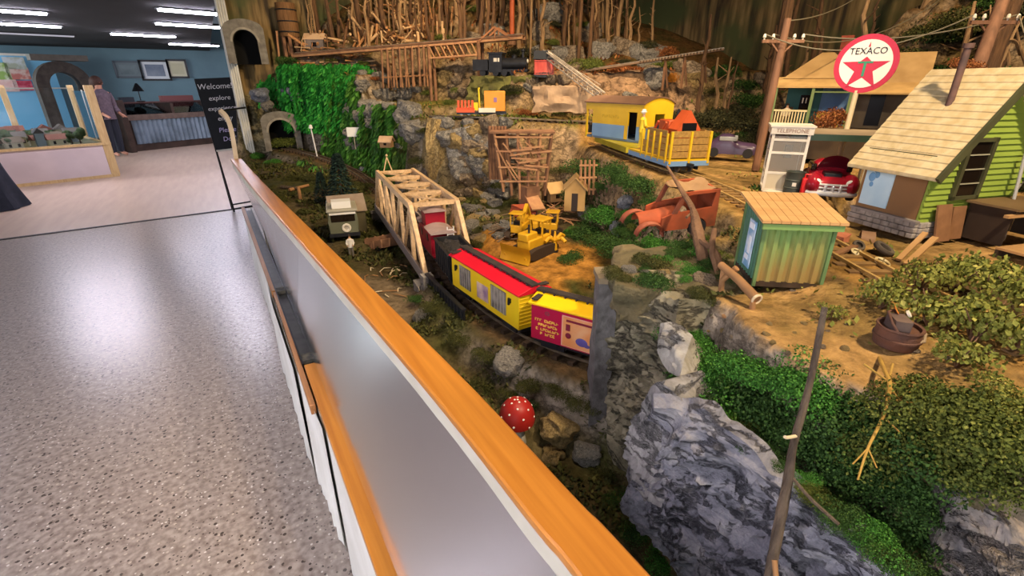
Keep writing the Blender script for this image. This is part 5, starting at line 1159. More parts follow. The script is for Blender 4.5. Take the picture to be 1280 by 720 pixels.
MB().lathe([(.0001,.0),(.0065,.0),(.0065,.003),(.0001,.004)],12,Matrix.Translation((.026,-.004,.054)) @ Matrix.Rotation(.9,4,'X')).build('white_cap', WF, t)
MB().tube([(-.018,-.02,.02),(-.004,-.036,.024),(.008,-.034,.034)],.003,8).build('spout', mat('pale_metal','9a8468'), t)
# --- tyres, hubs and scrap in front of the filling station
TY = mat('dusty_tyre','4a4036','5e5244',rough=.9,scale=20)
def tyre(px, py, R_, lb, tilt, rz=0, m_=TY):
    p = on(px,py); m = MB(); m.lathe([(R_*.58,-R_*.2),(R_*.92,-R_*.24),(R_,-R_*.1),(R_,R_*.1),(R_*.92,R_*.24),(R_*.58,R_*.2),(R_*.55,0),(R_*.58,-R_*.2)],22)
    return solo('tyre', m, m_, lb, 'tyre', (p.x,p.y,p.z+R_*.25+abs(sin(tilt))*R_*.6), rz, None, 0, None, (tilt,0,rz))
tyre(1103,318,.026,'dusty worn tyre leaning on the ground before the stone base',.5,.3); tyre(1072,312,.016,'small dark tyre beside the red scrap',.7,-.4)
def hub(px, py, R_, lb):
    p = on(px,py); t = thing('hubcap', lb, 'hubcap', (p.x,p.y,p.z+.004),0,None,(.35,-.2,.3))
    MB().lathe([(.0001,.003),(R_*.35,.002),(R_*.8,-.001),(R_,.003),(R_,.005),(R_*.75,.002),(R_*.35,.006),(.0001,.007)],20).build('disc', mat('hub_cream','d8c79a','b09c70',scale=40,rough=.4), t)
    MB().box((0,0,.007),(R_*1.3,R_*.2,.002)).box((0,0,.007),(R_*.2,R_*1.3,.002)).build('spokes', mat('hub_shadow','7a6a48'), t)  # cross of browner bars on the cream disc
hub(1101,331,.018,'cream spoked hubcap lying in the sand nearest the track'); hub(1070,319,.016,'cream hubcap lying beside the small tyre')
def plank(lb, a, b, w_, th, m_, name='plank', cat='plank'):
    a, b = Vector(a), Vector(b); c = (a+b)/2; m = MB(); m.bar(a-c,b-c,w_,th); return solo(name, m, m_, lb, cat, c)
PB = mat('brown_board','8a6240','7a5436',rough=.8,scale=8,stretch=(4,4,4)); PTAN = mat('tan_board','b48a58','a07848',rough=.8,scale=8)
plank('long tan plank lying below the stone base, left one', atd(1155,296,1.22)+Vector((0,0,.01)), on(1122,328,.006), .012,.006,PTAN)
plank('second tan plank lying below the stone base, right one', atd(1168,300,1.20)+Vector((0,0,.006)), on(1132,334,.006), .014,.006,PTAN)
plank('grey brown plank among the tyres', on(1042,322,.008), on(1068,312,.01), .014,.006,PB)
for (px,py,w_,h_,tl,lb) in ((1178,285,.055,.105,.22,'brown board leaning on the green wall, left one'),(1200,278,.05,.095,.14,'brown board leaning on the green wall under the window')):
    q = local_hit(px,py+12,1,-.04); q = MH @ Vector((q.x,-.040 if tl>.2 else -.030,0)); solo('leaning_board', MB().box((0,0,h_/2),(w_,.005,h_)), PB, lb, 'board', (q.x,q.y,1.182), 0, None, 0, None, (-tl,0,HR))
p = on(1050,303); solo('scrap_metal', roughbox((0,0,.012),(.05,.034,.024),4,.012,12), mat('scrap_red','a5583c','c07a58',rough=.7,scale=25), 'crumpled red scrap metal behind the small tyre', 'scrap', (p.x,p.y,p.z))
p = on(1083,300); solo('scrap_fender', MB().grid(lambda i,j: (.032*cos(pi*i/10),(j/4-.5)*.035,.026*sin(pi*i/10)), 11, 5).grid(lambda i,j: (.029*cos(pi*i/10),(j/4-.5)*.035,.023*sin(pi*i/10)), 11, 5), mat('fender_tan','8c6a4c','7a583e',scale=20), 'brown curved fender lying between tyres', 'scrap', (p.x,p.y,p.z),.5)
# --- dark lean-to, timber ramp, awning and pump at the right edge
lt = thing('lean_to','dark timber lean-to shelter at the right foot of the green wall','lean-to',MH @ Vector((.16,-.075,0)),HR)
MB().box((.10,.055,.05),(.20,.006,.10)).build('back_wall', mat('lean_dark','3a2a1c','2c2016',rough=.9), lt); [MB().box((x,.0,.05),(.006,.10,.10)).build('side_wall', mat('lean_dark','3a2a1c'), lt) for x in (0,.20)]
MB().box((.10,.0,.104),(.22,.13,.006)).build('roof', mat('lean_roof','6a5232','7c6240',scale=8), lt); MB().box((.0,-.055,.088),(.07,.012,.008)).build('lintel', PTAN, lt)
pf = thing('timber_platform','tan timber loading platform in front of the dark lean-to','platform',MH @ Vector((.10,-.21,-.01)),HR)
for k in range(6): MB().box((.0+.027*k,0,.022),(.026,.11,.006)).build('plank', PTAN, pf)
MB().box((.067,-.05,.009),(.16,.008,.02)).box((.067,.05,.009),(.16,.008,.02)).build('bearer', TIE, pf)
aw = thing('awning','corrugated tan awning on a pale pipe post at the right edge of the photo','awning',(1.55,.33,1.17))
a = atd(1283,172,1.42)-Vector((1.55,.33,1.17)); m = MB(); m.grid(lambda i,j: (a.x-.05+.24*j, a.y-.03+.16*i/24, a.z+.004*(1 if (i//2)%2 else -1)+.02*j), 25, 2); m.grid(lambda i,j: (a.x-.05+.24*j, a.y-.03+.16*i/24, a.z-.003+.004*(1 if (i//2)%2 else -1)+.02*j), 25, 2); m.build('corrugated_sheet', mat('awning_tan','c9a06a','b08a56',rough=.6,scale=12), aw)
b0_ = atd(1282,192,1.36)-Vector((1.55,.33,1.17)); MB().cyl(b0_, Vector((b0_.x-.012,b0_.y-.03,0)), .0045, n=10).build('post', mat('pipe_grey','a09a90',rough=.4), aw); MB().bar(b0_+Vector((-.004,-.012,-.10)), b0_+Vector((.16,.02,-.10)),.006).build('rail', mat('pipe_grey','a09a90'), aw)
pm = thing('fuel_pump','yellow green old fuel pump at the right edge beside the awning post','fuel pump',(1.49,.255,1.17),-.4)
MB().box((0,0,.06),(.055,.045,.12)).build('cabinet', mat('pump_yellow','a59a3a','8f8a3c',scale=10), pm, .004); MB().box((0,0,.14),(.045,.035,.04)).build('meter_head', mat('pump_orange','c88a50'), pm, .004); MB().box((0,-.023,.145),(.03,.002,.02)).build('dial', WF, pm)
MB().tube([(-.028,0,.13),(-.045,-.01,.09),(-.04,-.015,.04),(-.030,-.01,.02)],.004,8).build('hose', BLACKP, pm); MB().lathe([(.012,.16),(.022,.17),(.024,.19),(.012,.205),(.0001,.207)],14).build('globe', WF, pm)
# ------------------------------------------------------------------ yellow work train
WY = mat('work_yellow','dcb124','c99d18',rough=.45,scale=6); WB_ = mat('work_blue','7d9cba','6f8eae',rough=.5,scale=6); ROOFB = mat('brown_roof','7a5a44','684a38',rough=.7,scale=8)
def flatcar(lb, T, s, L, W, zb, deckm, sillm, extra=None):
    p, rz, pt = place(T, s, L*.7); t = thing('flat_car', lb, 'model railway car', p, rz)
    m = MB()
    for k in range(16): m.box((-L/2+L*(k+.5)/16,0,zb+.006),(L/16-.0012,W,.010))
    m.build('plank_deck', deckm, t)
    for s_ in (-1,1): MB().box((0,s_*(W/2-.004),zb-.008),(L,.010,.022)).build('side_sill', sillm, t)
    for x in (-L/2+.004,L/2-.004): MB().box((x,0,zb-.008),(.010,W,.022)).build('end_sill', sillm, t)
    for sx in (-1,1): bogie(t, sx*L*.36, W*.8, zb-.010, .02); MB().box((sx*(L/2+.016),0,zb-.012),(.045,.016,.014)).build('coupler', CAST, t)
    return t, p, rz
# stake car nearer to us
s1 = s_at_y(T2, 1.74); L_, W_, zb = .44, .205, .072
t, p, rz = flatcar('blue grey flat car with yellow stake sides behind the village track', T2, s1, L_, W_, zb, WY, WB_)
# local +x points along the track towards the near end
PLW = mat('brown_slats','a8803e','8c6a32',rough=.7,scale=14,stretch=(1,6,6))
x1 = L_/2-.008
m = MB(); 
for k in range(4): m.box((x1,0,zb+.030+.030*k),(.006,W_-.01,.027))
m.build('end_boards', PLW, t)
for y in (-W_/2+.008,0,W_/2-.008): MB().box((x1+.006,y,zb+.062),(.012,.010,.140)).build('end_stake', WY, t)
for s_ in (-1,1):
    m = MB()
    for k in range(4): m.box((L_/2-.15,s_*(W_/2-.008),zb+.030+.030*k),(.28 if k < 2 else .20,.006,.027))
    m.build('side_boards', PLW, t)
    for x in (-.07,-.01,.055,.12,.19): MB().box((x,s_*(W_/2-.002),zb+.058),(.009,.009,.13)).build('side_stake', WY, t)
M8 = Matrix.Translation(p) @ Matrix.Rotation(rz,4,'Z')
# orange machinery riding in the stake car
om = thing('machine_load','orange machine with a hopper loaded in the stake car','machinery',M8 @ Vector((.045,.005,zb+.012)),rz); om.scale = (1.15,1.15,1.25)
ORG = mat('machine_orange','c8562a','b04a24',rough=.5,scale=14)
MB().box((0,0,.06),(.26,.10,.016)).build('frame', ORG, om)
for x in (-.09,-.02,.05): 
    for y in (-.045,.045): MB().lathe([(.004,-.006),(.026,-.006),(.026,.006),(.004,.006)],14,Matrix.Translation((x,y,.027)) @ Matrix.Rotation(pi/2,4,'X')).build('roller', ORG, om)
m = MB(); m.prism([(-.04,.07),(.04,.07),(.05,.10),(0,.165),(-.05,.10)],'x',.04,.115); o = m.build('hopper', ORG, om); MB().box((.1165,0,.10),(.003,.06,.045)).build('opening', BLACKP, o)
MB().box((-.05,0,.100),(.09,.05,.05)).build('engine_box', ORG, om, .004); MB().cyl((-.02,.02,.12),(-.02,.02,.165),.006).build('exhaust', CAST, om)
for x in (-.10,-.03): MB().bar((x,-.05,.07),(x+.05,-.05,.12),.008).build('strut', ORG, om)
figure('person','person in a long yellow raincoat and white hat standing on the stake car',M8 @ Vector((-.155,-.066,zb+.012)),rz+pi,.108,'stand',(mat('raincoat','e3c02a',rough=.5),mat('raincoat','e3c02a')),mat('white_hat','e6e0d0'))
# flat car with the crew cabin
s2 = s1-.44/2-.05-.58/2+.01; L2_, W2_ = .58, .20
t, p, rz = flatcar('yellow flat car carrying the blue and yellow crew cabin', T2, s2, L2_, W2_, zb, mat('olive_yellow','b9a828','a08e20',rough=.5,scale=8), mat('olive_yellow','b9a828'))
M9 = Matrix.Translation(p) @ Matrix.Rotation(rz,4,'Z')
cb = thing('crew_cabin','blue and yellow railway crew cabin with curved brown roof on the yellow flat car','cabin',(2.205,2.35,p.z+zb+.013),-pi/2+.02)
Lb, Wb_, hb = .50, .235, .212; hblue = .088
# local: +x near end, -y visible left side ... built as walls so the openings are real
def wall_y(y, x0, x1, z0, z1, m_, name, th=.008): return MB().box(((x0+x1)/2,y,(z0+z1)/2),(x1-x0,th,z1-z0)).build(name, m_, cb)
VS = -1 if (Matrix.Rotation(rz,3,'Z') @ Vector((0,-1,0))).x < 0 else 1
for y, vis in ((VS*Wb_/2,True),(-VS*Wb_/2,False)):
    if vis:
        dx0, dx1, dz = .135, .205, .165            # door opening
        m = MB()
        for a,b,c,d in ((-Lb/2+.07,dx0,.012,hblue),(dx1,Lb/2,.012,hblue)): m.box(((a+b)/2,y,(c+d)/2),(b-a,.008,d-c))
        m.build('blue_side', WB_, cb); m = MB()
        for a,b,c,d in ((-Lb/2+.07,dx0,hblue,hb),(dx1,Lb/2,hblue,hb),(dx0,dx1,dz,hb),(-Lb/2,-Lb/2+.07,hb-.045,hb)): m.box(((a+b)/2,y,(c+d)/2),(b-a,.008,d-c))
        m.build('yellow_side', WY, cb)
        m = MB(); m.box((dx0-.012,y+VS*.003,.09),(.024,.006,.155)); m.build('sliding_door', WY, cb)
        MB().box((-Lb/2+.012,y,hb/2),(.010,.010,hb)).build('corner_post', WY, cb)
        m = MB(); sg_ = 1 if VS < 0 else -1
        for q in range(8):
            x = -.02+sg_*(q-3.5)*.019; m.box((x,y+VS*.0045,.135),(.003,.001,.017)).box((x+sg_*.005,y+VS*.0045,.135+(.007,-.007,.0)[q%3]),(.008,.001,.003)).box((x+sg_*.009,y+VS*.0045,.135+(.003,-.002)[q%2]),(.003,.001,.010))
        m.build('lettering', mat('faded_gold','b8962a'), cb)
    else:
        wall_y(y,-Lb/2,Lb/2,.012,hblue,WB_,'blue_side'); wall_y(y,-Lb/2,Lb/2,hblue,hb,WY,'yellow_side')
xe = Lb/2; m = MB()
yo = -VS*.012
for a,b,c,d in ((-Wb_/2,yo-.04,.012,hblue),(yo+.04,Wb_/2,.012,hblue)): m.box((xe,(a+b)/2,(c+d)/2),(.008,b-a,d-c))
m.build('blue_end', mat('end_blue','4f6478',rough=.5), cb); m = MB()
for a,b,c,d in ((-Wb_/2,yo-.04,hblue,hb),(yo+.04,Wb_/2,hblue,hb),(yo-.04,yo+.04,.155,hb)): m.box((xe,(a+b)/2,(c+d)/2),(.008,b-a,d-c))
n = 10; m.prism([(-Wb_/2,hb)]+[(-Wb_/2+Wb_*k/n,hb+.034*(1-(2*k/n-1)**2)) for k in range(1,n)]+[(Wb_/2,hb)],'x',xe-.004,xe+.004); m.build('yellow_end', WY, cb)
m = MB(); m.prism([(-Wb_/2,hb)]+[(-Wb_/2+Wb_*k/n,hb+.034*(1-(2*k/n-1)**2)) for k in range(1,n)]+[(Wb_/2,hb)],'x',-xe+.07,-xe+.078); m.box((-xe+.074,0,hb/2),(.008,Wb_,hb)); m.build('far_end', WY, cb)
m = MB(); w2 = Wb_+.022; po = [(-w2/2+w2*k/n,hb+.036*(1-(2*k/n-1)**2)+.001) for k in range(n+1)]; m.prism(po+[(a,b-.006) for a,b in reversed(po)],'x',-Lb/2-.012,Lb/2+.012); m.build('curved_roof', ROOFB, cb)
MB().box((0,0,.006),(Lb,Wb_,.012)).build('floor', mat('cabin_floor','6a7a88'), cb); MB().box((.0,0,.10),(.30,.02,.14)).build('partition', mat('cabin_dark','1f1814'), cb)
MB().box((-Lb/2+.035,VS*Wb_/2*.9,.05),(.03,.01,.05)).build('brake_wheel', CAST, cb)
# ------------------------------------------------------------------ small orange crane car on the middle ledge
def t3(px): 
    best = min(T3, key=lambda q: abs((640+F*((q.x*cos(TH)-q.y*sin(TH)))/((q.x*sin(TH)+q.y*cos(TH))*cos(PT)-(q.z-H)*sin(PT)))-px)); return best
q = t3(604); i_ = T3.index(q); dirv = (T3[i_+1]-T3[i_-1]); oc = thing('rail_crane','small orange and yellow rail crane car on the middle ledge','rail crane',q+Vector((0,0,.012)),atan2(dirv.y,dirv.x)+.25)
OY = mat('crane_orange','e0902a','d68420',rough=.45); OO = mat('crane_red_orange','e0521e',rough=.45)
MB().box((0,0,.035),(.36,.10,.016)).build('deck', CAST, oc); 
for sx in (-1,1): bogie(oc, sx*.12, .10, .034)
MB().box((.095,0,.115),(.15,.125,.135)).build('cab', OY, oc, .003); MB().box((.04,-.064,.055),(.12,.01,.03)).build('white_sill', WF, oc); MB().box((.10,-.0635,.125),(.022,.003,.03)).build('cab_emblem', mat('emblem_violet','8a6a90'), oc)
MB().box((-.115,0,.055),(.13,.11,.03)).build('tool_deck', OO, oc)
for k in range(5): MB().box((-.165+.025*k,-.03,.09),(.014,.05,.06)).build('tool_box', OO, oc)
for y in (-.02,.02): MB().bar((-.012,y,.05),(-.018,y,.20),.010).build('boom_post', mat('crane_yellow','e6c022'), oc)
MB().box((-.015,0,.2),(.012,.05,.01)).build('boom_head', mat('crane_yellow','e6c022'), oc); MB().box((-.04,-.03,.08),(.03,.03,.05)).build('winch', mat('crane_yellow','e6c022'), oc)
# ------------------------------------------------------------------ timber tower below the ledge
RTIM = mat('brown_timber','8a6244','6a4a34',rough=.85,scale=16); LTIM = mat('light_timber','b08258','96694a',rough=.85,scale=16)
def tower():
    A = atd(618,168,3.0); Bq = atd(690,172,3.0); g = .84
    t = thing('timber_tower','tall ramshackle timber tower standing in the sand pit below the middle ledge','timber tower',(A.x,A.y,g)); o_ = Vector((A.x,A.y,g)); random.seed(5)
    r = (Bq-A); r.z = 0; L_ = r.length; r.normalize(); dp = Vector((-r.y,r.x,0)); zt = A.z
    def P(u, v, z): return o_+r*u*L_+dp*v*.14+Vector((0,0,z-g))
    for j in range(2):
        for k in range(6):
            u = k/5; zb = g-.04+.12*(.5-abs(u-.55))*-1; zb = .98-.10*(1-abs(u-.6)*1.2)
            shifted(MB().bar(P(.15+u*.75,j,zb),P(u,j,zt+random.uniform(-.02,.02)),.013,.013), o_).build('post', RTIM if k%2 else LTIM, t)
    for j in range(2):
        for z in (zt-.015,zt-.10,zt-.20,zt-.29):
            f = (zt-z)/.4; shifted(MB().bar(P(.12*f,j-.05,z),P(1-.1*f,j-.05,z+random.uniform(-.015,.015)),.012,.010), o_).build('girt', LTIM, t)
        for k in range(7):
            u = random.uniform(0,.7); z = zt-random.uniform(.02,.16); shifted(MB().bar(P(u,j-.08,z),P(u+random.uniform(.15,.3),j-.08,z-random.uniform(.08,.14)),.008,.008), o_).build('brace', LTIM, t)
    for k in range(9): 
        u = .45+.5*random.random(); z = zt-.08-.03*k/2; shifted(MB().bar(P(u-.2,-.2,z),P(u+.15,-.2,z+random.uniform(-.02,.02)),.010,.010), o_).build('loose_timber', LTIM, t)
    shifted(MB().bar(P(-.08,.5,zt+.012),P(1.05,.5,zt+.012),.17,.012), o_).build('deck', RTIM, t)
    # chute under the tower
    c = P(.62,.0,.93); shifted(MB().box(c,(.10,.10,.12)), o_).build('chute', RTIM, t); shifted(MB().bar(c+Vector((0,0,.02)),c+Vector((-.03,-.16,-.06)),.09,.012), o_).build('spout', LTIM, t)
tower()
# retaining wall of dark posts left of the tower
w0 = atd(612,172,3.12); rw = thing('post_wall','dark row of upright timber posts holding the rock left of the timber tower','retaining wall',(w0.x,w0.y,.95))
for k in range(6): MB().bar((.020*k*cos(TH),-.020*k*sin(TH),.06),(.020*k*cos(TH),-.020*k*sin(TH),.40),.016).build('post', RTIM, rw)
# little trestle right of the green hill
w0 = atd(728,200,2.75); lt_ = thing('trestle_bent','narrow timber trestle bent beside the crew cabin track','trestle',(w0.x,w0.y,1.0))
for k in range(4): MB().bar((.022*k,-.012*k,.0),(.022*k-.01,-.012*k,.20),.010).build('post', LTIM, lt_)
for z in (.03,.1,.17): MB().bar((-.02,0,z),(.08,-.04,z),.010).build('girt', LTIM, lt_)
# ------------------------------------------------------------------ sheds, planks and machines in the sand pit
def hut(name, lb, loc, rz, sx, sy, h_, rise, wm, rm, cat='hut', door=True, ov=.012, rot=None):
    t = thing(name, lb, cat, loc, rz, None, rot)
    MB().box((0,0,h_/2),(sx,sy,h_)).build('walls', wm, t)
    m = MB(); m.prism([(-sy/2,h_),(sy/2,h_),(0,h_+rise)],'x',-sx/2,sx/2); m.build('gable', wm, t)
    for s in (-1,1):
        m = MB(); m.add([(-sx/2-ov,s*(sy/2+ov),h_-rise*ov/(sy/2)),(sx/2+ov,s*(sy/2+ov),h_-rise*ov/(sy/2)),(sx/2+ov,0,h_+rise+.002),(-sx/2-ov,0,h_+rise+.002),(-sx/2-ov,s*(sy/2+ov),h_-rise*ov/(sy/2)+.005),(sx/2+ov,s*(sy/2+ov),h_-rise*ov/(sy/2)+.005),(sx/2+ov,0,h_+rise+.008),(-sx/2-ov,0,h_+rise+.008)],[(0,3,2,1),(4,5,6,7),(0,1,5,4),(1,2,6,5),(2,3,7,6),(3,0,4,7)]); m.build('roof_slope', rm, t)
    if door: MB().box((-sx/2-.001,0,h_*.4),(.004,sy*.3,h_*.8)).build('door', mat('door_dark','2c2018'), t); MB().box((0,-sy/2-.001,h_*.55),(sx*.25,.004,h_*.35)).build('window', mat('dark_glass','1c140e'), t)
    return t
p = on(691,256); hut('mine_shed','small tan gabled mine shed on stilts behind the plank heap',(0,0,0),0,.12,.11,.07,.05,mat('shed_tan','9a7650','83623f',scale=10),mat('shed_roof_tan','b8935e','a07d4c',scale=10)) .location = (p.x,p.y,p.z+.03)
p = on(752,238); hut('ore_shed','tan plank shed half hidden by the green hillside',(p.x-.10,p.y+.12,p.z-.12),.9,.16,.12,.13,.06,mat('shed_ochre','b08a52','97733f',scale=10),mat('shed_roof_tan','b8935e'))
random.seed(9)
def heap(n, px0, px1, py0, py1, lmin, lmax, label, group, m_, w_=.007, name='loose_plank'):
    for k in range(n):
        p = on(random.uniform(px0,px1), random.uniform(py0,py1)); a = random.uniform(0,pi); L_ = random.uniform(lmin,lmax); m = MB().box((0,0,0),(L_,w_,w_*.6))
        solo(name, m, m_, label, 'plank', (p.x,p.y,p.z+.008+.02*random.random()), 0, group, 0, None, (random.uniform(-.4,.4),random.uniform(-.45,.45),a))
heap(46,676,716,255,282,.06,.15,'thin loose plank in the heap below the tan mine shed','planks below the mine shed',LTIM)
heap(24,615,650,268,305,.07,.16,'weathered loose plank on the bank left of the digger','planks left of the digger',mat('grey_plank','7d6650','665240',rough=.9,scale=14))
p = on(654,268); solo('red_scrap', roughbox((0,0,.03),(.13,.11,.05),5,.022,31), mat('rust_scrap','a8502e','8a3a26',rough=.8,scale=18), 'crumpled rusty red wreckage at the top of the sand pit', 'wreckage', (p.x,p.y,p.z))
DY = mat('digger_yellow','d6a01e','c28e18',rough=.5,scale=12)
def dozer(lb, loc, rz, s, blade=True):
    t = thing('bulldozer', lb, 'bulldozer', loc, rz); t.scale = (s,)*3
    for y in (-.05,.05):
        m = MB(); pr = [(.07*cos(a)*(1)+(.05 if cos(a)>0 else -.05),.028+.026*sin(a)) for a in [2*pi*k/20 for k in range(20)]]; m.prism(pr,'y',y-.016,y+.016); tr_ = m.build('crawler_track', mat('track_dark','3a2c20',rough=.8), t)
        m = MB(); [m.lathe([(.002,0),(.012,0),(.012,.004),(.002,.004)],10,Matrix.Translation((x,y-.018,.028)) @ Matrix.Rotation(pi/2,4,'X')) for x in (-.07,-.02,.03,.08)]; m.build('wheels', DY, tr_)
    MB().box((.0,0,.07),(.17,.075,.05)).build('hull', DY, t, .006); MB().box((.05,0,.105),(.08,.06,.04)).build('engine_hood', DY, t, .006)
    m = MB()
    for x in (-.085,-.02):
        for y in (-.034,.034): m.bar((x,y,.09),(x,y,.165),.007)
    m.build('cab_frame', DY, t); MB().box((-.052,0,.17),(.09,.09,.008)).build('cab_roof', DY, t, .003); MB().box((-.055,0,.105),(.03,.04,.03)).build('seat', BLACKP, t)
    MB().cyl((.06,.015,.12),(.06,.015,.165),.005,n=8).build('exhaust', CAST, t)
    if blade:
        m = MB(); m.grid(lambda i,j: (.15-.012*sin(pi*j/6), (i/8-.5)*.17, .005+.075*j/6), 9, 7); m.grid(lambda i,j: (.155-.012*sin(pi*j/6), (i/8-.5)*.17, .005+.075*j/6), 9, 7); m.build('blade', DY, t)
        for y in (-.06,.06): MB().bar((.02,y,.035),(.148,y,.03),.010).build('push_arm', DY, t)
    else:
        MB().bar((.05,0,.10),(.14,0,.18),.022).bar((.14,0,.18),(.21,0,.09),.016).build('boom', DY, t); m = MB(); m.prism([(.185,.09),(.235,.09),(.24,.04),(.20,.03),(.18,.06)],'y',-.03,.03); m.build('bucket', DY, t)
    return t
p = on(667,318); dozer('large yellow bulldozer with a wide blade, nearest in the sand pit', (p.x,p.y,p.z-.003), 3.5, 1.05)
p = on(650,296); dozer('yellow digger with a bent boom behind the large bulldozer', (p.x,p.y,p.z), .7, .85, False)
p = on(680,296); dozer('second yellow bulldozer right of the digger in the sand pit', (p.x+.02,p.y+.02,p.z), 2.4, .8)
p = on(693,315); t = thing('water_pump','small yellow pump with splayed pipes at the right of the sand pit','pump',(p.x,p.y,p.z))
MB().cyl((0,0,0),(0,0,.07),.016,.012).build('column', DY, t); m = MB(); [m.tube([(0,0,.06),(.05*cos(a),.05*sin(a),.085),(.075*cos(a),.075*sin(a),.07)],.010,8) for a in (.3,1.9,3.4,4.9)]; m.build('pipe_arms', DY, t); MB().cyl((0,0,.07),(0,0,.11),.010,.004).build('spout', DY, t); MB().lathe([(.02,0),(.02,.012),(.0001,.014)],12).build('base', CAST, t)
# ------------------------------------------------------------------ back tier
# long timber trestle
D0 = atd(372,70,5.1); D1 = atd(655,47,4.35); dv = (D1-D0); LT = dv.length
ts = thing('timber_trestle','long timber trestle bridge with a pony truss along the back ledge','trestle bridge',(D0.x,D0.y,1.62)); o_ = Vector((D0.x,D0.y,1.62)); dn = dv.normalized(); sd = dn.cross(Vector((0,0,1))).normalized()
def tp(px): 
    """point of the deck line seen at image column px"""
    return min((D0+dv*k/200 for k in range(201)), key=lambda q: abs(640+F*(q.x*cos(TH)-q.y*sin(TH))/((q.x*sin(TH)+q.y*cos(TH))*cos(PT)-(q.z-H)*sin(PT))-px))
for s in (-1,1): shifted(MB().bar(D0+sd*s*.045,D1+sd*s*.045,.022,.028), o_).build('stringer', LTIM, ts)
shifted(MB().bar(D0+Vector((0,0,.018)),D1+Vector((0,0,.018)),.13,.008), o_).build('deck', RTIM, ts)
for s in (-1,1): shifted(MB().bar(D0+sd*s*.032+Vector((0,0,.028)),D1+sd*s*.032+Vector((0,0,.028)),.006,.010), o_).build('rail', RAIL, ts)
for px in (480,487,494,502,510,518,526,533):
    q = tp(px)
    for s in (-1,1): shifted(MB().bar(q+sd*s*.05,q+sd*s*.085-Vector((0,0,.36)),.016), o_).build('bent_post', LTIM if s < 0 else RTIM, ts)
    shifted(MB().bar(q-sd*.09-Vector((0,0,.26)),q+sd*.09-Vector((0,0,.26)),.012), o_).build('bent_girt', LTIM, ts)
a = tp(502)-sd*.08-Vector((0,0,.26)); b = tp(536)-sd*.08-Vector((0,0,.26)); shifted(MB().bar(a,b,.012), o_).build('long_girt', LTIM, ts)
a, b = tp(538), tp(598)
for s in (-1,1):
    lo = Vector((0,0,-.115)); shifted(MB().bar(a+sd*s*.05+lo,b+sd*s*.05+lo,.014), o_).build('truss_chord', LTIM, ts)
    for k in range(8): 
        u, v = a.lerp(b,k/8), a.lerp(b,(k+1)/8); shifted(MB().bar(u+sd*s*.05,v+sd*s*.05+lo,.009), o_).build('truss_web', LTIM, ts)
a, b = tp(602), tp(640); mid_ = (a+b)/2+Vector((0,0,.10))
for s in (-1,1):
    e = sd*s*.055; shifted(MB().bar(a+e,mid_+e,.014).bar(mid_+e,b+e,.014).bar((a+b)/2+e,mid_+e,.010), o_).build('king_post_truss', mat('red_timber','9c6844',rough=.8), ts)
for px in (538,600):
    q = tp(px)
    for s in (-1,1): shifted(MB().bar(q+sd*s*.05,q+sd*s*.05-Vector((0,0,.50)),.024), o_).build('pier_post', RTIM, ts)
# black steam locomotive
p = atd(632,95,4.35); gz_ = ground(p.x,p.y); lo = thing('steam_locomotive','black steam locomotive parked on the back ledge under the trestle end','locomotive',(p.x,p.y,p.z),-.75)
MB().cyl((-.02,0,.10),(.20,0,.10),.05,n=18).build('boiler', CAST, lo); MB().box((-.08,0,.105),(.12,.12,.15)).box((-.08,0,.185),(.14,.14,.012)).build('cab', CAST, lo); MB().lathe([(.012,.14),(.012,.19),(.02,.20),(.02,.215)],12,Matrix.Translation((.16,0,0))).build('chimney', CAST, lo); MB().lathe([(.024,.13),(.024,.165),(.0001,.18)],12,Matrix.Translation((.08,0,0))).build('dome', CAST, lo)
MB().box((.03,0,.045),(.36,.09,.02)).build('frame', CAST, lo); MB().box((-.22,0,.09),(.14,.12,.09)).build('tender', CAST, lo)
for x in (-.2,-.08,0,.08,.16):
    for s in (-1,1): MB().lathe([(.003,-.005),(.028,-.005),(.028,.005),(.003,.005)],14,Matrix.Translation((x,s*.05,.028)) @ Matrix.Rotation(pi/2,4,'X')).build('wheel', CAST, lo)
m = MB(); m.box((-.08,-.061,.13),(.03,.003,.03)).box((-.05,-.061,.13),(.016,.003,.03)); m.build('cab_window', WF, lo); MB().lathe([(.0001,.004),(.018,.0),(.018,-.006)],12,Matrix.Translation((.206,0,.12)) @ Matrix.Rotation(pi/2,4,'Y')).build('headlamp', WF, lo)
# stone ledge below locomotive keeps it standing
solo('ledge_rock', roughbox((0,0,-.115),(.62,.30,.22),12,.055,44,-.75), mat('mossy_rock','6d6a34','55502c',rough=.9,scale=12,bump=.5), 'mossy rock ledge carrying the black locomotive', 'rock', (p.x,p.y,p.z-.001))
# red dragline excavator with silver lattice boom
p = atd(680,96,4.15); dg = thing('dragline','red dragline excavator with a long silver lattice boom reaching down','excavator',(p.x,p.y,p.z),-.6)
DRD = mat('dragline_red','b0382c','c05a48',rough=.5,scale=10); SIL = mat('silver_boom','b8ac9c','a0907e',rough=.5)
MB().box((0,0,.075),(.17,.13,.10)).build('house', DRD, dg, .004); MB().box((0,0,.14),(.19,.15,.01)).build('house_roof', mat('roof_dark','2a2c30'), dg); MB().box((-.03,0,.17),(.12,.11,.06)).build('engine_deck', mat('roof_dark','2a2c30'), dg)
for y in (-.05,.05): m = MB(); m.prism([(.09*cos(a),.014+.02*sin(a)) for a in [2*pi*k/16 for k in range(16)]],'y',y-.02,y+.02); m.build('crawler_track', CAST, dg)
m = MB()
for k in range(7): m.box((-.075+.025*k,-.068,.075),(.004,.004,.11))
m.box((0,-.068,.02),(.17,.006,.006)).box((0,-.068,.125),(.17,.006,.006)); m.build('guard_rail', DRD, dg)
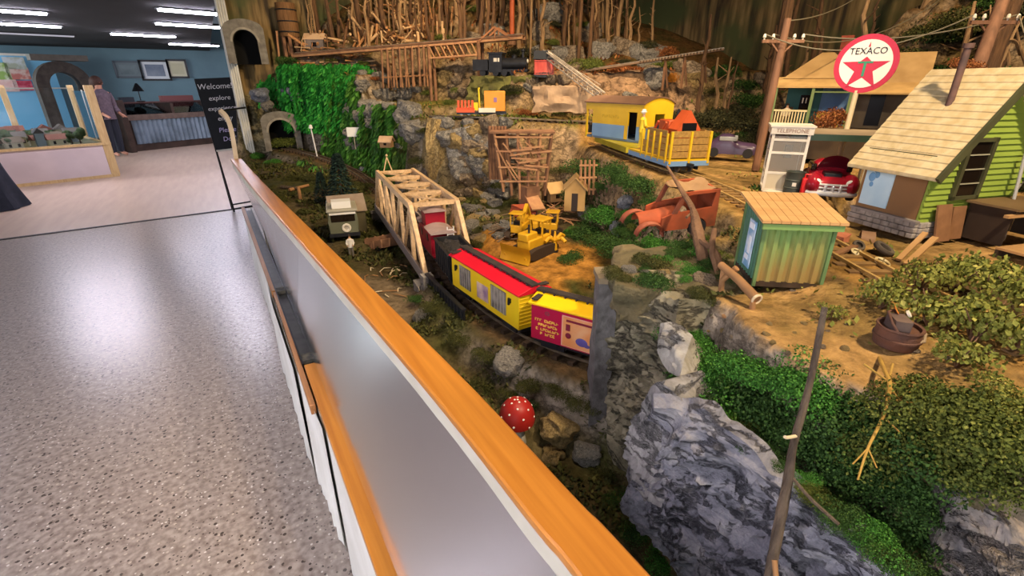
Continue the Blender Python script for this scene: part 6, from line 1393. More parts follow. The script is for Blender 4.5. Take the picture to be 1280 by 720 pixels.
b0_ = atd(681,66,4.1)-p; b1_ = atd(752,120,3.45)-p; iv = dg.matrix_basis.to_3x3().inverted() if False else Matrix.Rotation(.6,3,'Z'); b0_, b1_ = iv @ b0_, iv @ b1_
ax_ = (b1_-b0_).normalized(); u_ = ax_.cross(Vector((0,0,1))).normalized(); v_ = u_.cross(ax_); m = MB(); Lq = (b1_-b0_).length
cs_ = [b0_+u_*a*.022+v_*b*.022 for a,b in ((-1,-1),(1,-1),(1,1),(-1,1))]
for c in cs_: m.bar(c,c+ax_*Lq,.008)
for k in range(12):
    for i in range(4): m.bar(cs_[i]+ax_*Lq*k/12,cs_[(i+1)%4]+ax_*Lq*(k+1)/12,.005)
m.build('lattice_boom', SIL, dg)
m = MB(); 
for s in (-1,1): m.bar(b0_+Vector((0,s*.03,.0)),Vector((.0,s*.05,.13)),.010)
m.build('gantry', SIL, dg)
for q in ((.02,.03),(.05,-.02)): MB().bar(b0_+Vector((0,q[1],.02)), b0_+ax_*Lq*.95+v_*.06*(1 if q[1]>0 else .5),.004).build('cable', SIL, dg)
MB().bar(b0_+ax_*.05+v_*.02, b0_+ax_*Lq*.5-u_*.10-v_*.02, .014).build('silver_strut', mat('white_strut','ddd6cc'), dg)
c = b1_+Vector((0,0,-.03)); m = MB(); m.prism([(c.x-.03,c.z),(c.x+.03,c.z),(c.x+.035,c.z-.04),(c.x-.02,c.z-.05)],'y',c.y-.03,c.y+.03); m.build('bucket', CAST, dg)
# concrete quarry wall behind the sand and the inclined plank road
p0 = atd(682,128,3.75); solo('quarry_wall', roughbox((0,0,-.01),(.44,.09,.19),10,.030,21,-.62), mat('quarry_face','a58a6e','8c7258',rough=.9,scale=12,bump=.4), 'pale pinkish cut quarry wall below the dragline', 'quarry wall', (p0.x+.12,p0.y-.05,1.50))
i0 = atd(726,90,4.2); i1_ = atd(905,62,3.75); inc = thing('inclined_tramway','inclined plank tramway climbing to the right across the quarry','tramway',(i0.x,i0.y,1.6)); o_ = Vector((i0.x,i0.y,1.6)); dv_ = i1_-i0; sd_ = dv_.normalized().cross(Vector((0,0,1))).normalized()
shifted(MB().bar(i0,i1_,.09,.012), o_).build('road_bed', mat('tram_brown','7d634c','6a5240',scale=14,rough=.9), inc)
for s in (-1,1): shifted(MB().bar(i0+sd_*s*.03+Vector((0,0,.01)),i1_+sd_*s*.03+Vector((0,0,.01)),.006,.010), o_).build('rail', RAIL, inc)
for k in range(26): q = i0+dv_*(.45+.55*k/26); shifted(MB().box(q+Vector((0,0,.004)),(.012,.10,.012),(0,0,atan2(dv_.y,dv_.x))), o_).build('tie', TIE, inc)
for f in (.62,.75,.88): q = i0+dv_*f; shifted(MB().bar(q,Vector((q.x,q.y,q.z-.24)),.014).bar(q+sd_*.03,Vector((q.x+.06,q.y,q.z-.22)),.012), o_).build('support', RTIM, inc)
# tall red-orange post and two bare trunks rising behind the trestle
p = atd(640,42,4.7); pt_ = thing('red_post','tall orange red painted post rising to the top of the photo','post',(p.x,p.y,p.z-.1)); MB().cyl((0,0,0),(0.0,0,1.0),.024,n=12).build('shaft', mat('post_orange','b0552c','a04a24',rough=.6,scale=10), pt_); MB().lathe([(.04,0),(.04,.03),(.025,.05)],12).build('foot', RTIM, pt_)
# water tower, sawmill shed
p = atd(366,68,5.3); wt = thing('water_tower','round brown timber water tank on thick posts at the back left','water tower',(p.x,p.y,p.z-.03))
MB().lathe([(.095,.20),(.10,.20),(.105,.36),(.10,.52),(.098,.52),(.0001,.50)],22).build('tank', mat('tank_wood','7c5834','634426',rough=.85,scale=22,stretch=(4,4,.4)), wt)
m = MB(); [m.lathe([(.106,z),(.109,z+.003),(.106,z+.012)],22) for z in (.24,.34,.45)]; m.build('hoops', CAST, wt)
for k in range(7): a = 2*pi*k/7; MB().bar((.08*cos(a),.08*sin(a),-.05),(.08*cos(a),.08*sin(a),.20),.030).build('post', RTIM, wt)
MB().bar((-.15,-.03,-.03),(-.13,-.03,.25),.02).build('downpipe', LTIM, wt)
p = atd(396,62,5.2); hut('sawmill_shed','open sawmill shed with a pale boarded roof left of the trestle',(p.x,p.y,p.z-.02),-.5,.20,.14,.12,.05,mat('mill_grey','7a6c60','645850',scale=10),mat('mill_roof','d0ad88','bd9a76',scale=10))
# ------------------------------------------------------------------ tunnel portals
PST = mat('portal_stone','7f786a','645d52',rough=.9,scale=16,bump=.4); INK = mat('tunnel_dark','0a0908',rough=1)
def portal(lb, loc, rz, w0, hs, hw, ht, dp=.06):
    t = thing('tunnel_portal', lb, 'tunnel portal', loc, rz); n = 14
    arc = [(-w0,0),(-w0,hs)]+[(-w0*cos(pi*k/n),hs+w0*sin(pi*k/n)) for k in range(1,n)]+[(w0,hs),(w0,0)]
    outr = [(-hw,0),(-hw,ht*.8)]+[(-hw+2*hw*k/n,ht*.8+ht*.2*sin(pi*k/n)**.5) for k in range(1,n)]+[(hw,ht*.8),(hw,0)]
    N_ = len(arc); vs = [(a,y,b) for y in (0,dp) for a,b in outr]+[(a,y,b) for y in (0,dp) for a,b in arc]; fs = []
    for i in range(N_-1): fs += [(i,i+1,2*N_+i+1,2*N_+i),(N_+i,3*N_+i,3*N_+i+1,N_+i+1),(i,N_+i,N_+i+1,i+1),(2*N_+i,2*N_+i+1,3*N_+i+1,3*N_+i)]
    MB().add(vs, fs).build('portal_face', PST, t)
    vs = [(a,y,b) for y in (dp,dp+.16) for a,b in arc]; fs = [(i,i+1,N_+i+1,N_+i) for i in range(N_-1)]+[tuple(range(N_,2*N_))]
    MB().add(vs, fs).build('tunnel_bore', INK, t, fix=False)
    m = MB(); n2 = 20
    vs = [(-r*cos(pi*k/n2),y,hs+r*sin(pi*k/n2)) for y in (-.008,.01) for r in (w0+.002,w0+.022) for k in range(n2+1)]; q = n2+1; fs = []
    for k in range(n2): fs += [(k,k+1,q+k+1,q+k),(k,2*q+k,2*q+k+1,k+1),(q+k,q+k+1,3*q+k+1,3*q+k)]
    m.add(vs, fs); m.build('arch_rim', mat('voussoir','9a917e','81796a',rough=.9,scale=20), t)
    return t
e = T1[-1]; portal('lower grey stone tunnel portal where the curved track enters the end wall',(e.x,e.y-.10,e.z-.005),-.12,.125,.19,.185,.40)
p = atd(308,80,5.25); portal('upper stone tunnel portal above the green vines',(p.x*6.08/p.y+.03,6.08,p.z-.01),-.1,.112,.20,.185,.41)
# ------------------------------------------------------------------ pond-side settlement at the left
p = on(432,297); dfx = atan2(-p.y,-p.x)
hut('station_hut','grey roofed station hut behind the old bus beside the pond',(p.x+.06,p.y+.16,ground(p.x+.06,p.y+.16)-.01),dfx+pi/2+.1,.20,.18,.15,.075,mat('hut_olive','5c5238','4b432e',scale=8),mat('hut_roof','8d7a66','776552',scale=10))
bus = thing('railbus','old pale grey green bus with a round white wreath on its front','bus',(p.x,p.y,p.z),dfx); bus.scale = (1.35,)*3
BG = mat('bus_green','6a6a52','5c5c46',rough=.6,scale=8); m = MB(); m.prism([(-.06,.03),(.06,.03),(.064,.09),(.058,.135),(-.058,.135),(-.064,.09)],'x',-.14,.06); m.build('body', BG, bus, .004)
MB().box((-.04,0,.14),(.22,.13,.012)).build('roof', mat('bus_roof','9a927c'), bus, .004); MB().box((.061,0,.108),(.003,.10,.034)).build('windscreen', mat('dark_glass','1c140e'), bus); MB().box((.064,0,.128),(.012,.11,.008)).build('visor', mat('visor_white','d8d0c0'), bus); MB().box((.02,0,.162),(.06,.08,.03)).build('roof_box', mat('visor_white','d8d0c0'), bus)
m = MB(); R_ = Matrix.Translation((.064,.01,.062)) @ Matrix.Rotation(pi/2,4,'Y'); m.lathe([(.010,-.002),(.012,.003),(.018,.003),(.020,-.002),(.010,-.002)],18,R_); m.build('wreath', WF, bus)
MB().box((.064,0,.032),(.012,.13,.014)).build('bumper', CAST, bus)
for x in (-.1,.02):
    for s in (-1,1): MB().lathe([(.003,-.008),(.022,-.008),(.022,.008),(.003,.008)],14,Matrix.Translation((x,s*.056,.022)) @ Matrix.Rotation(pi/2,4,'X')).build('wheel', mat('tyre','232122'), bus)
p2 = on(440,322); figure('person','person in a white shirt standing in front of the old bus',(p2.x,p2.y,p2.z),dfx+pi/2,.075,'stand',(mat('white_shirt','d8d0c4'),mat('grey_trousers','6a6258')))
p3 = on(484,312); gt = thing('timber_wagon','old brown timber wagon standing by the pond right of the bus','wagon',(p3.x,p3.y,p3.z),dfx+1.9)
MB().box((0,0,.035),(.24,.08,.012)).build('bed', RTIM, gt)
for s in (-1,1): MB().box((0,s*.04,.06),(.24,.006,.04)).build('side_board', RTIM, gt)
for k in range(5): 
    for s in (-1,1): MB().box((-.1+.05*k,s*.044,.058),(.008,.006,.05)).build('stake', LTIM, gt)
for x in (-.08,.08):
    for s in (-1,1): MB().lathe([(.003,-.005),(.020,-.005),(.020,.005),(.003,.005)],14,Matrix.Translation((x,s*.045,.02)) @ Matrix.Rotation(pi/2,4,'X')).build('wheel', CAST, gt)
# logs at the water, white card, bird house, little lamp post
for k,(a,b,lb) in enumerate((((362,240),(386,234),'pale log lying left of the dark conifer'),((376,252),(380,275),'short upright pale post left of the bus'),((352,236),(372,238),'dark log lying at the rail side of the pond'))):
    A_, B_ = on(*a,.015), on(*b,.015)
    if k == 1: B_ = Vector((A_.x,A_.y,A_.z+.10))
    c = (A_+B_)/2; m = MB(); m.tube([A_-c,B_-c],[.014,.011],9); solo('log', m, LOG if k != 2 else BARK, lb, 'log', c)
wc = atd(442,165,4.55); t = thing('white_card','blank white card on a stick in front of the green vines','card',(wc.x,wc.y,wc.z-.12)); MB().box((0,0,.12),(.125,.004,.085)).build('card', WHITE, t).rotation_euler = (0,0,-.35); MB().cyl((0,.005,-.12),(0,.005,.1),.004,n=8).build('stick', PAL, t)
bh = atd(483,176,3.9); hut('bird_house','tiny tan gabled house perched on the rock above the truss bridge',(bh.x,bh.y,bh.z-.05),-.7,.09,.07,.05,.03,mat('shed_tan','9a7650'),mat('bird_roof','c8a480','b08d6a'))
lp = on(397,198); t = thing('lamp_post','thin pale trackside lamp post in front of the vines','lamp post',(lp.x,lp.y,lp.z)); MB().cyl((0,0,0),(-.02,0,.30),.006,n=8).build('post', WL_, t); MB().lathe([(.02,.0),(.014,.03),(.004,.035)],10,Matrix.Translation((-.02,0,.29))).build('lamp', WL_, t)
# ------------------------------------------------------------------ toadstool and flamingo
p = on(646,552); tz = .60
ms = thing('toadstool','red toadstool with white spots beside the handrail','toadstool',(p.x,p.y,p.z-.01)); 
MB().lathe([(.026,0),(.030,.01),(.024,.04),(.020,.075),(.021,.085)],18).build('stem', mat('stem_white','b9b3a4','a39c8c',rough=.7,scale=20), ms)
prof = [(.0001,.165),(.020,.162),(.036,.152),(.046,.138),(.052,.120),(.055,.100),(.053,.088),(.047,.082),(.030,.080),(.020,.080)]
cap = MB().lathe(prof[::-1],30).build('cap', mat('toadstool_red','a5231c','8f1c18',rough=.45,scale=8), ms); random.seed(8)
for k in range(26):
    a = 2.399*k; u = (k+.5)/26; i = u*(len(prof)-4); j = int(i); f = i-j; r = prof[j][0]*(1-f)+prof[j+1][0]*f; z = prof[j][1]*(1-f)+prof[j+1][1]*f
    nrm = Vector((r*cos(a),r*sin(a),(z-.09)*.8)).normalized(); q = nrm.to_track_quat('Z','Y').to_matrix().to_4x4(); q.translation = Vector((r*cos(a),r*sin(a),z))
    MB().lathe([(.0001,.0014),(.0022,.0012),(.0034,.0)],10,q).build('spot', mat('spot_white','e8e2d8'), cap)
fb = atd(578,590,1.0); k = (.60-H)/(fb.z-H); fl = Vector((fb.x*k*.98,fb.y*k*.98,ground(fb.x*k*.98,fb.y*k*.98)))
fg = thing('flamingo','small pink flamingo behind the acrylic sheet below the handrail','flamingo',fl,.6); PK = mat('flamingo_pink','d89a90','c98478',rough=.6)
m = MB(); m.tube(spline([(-.035,0,.070),(-.015,0,.078),(.010,0,.080),(.026,0,.088),(.034,0,.105),(.026,0,.120),(.030,0,.128),(.040,0,.124)],4),[.004,.008,.012,.014,.016,.017,.017,.016,.015,.012,.009,.006,.005,.0042,.004,.004,.004,.004,.004,.0042,.005,.0055,.006,.0062,.0062,.006,.005,.003,.002],10); m.build('body', PK, fg)
for s in (-1,1): MB().tube([(0,s*.005,.072),(.002,s*.005,.038),(-.003,s*.005,.0),(.008,s*.005,.0)],.0018,6).build('leg', PK, fg)
m = MB(); m.ball((-.006,0,.080),(.026,.014,.010),10); m.build('wings', mat('wing_pink','c97a72'), fg); MB().tube([(.038,0,.125),(.046,0,.120),(.047,0,.113)],[.003,.0026,.001],6).build('beak', BLACKP, fg)
# ------------------------------------------------------------------ rocks
def rock_mat(name, c1, c2, c3, sc=9, st=(1,1,1)):
    if name in MATS: return MATS[name]
    m = bpy.data.materials.new(name); m.use_nodes = True; nt = m.node_tree; N = nt.nodes; L = nt.links; b = N['Principled BSDF']; b.inputs['Roughness'].default_value = .8; b.inputs['Specular IOR Level'].default_value = .3
    tc = N.new('ShaderNodeTexCoord'); mp = N.new('ShaderNodeMapping'); mp.inputs['Scale'].default_value = st; L.new(tc.outputs['Object'], mp.inputs['Vector'])
    n = N.new('ShaderNodeTexNoise'); n.inputs['Scale'].default_value = sc; n.inputs['Detail'].default_value = 10; n.inputs['Roughness'].default_value = .68; n.inputs['Distortion'].default_value = .6; L.new(mp.outputs[0], n.inputs['Vector'])
    r = N.new('ShaderNodeValToRGB'); E = r.color_ramp.elements; E[0].position = .34; E[0].color = lin(c1); E[1].position = .68; E[1].color = lin(c3); e = E.new(.5); e.color = lin(c2); L.new(n.outputs['Fac'], r.inputs['Fac']); L.new(r.outputs['Color'], b.inputs['Base Color'])
    # dark cracks and seams running with the strata
    rt = N.new('ShaderNodeMapping'); rt.inputs['Rotation'].default_value = (.5,.6,.4); rt.inputs['Scale'].default_value = (1.0,1.0,3.2); L.new(tc.outputs['Object'], rt.inputs['Vector'])
    n3 = N.new('ShaderNodeTexNoise'); n3.inputs['Scale'].default_value = sc*.75; n3.inputs['Detail'].default_value = 7; n3.inputs['Roughness'].default_value = .62; L.new(rt.outputs[0], n3.inputs['Vector'])
    sb = N.new('ShaderNodeMath'); sb.operation = 'SUBTRACT'; sb.inputs[1].default_value = .5; L.new(n3.outputs['Fac'], sb.inputs[0]); ab = N.new('ShaderNodeMath'); ab.operation = 'ABSOLUTE'; L.new(sb.outputs[0], ab.inputs[0])
    rr = N.new('ShaderNodeValToRGB'); rr.color_ramp.elements[0].position = .0; rr.color_ramp.elements[1].position = .035; rr.color_ramp.elements[0].color = (.52,.51,.53,1); rr.color_ramp.elements[1].color = (1,1,1,1); L.new(ab.outputs[0], rr.inputs['Fac'])
    mm = N.new('ShaderNodeMix'); mm.data_type = 'RGBA'; mm.blend_type = 'MULTIPLY'; mm.inputs['Factor'].default_value = 1; L.new(r.outputs['Color'], mm.inputs['A']); L.new(rr.outputs['Color'], mm.inputs['B']); L.new(mm.outputs['Result'], b.inputs['Base Color'])
    n2 = N.new('ShaderNodeTexNoise'); n2.inputs['Scale'].default_value = sc*4; n2.inputs['Detail'].default_value = 10; L.new(mp.outputs[0], n2.inputs['Vector'])
    b2 = N.new('ShaderNodeBump'); b2.inputs['Strength'].default_value = 1; b2.inputs['Distance'].default_value = .02; L.new(rr.outputs['Color'], b2.inputs['Height'])
    bp = N.new('ShaderNodeBump'); bp.inputs['Strength'].default_value = .9; bp.inputs['Distance'].default_value = .012; L.new(b2.outputs[0], bp.inputs['Normal']); L.new(n2.outputs['Fac'], bp.inputs['Height']); L.new(bp.outputs[0], b.inputs['Normal']); MATS[name] = m; return m
BLUEROCK = rock_mat('blue_grey_rock','4a4a50','77757b','9c9794',11,(1.0,1.0,2.4)); GREYROCK = rock_mat('grey_rock','57524b','979085','b8b0a2',8); TANROCK = rock_mat('tan_rock_rough','6e5a3c','b0945f','cdb07c',8); WARMROCK = rock_mat('warm_grey_rock','5a4b3a','96826a','b8a488',7); PALEROCK = rock_mat('pale_blue_rock','55596a','868a94','b0b0b4',9)
def rockface(name, lb, top, bot, m_, bulge=.03, amp=.03, nu=110, nv=60, seed=0, thick=.10, mid=None):
    """rocky face spanned by an upper and a lower rim of 3-D points, closed at the back"""
    tp_, bt = spline(top,16), spline(bot,16)
    def at(l,u): k = u*(len(l)-1); i = min(int(k),len(l)-2); return l[i].lerp(l[i+1],k-i)
    cen = sum((Vector(p) for p in list(top)+list(bot)), Vector())/(len(top)+len(bot))
    g = [[at(tp_,i/nu).lerp(at(bt,i/nu),j/nv) for j in range(nv+1)] for i in range(nu+1)]
    front = []
    for i in range(nu+1):
        for j in range(nv+1):
            p = g[i][j]; du = g[min(i+1,nu)][j]-g[max(i-1,0)][j]; dv = g[i][min(j+1,nv)]-g[i][max(j-1,0)]; nn = du.cross(dv).normalized()
            if nn.dot(Vector((0,0,H))-p) < 0: nn = -nn
            p = p+Vector((0,0,.022*noise.noise(p*16)+.012*noise.noise(p*45)))*(amp/.045)
            edge = min(1,6*min(i,nu-i)/nu)*min(1,5*min(j+.6,nv-j)/nv)
            q = p*13+Vector((seed,seed*.7,0)); d = bulge*sin(pi*(.15+.85*j/nv))*min(1,5*min(i,nu-i)/nu+.2)
            d += amp*(noise.ridged_multi_fractal(Vector((q.x+q.z*.8,q.y,q.z*2.4)),.9,2.1,6,1.0,2.0)-1.0)*.7*edge+amp*.9*noise.noise(q*.45)*edge+amp*.35*abs(noise.noise(Vector((q.x*.6+q.z*1.2,q.y*.6,q.z*2.6-q.x*1.5))))*edge
            front.append((p+nn*d, nn))
    m = MB(); W1 = nv+1; vs = [p for p,_ in front]+[p-nn*thick for p,nn in front]; K = len(front); fs = []
    for i in range(nu):
        for j in range(nv):
            a = i*W1+j; fs.append((a,a+W1,a+W1+1,a+1)); fs.append((K+a,K+a+1,K+a+W1+1,K+a+W1))
    for i in range(nu): fs.append((i*W1,K+i*W1,K+(i+1)*W1,(i+1)*W1)); a = i*W1+nv; fs.append((a,a+W1,K+a+W1,K+a))
    for j in range(nv): fs.append((j,j+1,K+j+1,K+j)); a = nu*W1+j; fs.append((a,K+a,K+a+1,a+1))
    m.add(vs, fs); return solo(name, shifted(m, cen), m_, lb, 'rock', cen, ang=45)
rockface('rock_outcrop','big blue grey rock face below the green bush at the bottom right',
    [atz(818,505,1.07),atz(868,498,1.10),atz(908,525,1.09),atz(1000,603,1.07),atz(1060,655,1.06),atz(1122,708,1.05),atz(1210,790,1.03)],
    [atz(782,596,.72),atz(800,645,.70),atz(825,685,.68),atz(860,730,.66),atz(900,790,.64),atz(960,860,.62),atz(1040,940,.60)], BLUEROCK, .035, .045, 150, 80, 3, .03)
rockface('rock_outcrop','tall grey rock slab standing left of the big blue grey face',
    [atz(812,500,1.02),atz(826,478,1.08),atz(846,486,1.09),atz(868,510,1.07)],[atz(786,600,.78),atz(806,640,.76),atz(826,655,.78),atz(846,640,.86)], rock_mat('smooth_grey_rock','4f4c4a','8f8a86','a9a39c',6,(1.5,1.5,.6)), .03, .02, 60, 60, 9)
rockface('rock_outcrop','rough mossy rock wall just right of the stone pier',
    [atz(766,342,1.11),atz(790,338,1.14),atz(822,352,1.15),atz(850,380,1.15)],[atz(758,560,.62),atz(776,585,.62),atz(800,610,.64),atz(822,560,.80)], rock_mat('mossy_grey_rock','4c4735','7d745c','968b70',9), .03, .05, 70, 80, 17)
rockface('rock_outcrop','pale rock ledge at the cliff top above the tall slab',
    [atz(826,402,1.14),atz(846,404,1.145),atz(866,418,1.14)],[atz(822,440,1.08),atz(834,462,1.07),atz(850,470,1.09)], GREYROCK, .01, .012, 40, 30, 25)
rockface('rock_outcrop','grey and tan rock at the bottom right corner under the bush',
    [atz(1165,600,1.09),atz(1195,600,1.10),atz(1250,640,1.09),atz(1300,690,1.07)],[atz(1150,700,.96),atz(1180,760,.92),atz(1240,830,.90),atz(1330,900,.88)], rock_mat('grey_tan_rock','3c3c42','8a8078','c0a684',7), .03, .04, 70, 50, 31)
def boulder_mesh(seed, m_, sub=4):
    bm = bmesh.new(); bmesh.ops.create_icosphere(bm, subdivisions=sub, radius=1)
    for v in bm.verts:
        q = v.co*1.3+Vector((seed*3.7,seed,0)); d = 1+.35*noise.noise(q)+.18*noise.noise(q*2.3)+.10*(noise.ridged_multi_fractal(q*2,1,2,4,1,2)-1)
        w_ = v.co*d
        for pl in range(4):
            nn = Vector((noise.noise((seed,pl,1)),noise.noise((seed,pl,5)),noise.noise((seed,pl,9))+.3)).normalized(); k = w_.dot(nn)-.62
            if k > 0: w_ -= nn*k*.75
        v.co = w_
    me = bpy.data.meshes.new('boulder'); bm.to_mesh(me); bm.free(); me.materials.append(m_); me.polygons.foreach_set('use_smooth',[True]*len(me.polygons)); me.set_sharp_from_angle(angle=radians(40)); return me
BM = {}
def boulder(p, s, m_, label, group=None, name='boulder', rnd=None):
    k = (m_.name, random.randrange(4))
    if k not in BM: BM[k] = boulder_mesh(len(BM)+1, m_)
    o = bpy.data.objects.new(name, BM[k]); C.objects.link(o); o.location = p; o.scale = s if isinstance(s,tuple) else (s,s*random.uniform(.7,1),s*random.uniform(.6,1.1)); o.rotation_euler = (random.uniform(-.3,.3),random.uniform(-.3,.3),random.uniform(0,6.28)); return tag(o, label, 'rock', group)
random.seed(21)
for k in range(46):      # rocky back slope right of the dragline
    px, py = random.uniform(665,960), random.uniform(12,100)
    if 725 < px < 800 and py > 70: continue
    p = on(px,py)
    if p.x > 4.3 or p.y > 6: continue
    boulder(p, random.uniform(.07,.17), (WARMROCK,GREYROCK)[k%2], 'warm grey boulder among the rocks of the back slope', 'boulders on the back slope')
for k in range(34):
    p = on(random.uniform(440,520), random.uniform(92,190)); boulder(p, random.uniform(.05,.12), GREYROCK, 'pale grey rock in the crag between the vines and the middle ledge', 'rocks of the crag')
for k in range(60):
    p = on(random.uniform(535,640), random.uniform(148,300)); boulder(p, random.uniform(.04,.10), (TANROCK,WARMROCK,GREYROCK,GREYROCK)[k%4], 'rugged rock of the cliff below the middle ledge behind the truss bridge', 'rocks of the middle cliff')
for k in range(48):
    p = on(random.uniform(572,628), random.uniform(168,300)); boulder(p, random.uniform(.02,.055), (TANROCK,WARMROCK,GREYROCK)[k%3], 'small tan stone in the scree slope behind the truss bridge', 'scree stones', 'stone')
for k in range(14):
    p = on(random.uniform(560,720), random.uniform(98,118)); boulder(p, random.uniform(.03,.07), WARMROCK, 'small brown rock along the foot of the back ledge', 'rocks along the back ledge', 'stone')
p = on(548,225); boulder((p.x+.05,p.y+.10,1.18), (.13,.10,.30), TANROCK, 'tall tan rock column standing behind the truss bridge')
p = on(590,190); boulder((p.x+.05,p.y+.08,1.15), (.15,.12,.28), GREYROCK, 'tall grey rock column below the orange rail crane')
for (px,py,s,m_,lb) in ((638,452,.055,GREYROCK,'grey rock on the bank below the yellow boxcar'),(529,395,.05,GREYROCK,'grey rock on the bank beside the girder fence'),(700,530,.06,TANROCK,'flat tan rock right of the toadstool'),(735,565,.045,GREYROCK,'pale grey stone at the foot of the pier'),(690,570,.04,TANROCK,'tan stone below the flat rock near the toadstool'),
    (740,265,.07,GREYROCK,'grey rock high on the green hillside'),(786,250,.06,PALEROCK,'pale lilac rock on the hillside left of the car wreck'),(775,285,.06,PALEROCK,'second pale rock on the hillside below the first'),(812,405,.03,TANROCK,'small upright tan stone on the cliff above the slab'),(848,425,.035,GREYROCK,'grey rock at the left end of the green bush'),
    (380,175,.10,PALEROCK,'pale blue rock beside the lower tunnel portal'),(366,150,.11,PALEROCK,'large pale blue rock above the lower track'),(322,118,.10,PALEROCK,'pale blue rock between the two tunnel portals'),(330,132,.08,GREYROCK,'grey rock above the lower tunnel portal'),(455,212,.05,PALEROCK,'pale rock at the far end of the truss bridge'),(520,250,.05,GREYROCK,'dark rock beside the far end of the bridge'),
    (555,95,.10,TANROCK,'yellowish boulder under the trestle truss'),(618,40,.12,GREYROCK,'large pale boulder left of the red post'),(590,45,.08,WARMROCK,'mossy boulder left of the large pale boulder'),(668,62,.10,GREYROCK,'grey boulder above the dragline'),(662,108,.06,GREYROCK,'blue grey rocks below the dragline'),(820,95,.12,GREYROCK,'large grey rock under the inclined tramway'),(788,120,.08,GREYROCK,'grey rock above the crew cabin'),(870,95,.10,TANROCK,'tan rock at the upper end of the tramway')):
    p = on(px,py); p.y = min(p.y, 6.05); boulder(Vector(p)-Vector((0,0,s*.15)), s, m_, lb)
# ------------------------------------------------------------------ foliage
def leaf_mat(name, c1, c2, c3=None, var=.5):
    if name in MATS: return MATS[name]
    m = bpy.data.materials.new(name); m.use_nodes = True; nt = m.node_tree; N = nt.nodes; L = nt.links; b = N['Principled BSDF']; b.inputs['Roughness'].default_value = .7; b.inputs['Specular IOR Level'].default_value = .15
    g = N.new('ShaderNodeNewGeometry'); r = N.new('ShaderNodeValToRGB'); r.color_ramp.elements[0].color = lin(c1); r.color_ramp.elements[1].color = lin(c2)
    if c3: e = r.color_ramp.elements.new(.85); e.color = lin(c2); r.color_ramp.elements[2].color = lin(c3)
    L.new(g.outputs['Random Per Island'], r.inputs['Fac']); L.new(r.outputs['Color'], b.inputs['Base Color']); MATS[name] = m; return m
FM = {}
def foliage_mesh(key, n, ls, m_, flat=.75, hang=0, sparse=1., seed=1):
    if key in FM: return FM[key]
    rs = np.random.RandomState(seed); lobes = [(rs.uniform(-.6,.6),rs.uniform(-.6,.6),rs.uniform(0,.45),rs.uniform(.35,.62)) for _ in range(9)]+[(0,0,.1,.75)]
    vs = []; fs = []
    for k in range(n):
        lx,ly,lz,lr = lobes[rs.randint(len(lobes))]; d = rs.normal(size=3); d /= np.linalg.norm(d); d[2] = abs(d[2])*1.0-.15
        rr = lr*(1-.35*rs.rand()**2*sparse); p = np.array([lx,ly,lz])+d*rr; p[2] *= flat
        if p[2] < -.15: p[2] = -.15*rs.rand()
        a = d+rs.normal(size=3)*.55; a /= np.linalg.norm(a); t = np.cross(a, rs.normal(size=3)); t /= np.linalg.norm(t)+1e-9; u = np.cross(a,t)
        t = t-np.array([0,0,hang]); t /= np.linalg.norm(t); l = ls*rs.uniform(.6,1.3); w_ = l*.36; i = len(vs)
        vs += [p, p+t*l*.5+u*w_+a*l*.06, p+t*l, p+t*l*.5-u*w_+a*l*.06]; fs.append((i,i+1,i+2,i+3))
    me = bpy.data.meshes.new('foliage'); me.from_pydata([tuple(float(c) for c in v) for v in vs],[],fs); me.materials.append(m_); FM[key] = me; return me
GB = leaf_mat('bright_green_leaf','2a501c','457a2a','689a40'); GD = leaf_mat('dark_green_leaf','243a18','3a5624','54702f'); GO = leaf_mat('olive_leaf','3c441a','5c6428','7c7c38'); GY = leaf_mat('yellow_green_leaf','5c6226','86843a','aaa050'); GM = leaf_mat('moss_leaf','33361a','4c4c24','66602e'); OR = leaf_mat('orange_leaf','b0661c','d08a2c','c07420'); DKF = leaf_mat('forest_leaf','26281a','3e3c22','565030'); PINE_ = leaf_mat('conifer_leaf','141f1c','22322a','2e4236'); DRY = leaf_mat('dry_brown_leaf','6a3e22','94562e','b07a44')
KIND = {'fine':(5200,.058),'mid':(2400,.10),'twig':(620,.15)}
def bush(p, r, m_, label, kind='fine', group=None, name='bush', sz=1., stem=False):
    v = random.randrange(3); n, ls = KIND[kind]; me = foliage_mesh((m_.name,kind,v), n, ls, m_, seed=v*7+len(m_.name))
    if stem:
        t = thing(name, label, 'bush', p, random.uniform(0,6.28), group); o = bpy.data.objects.new('leaves', me); C.objects.link(o); o.parent = t; o.scale = (r,r,r*sz); o.location = (0,0,r*.35)
        for k in range(5): a = random.uniform(0,6.28); MB().tube([(0,0,-.004),(.3*r*cos(a),.3*r*sin(a),r*.5),(.7*r*cos(a),.7*r*sin(a),r*.95)],[.0022,.0016,.0008],6).build('stem', BARK2, t)
        return t
    o = bpy.data.objects.new(name, me); C.objects.link(o); o.location = p; o.scale = (r,r*random.uniform(.85,1.15),r*sz); o.rotation_euler = (0,0,random.uniform(0,6.28)); return tag(o, label, 'bush', group)
random.seed(33)
nopit = lambda x,y: (np.hypot((x-1.22)/.36,(y-1.95)/.42) > 1.0) & (np.hypot((x-.42)/.24,(y-2.05)/.33) > 1.05)
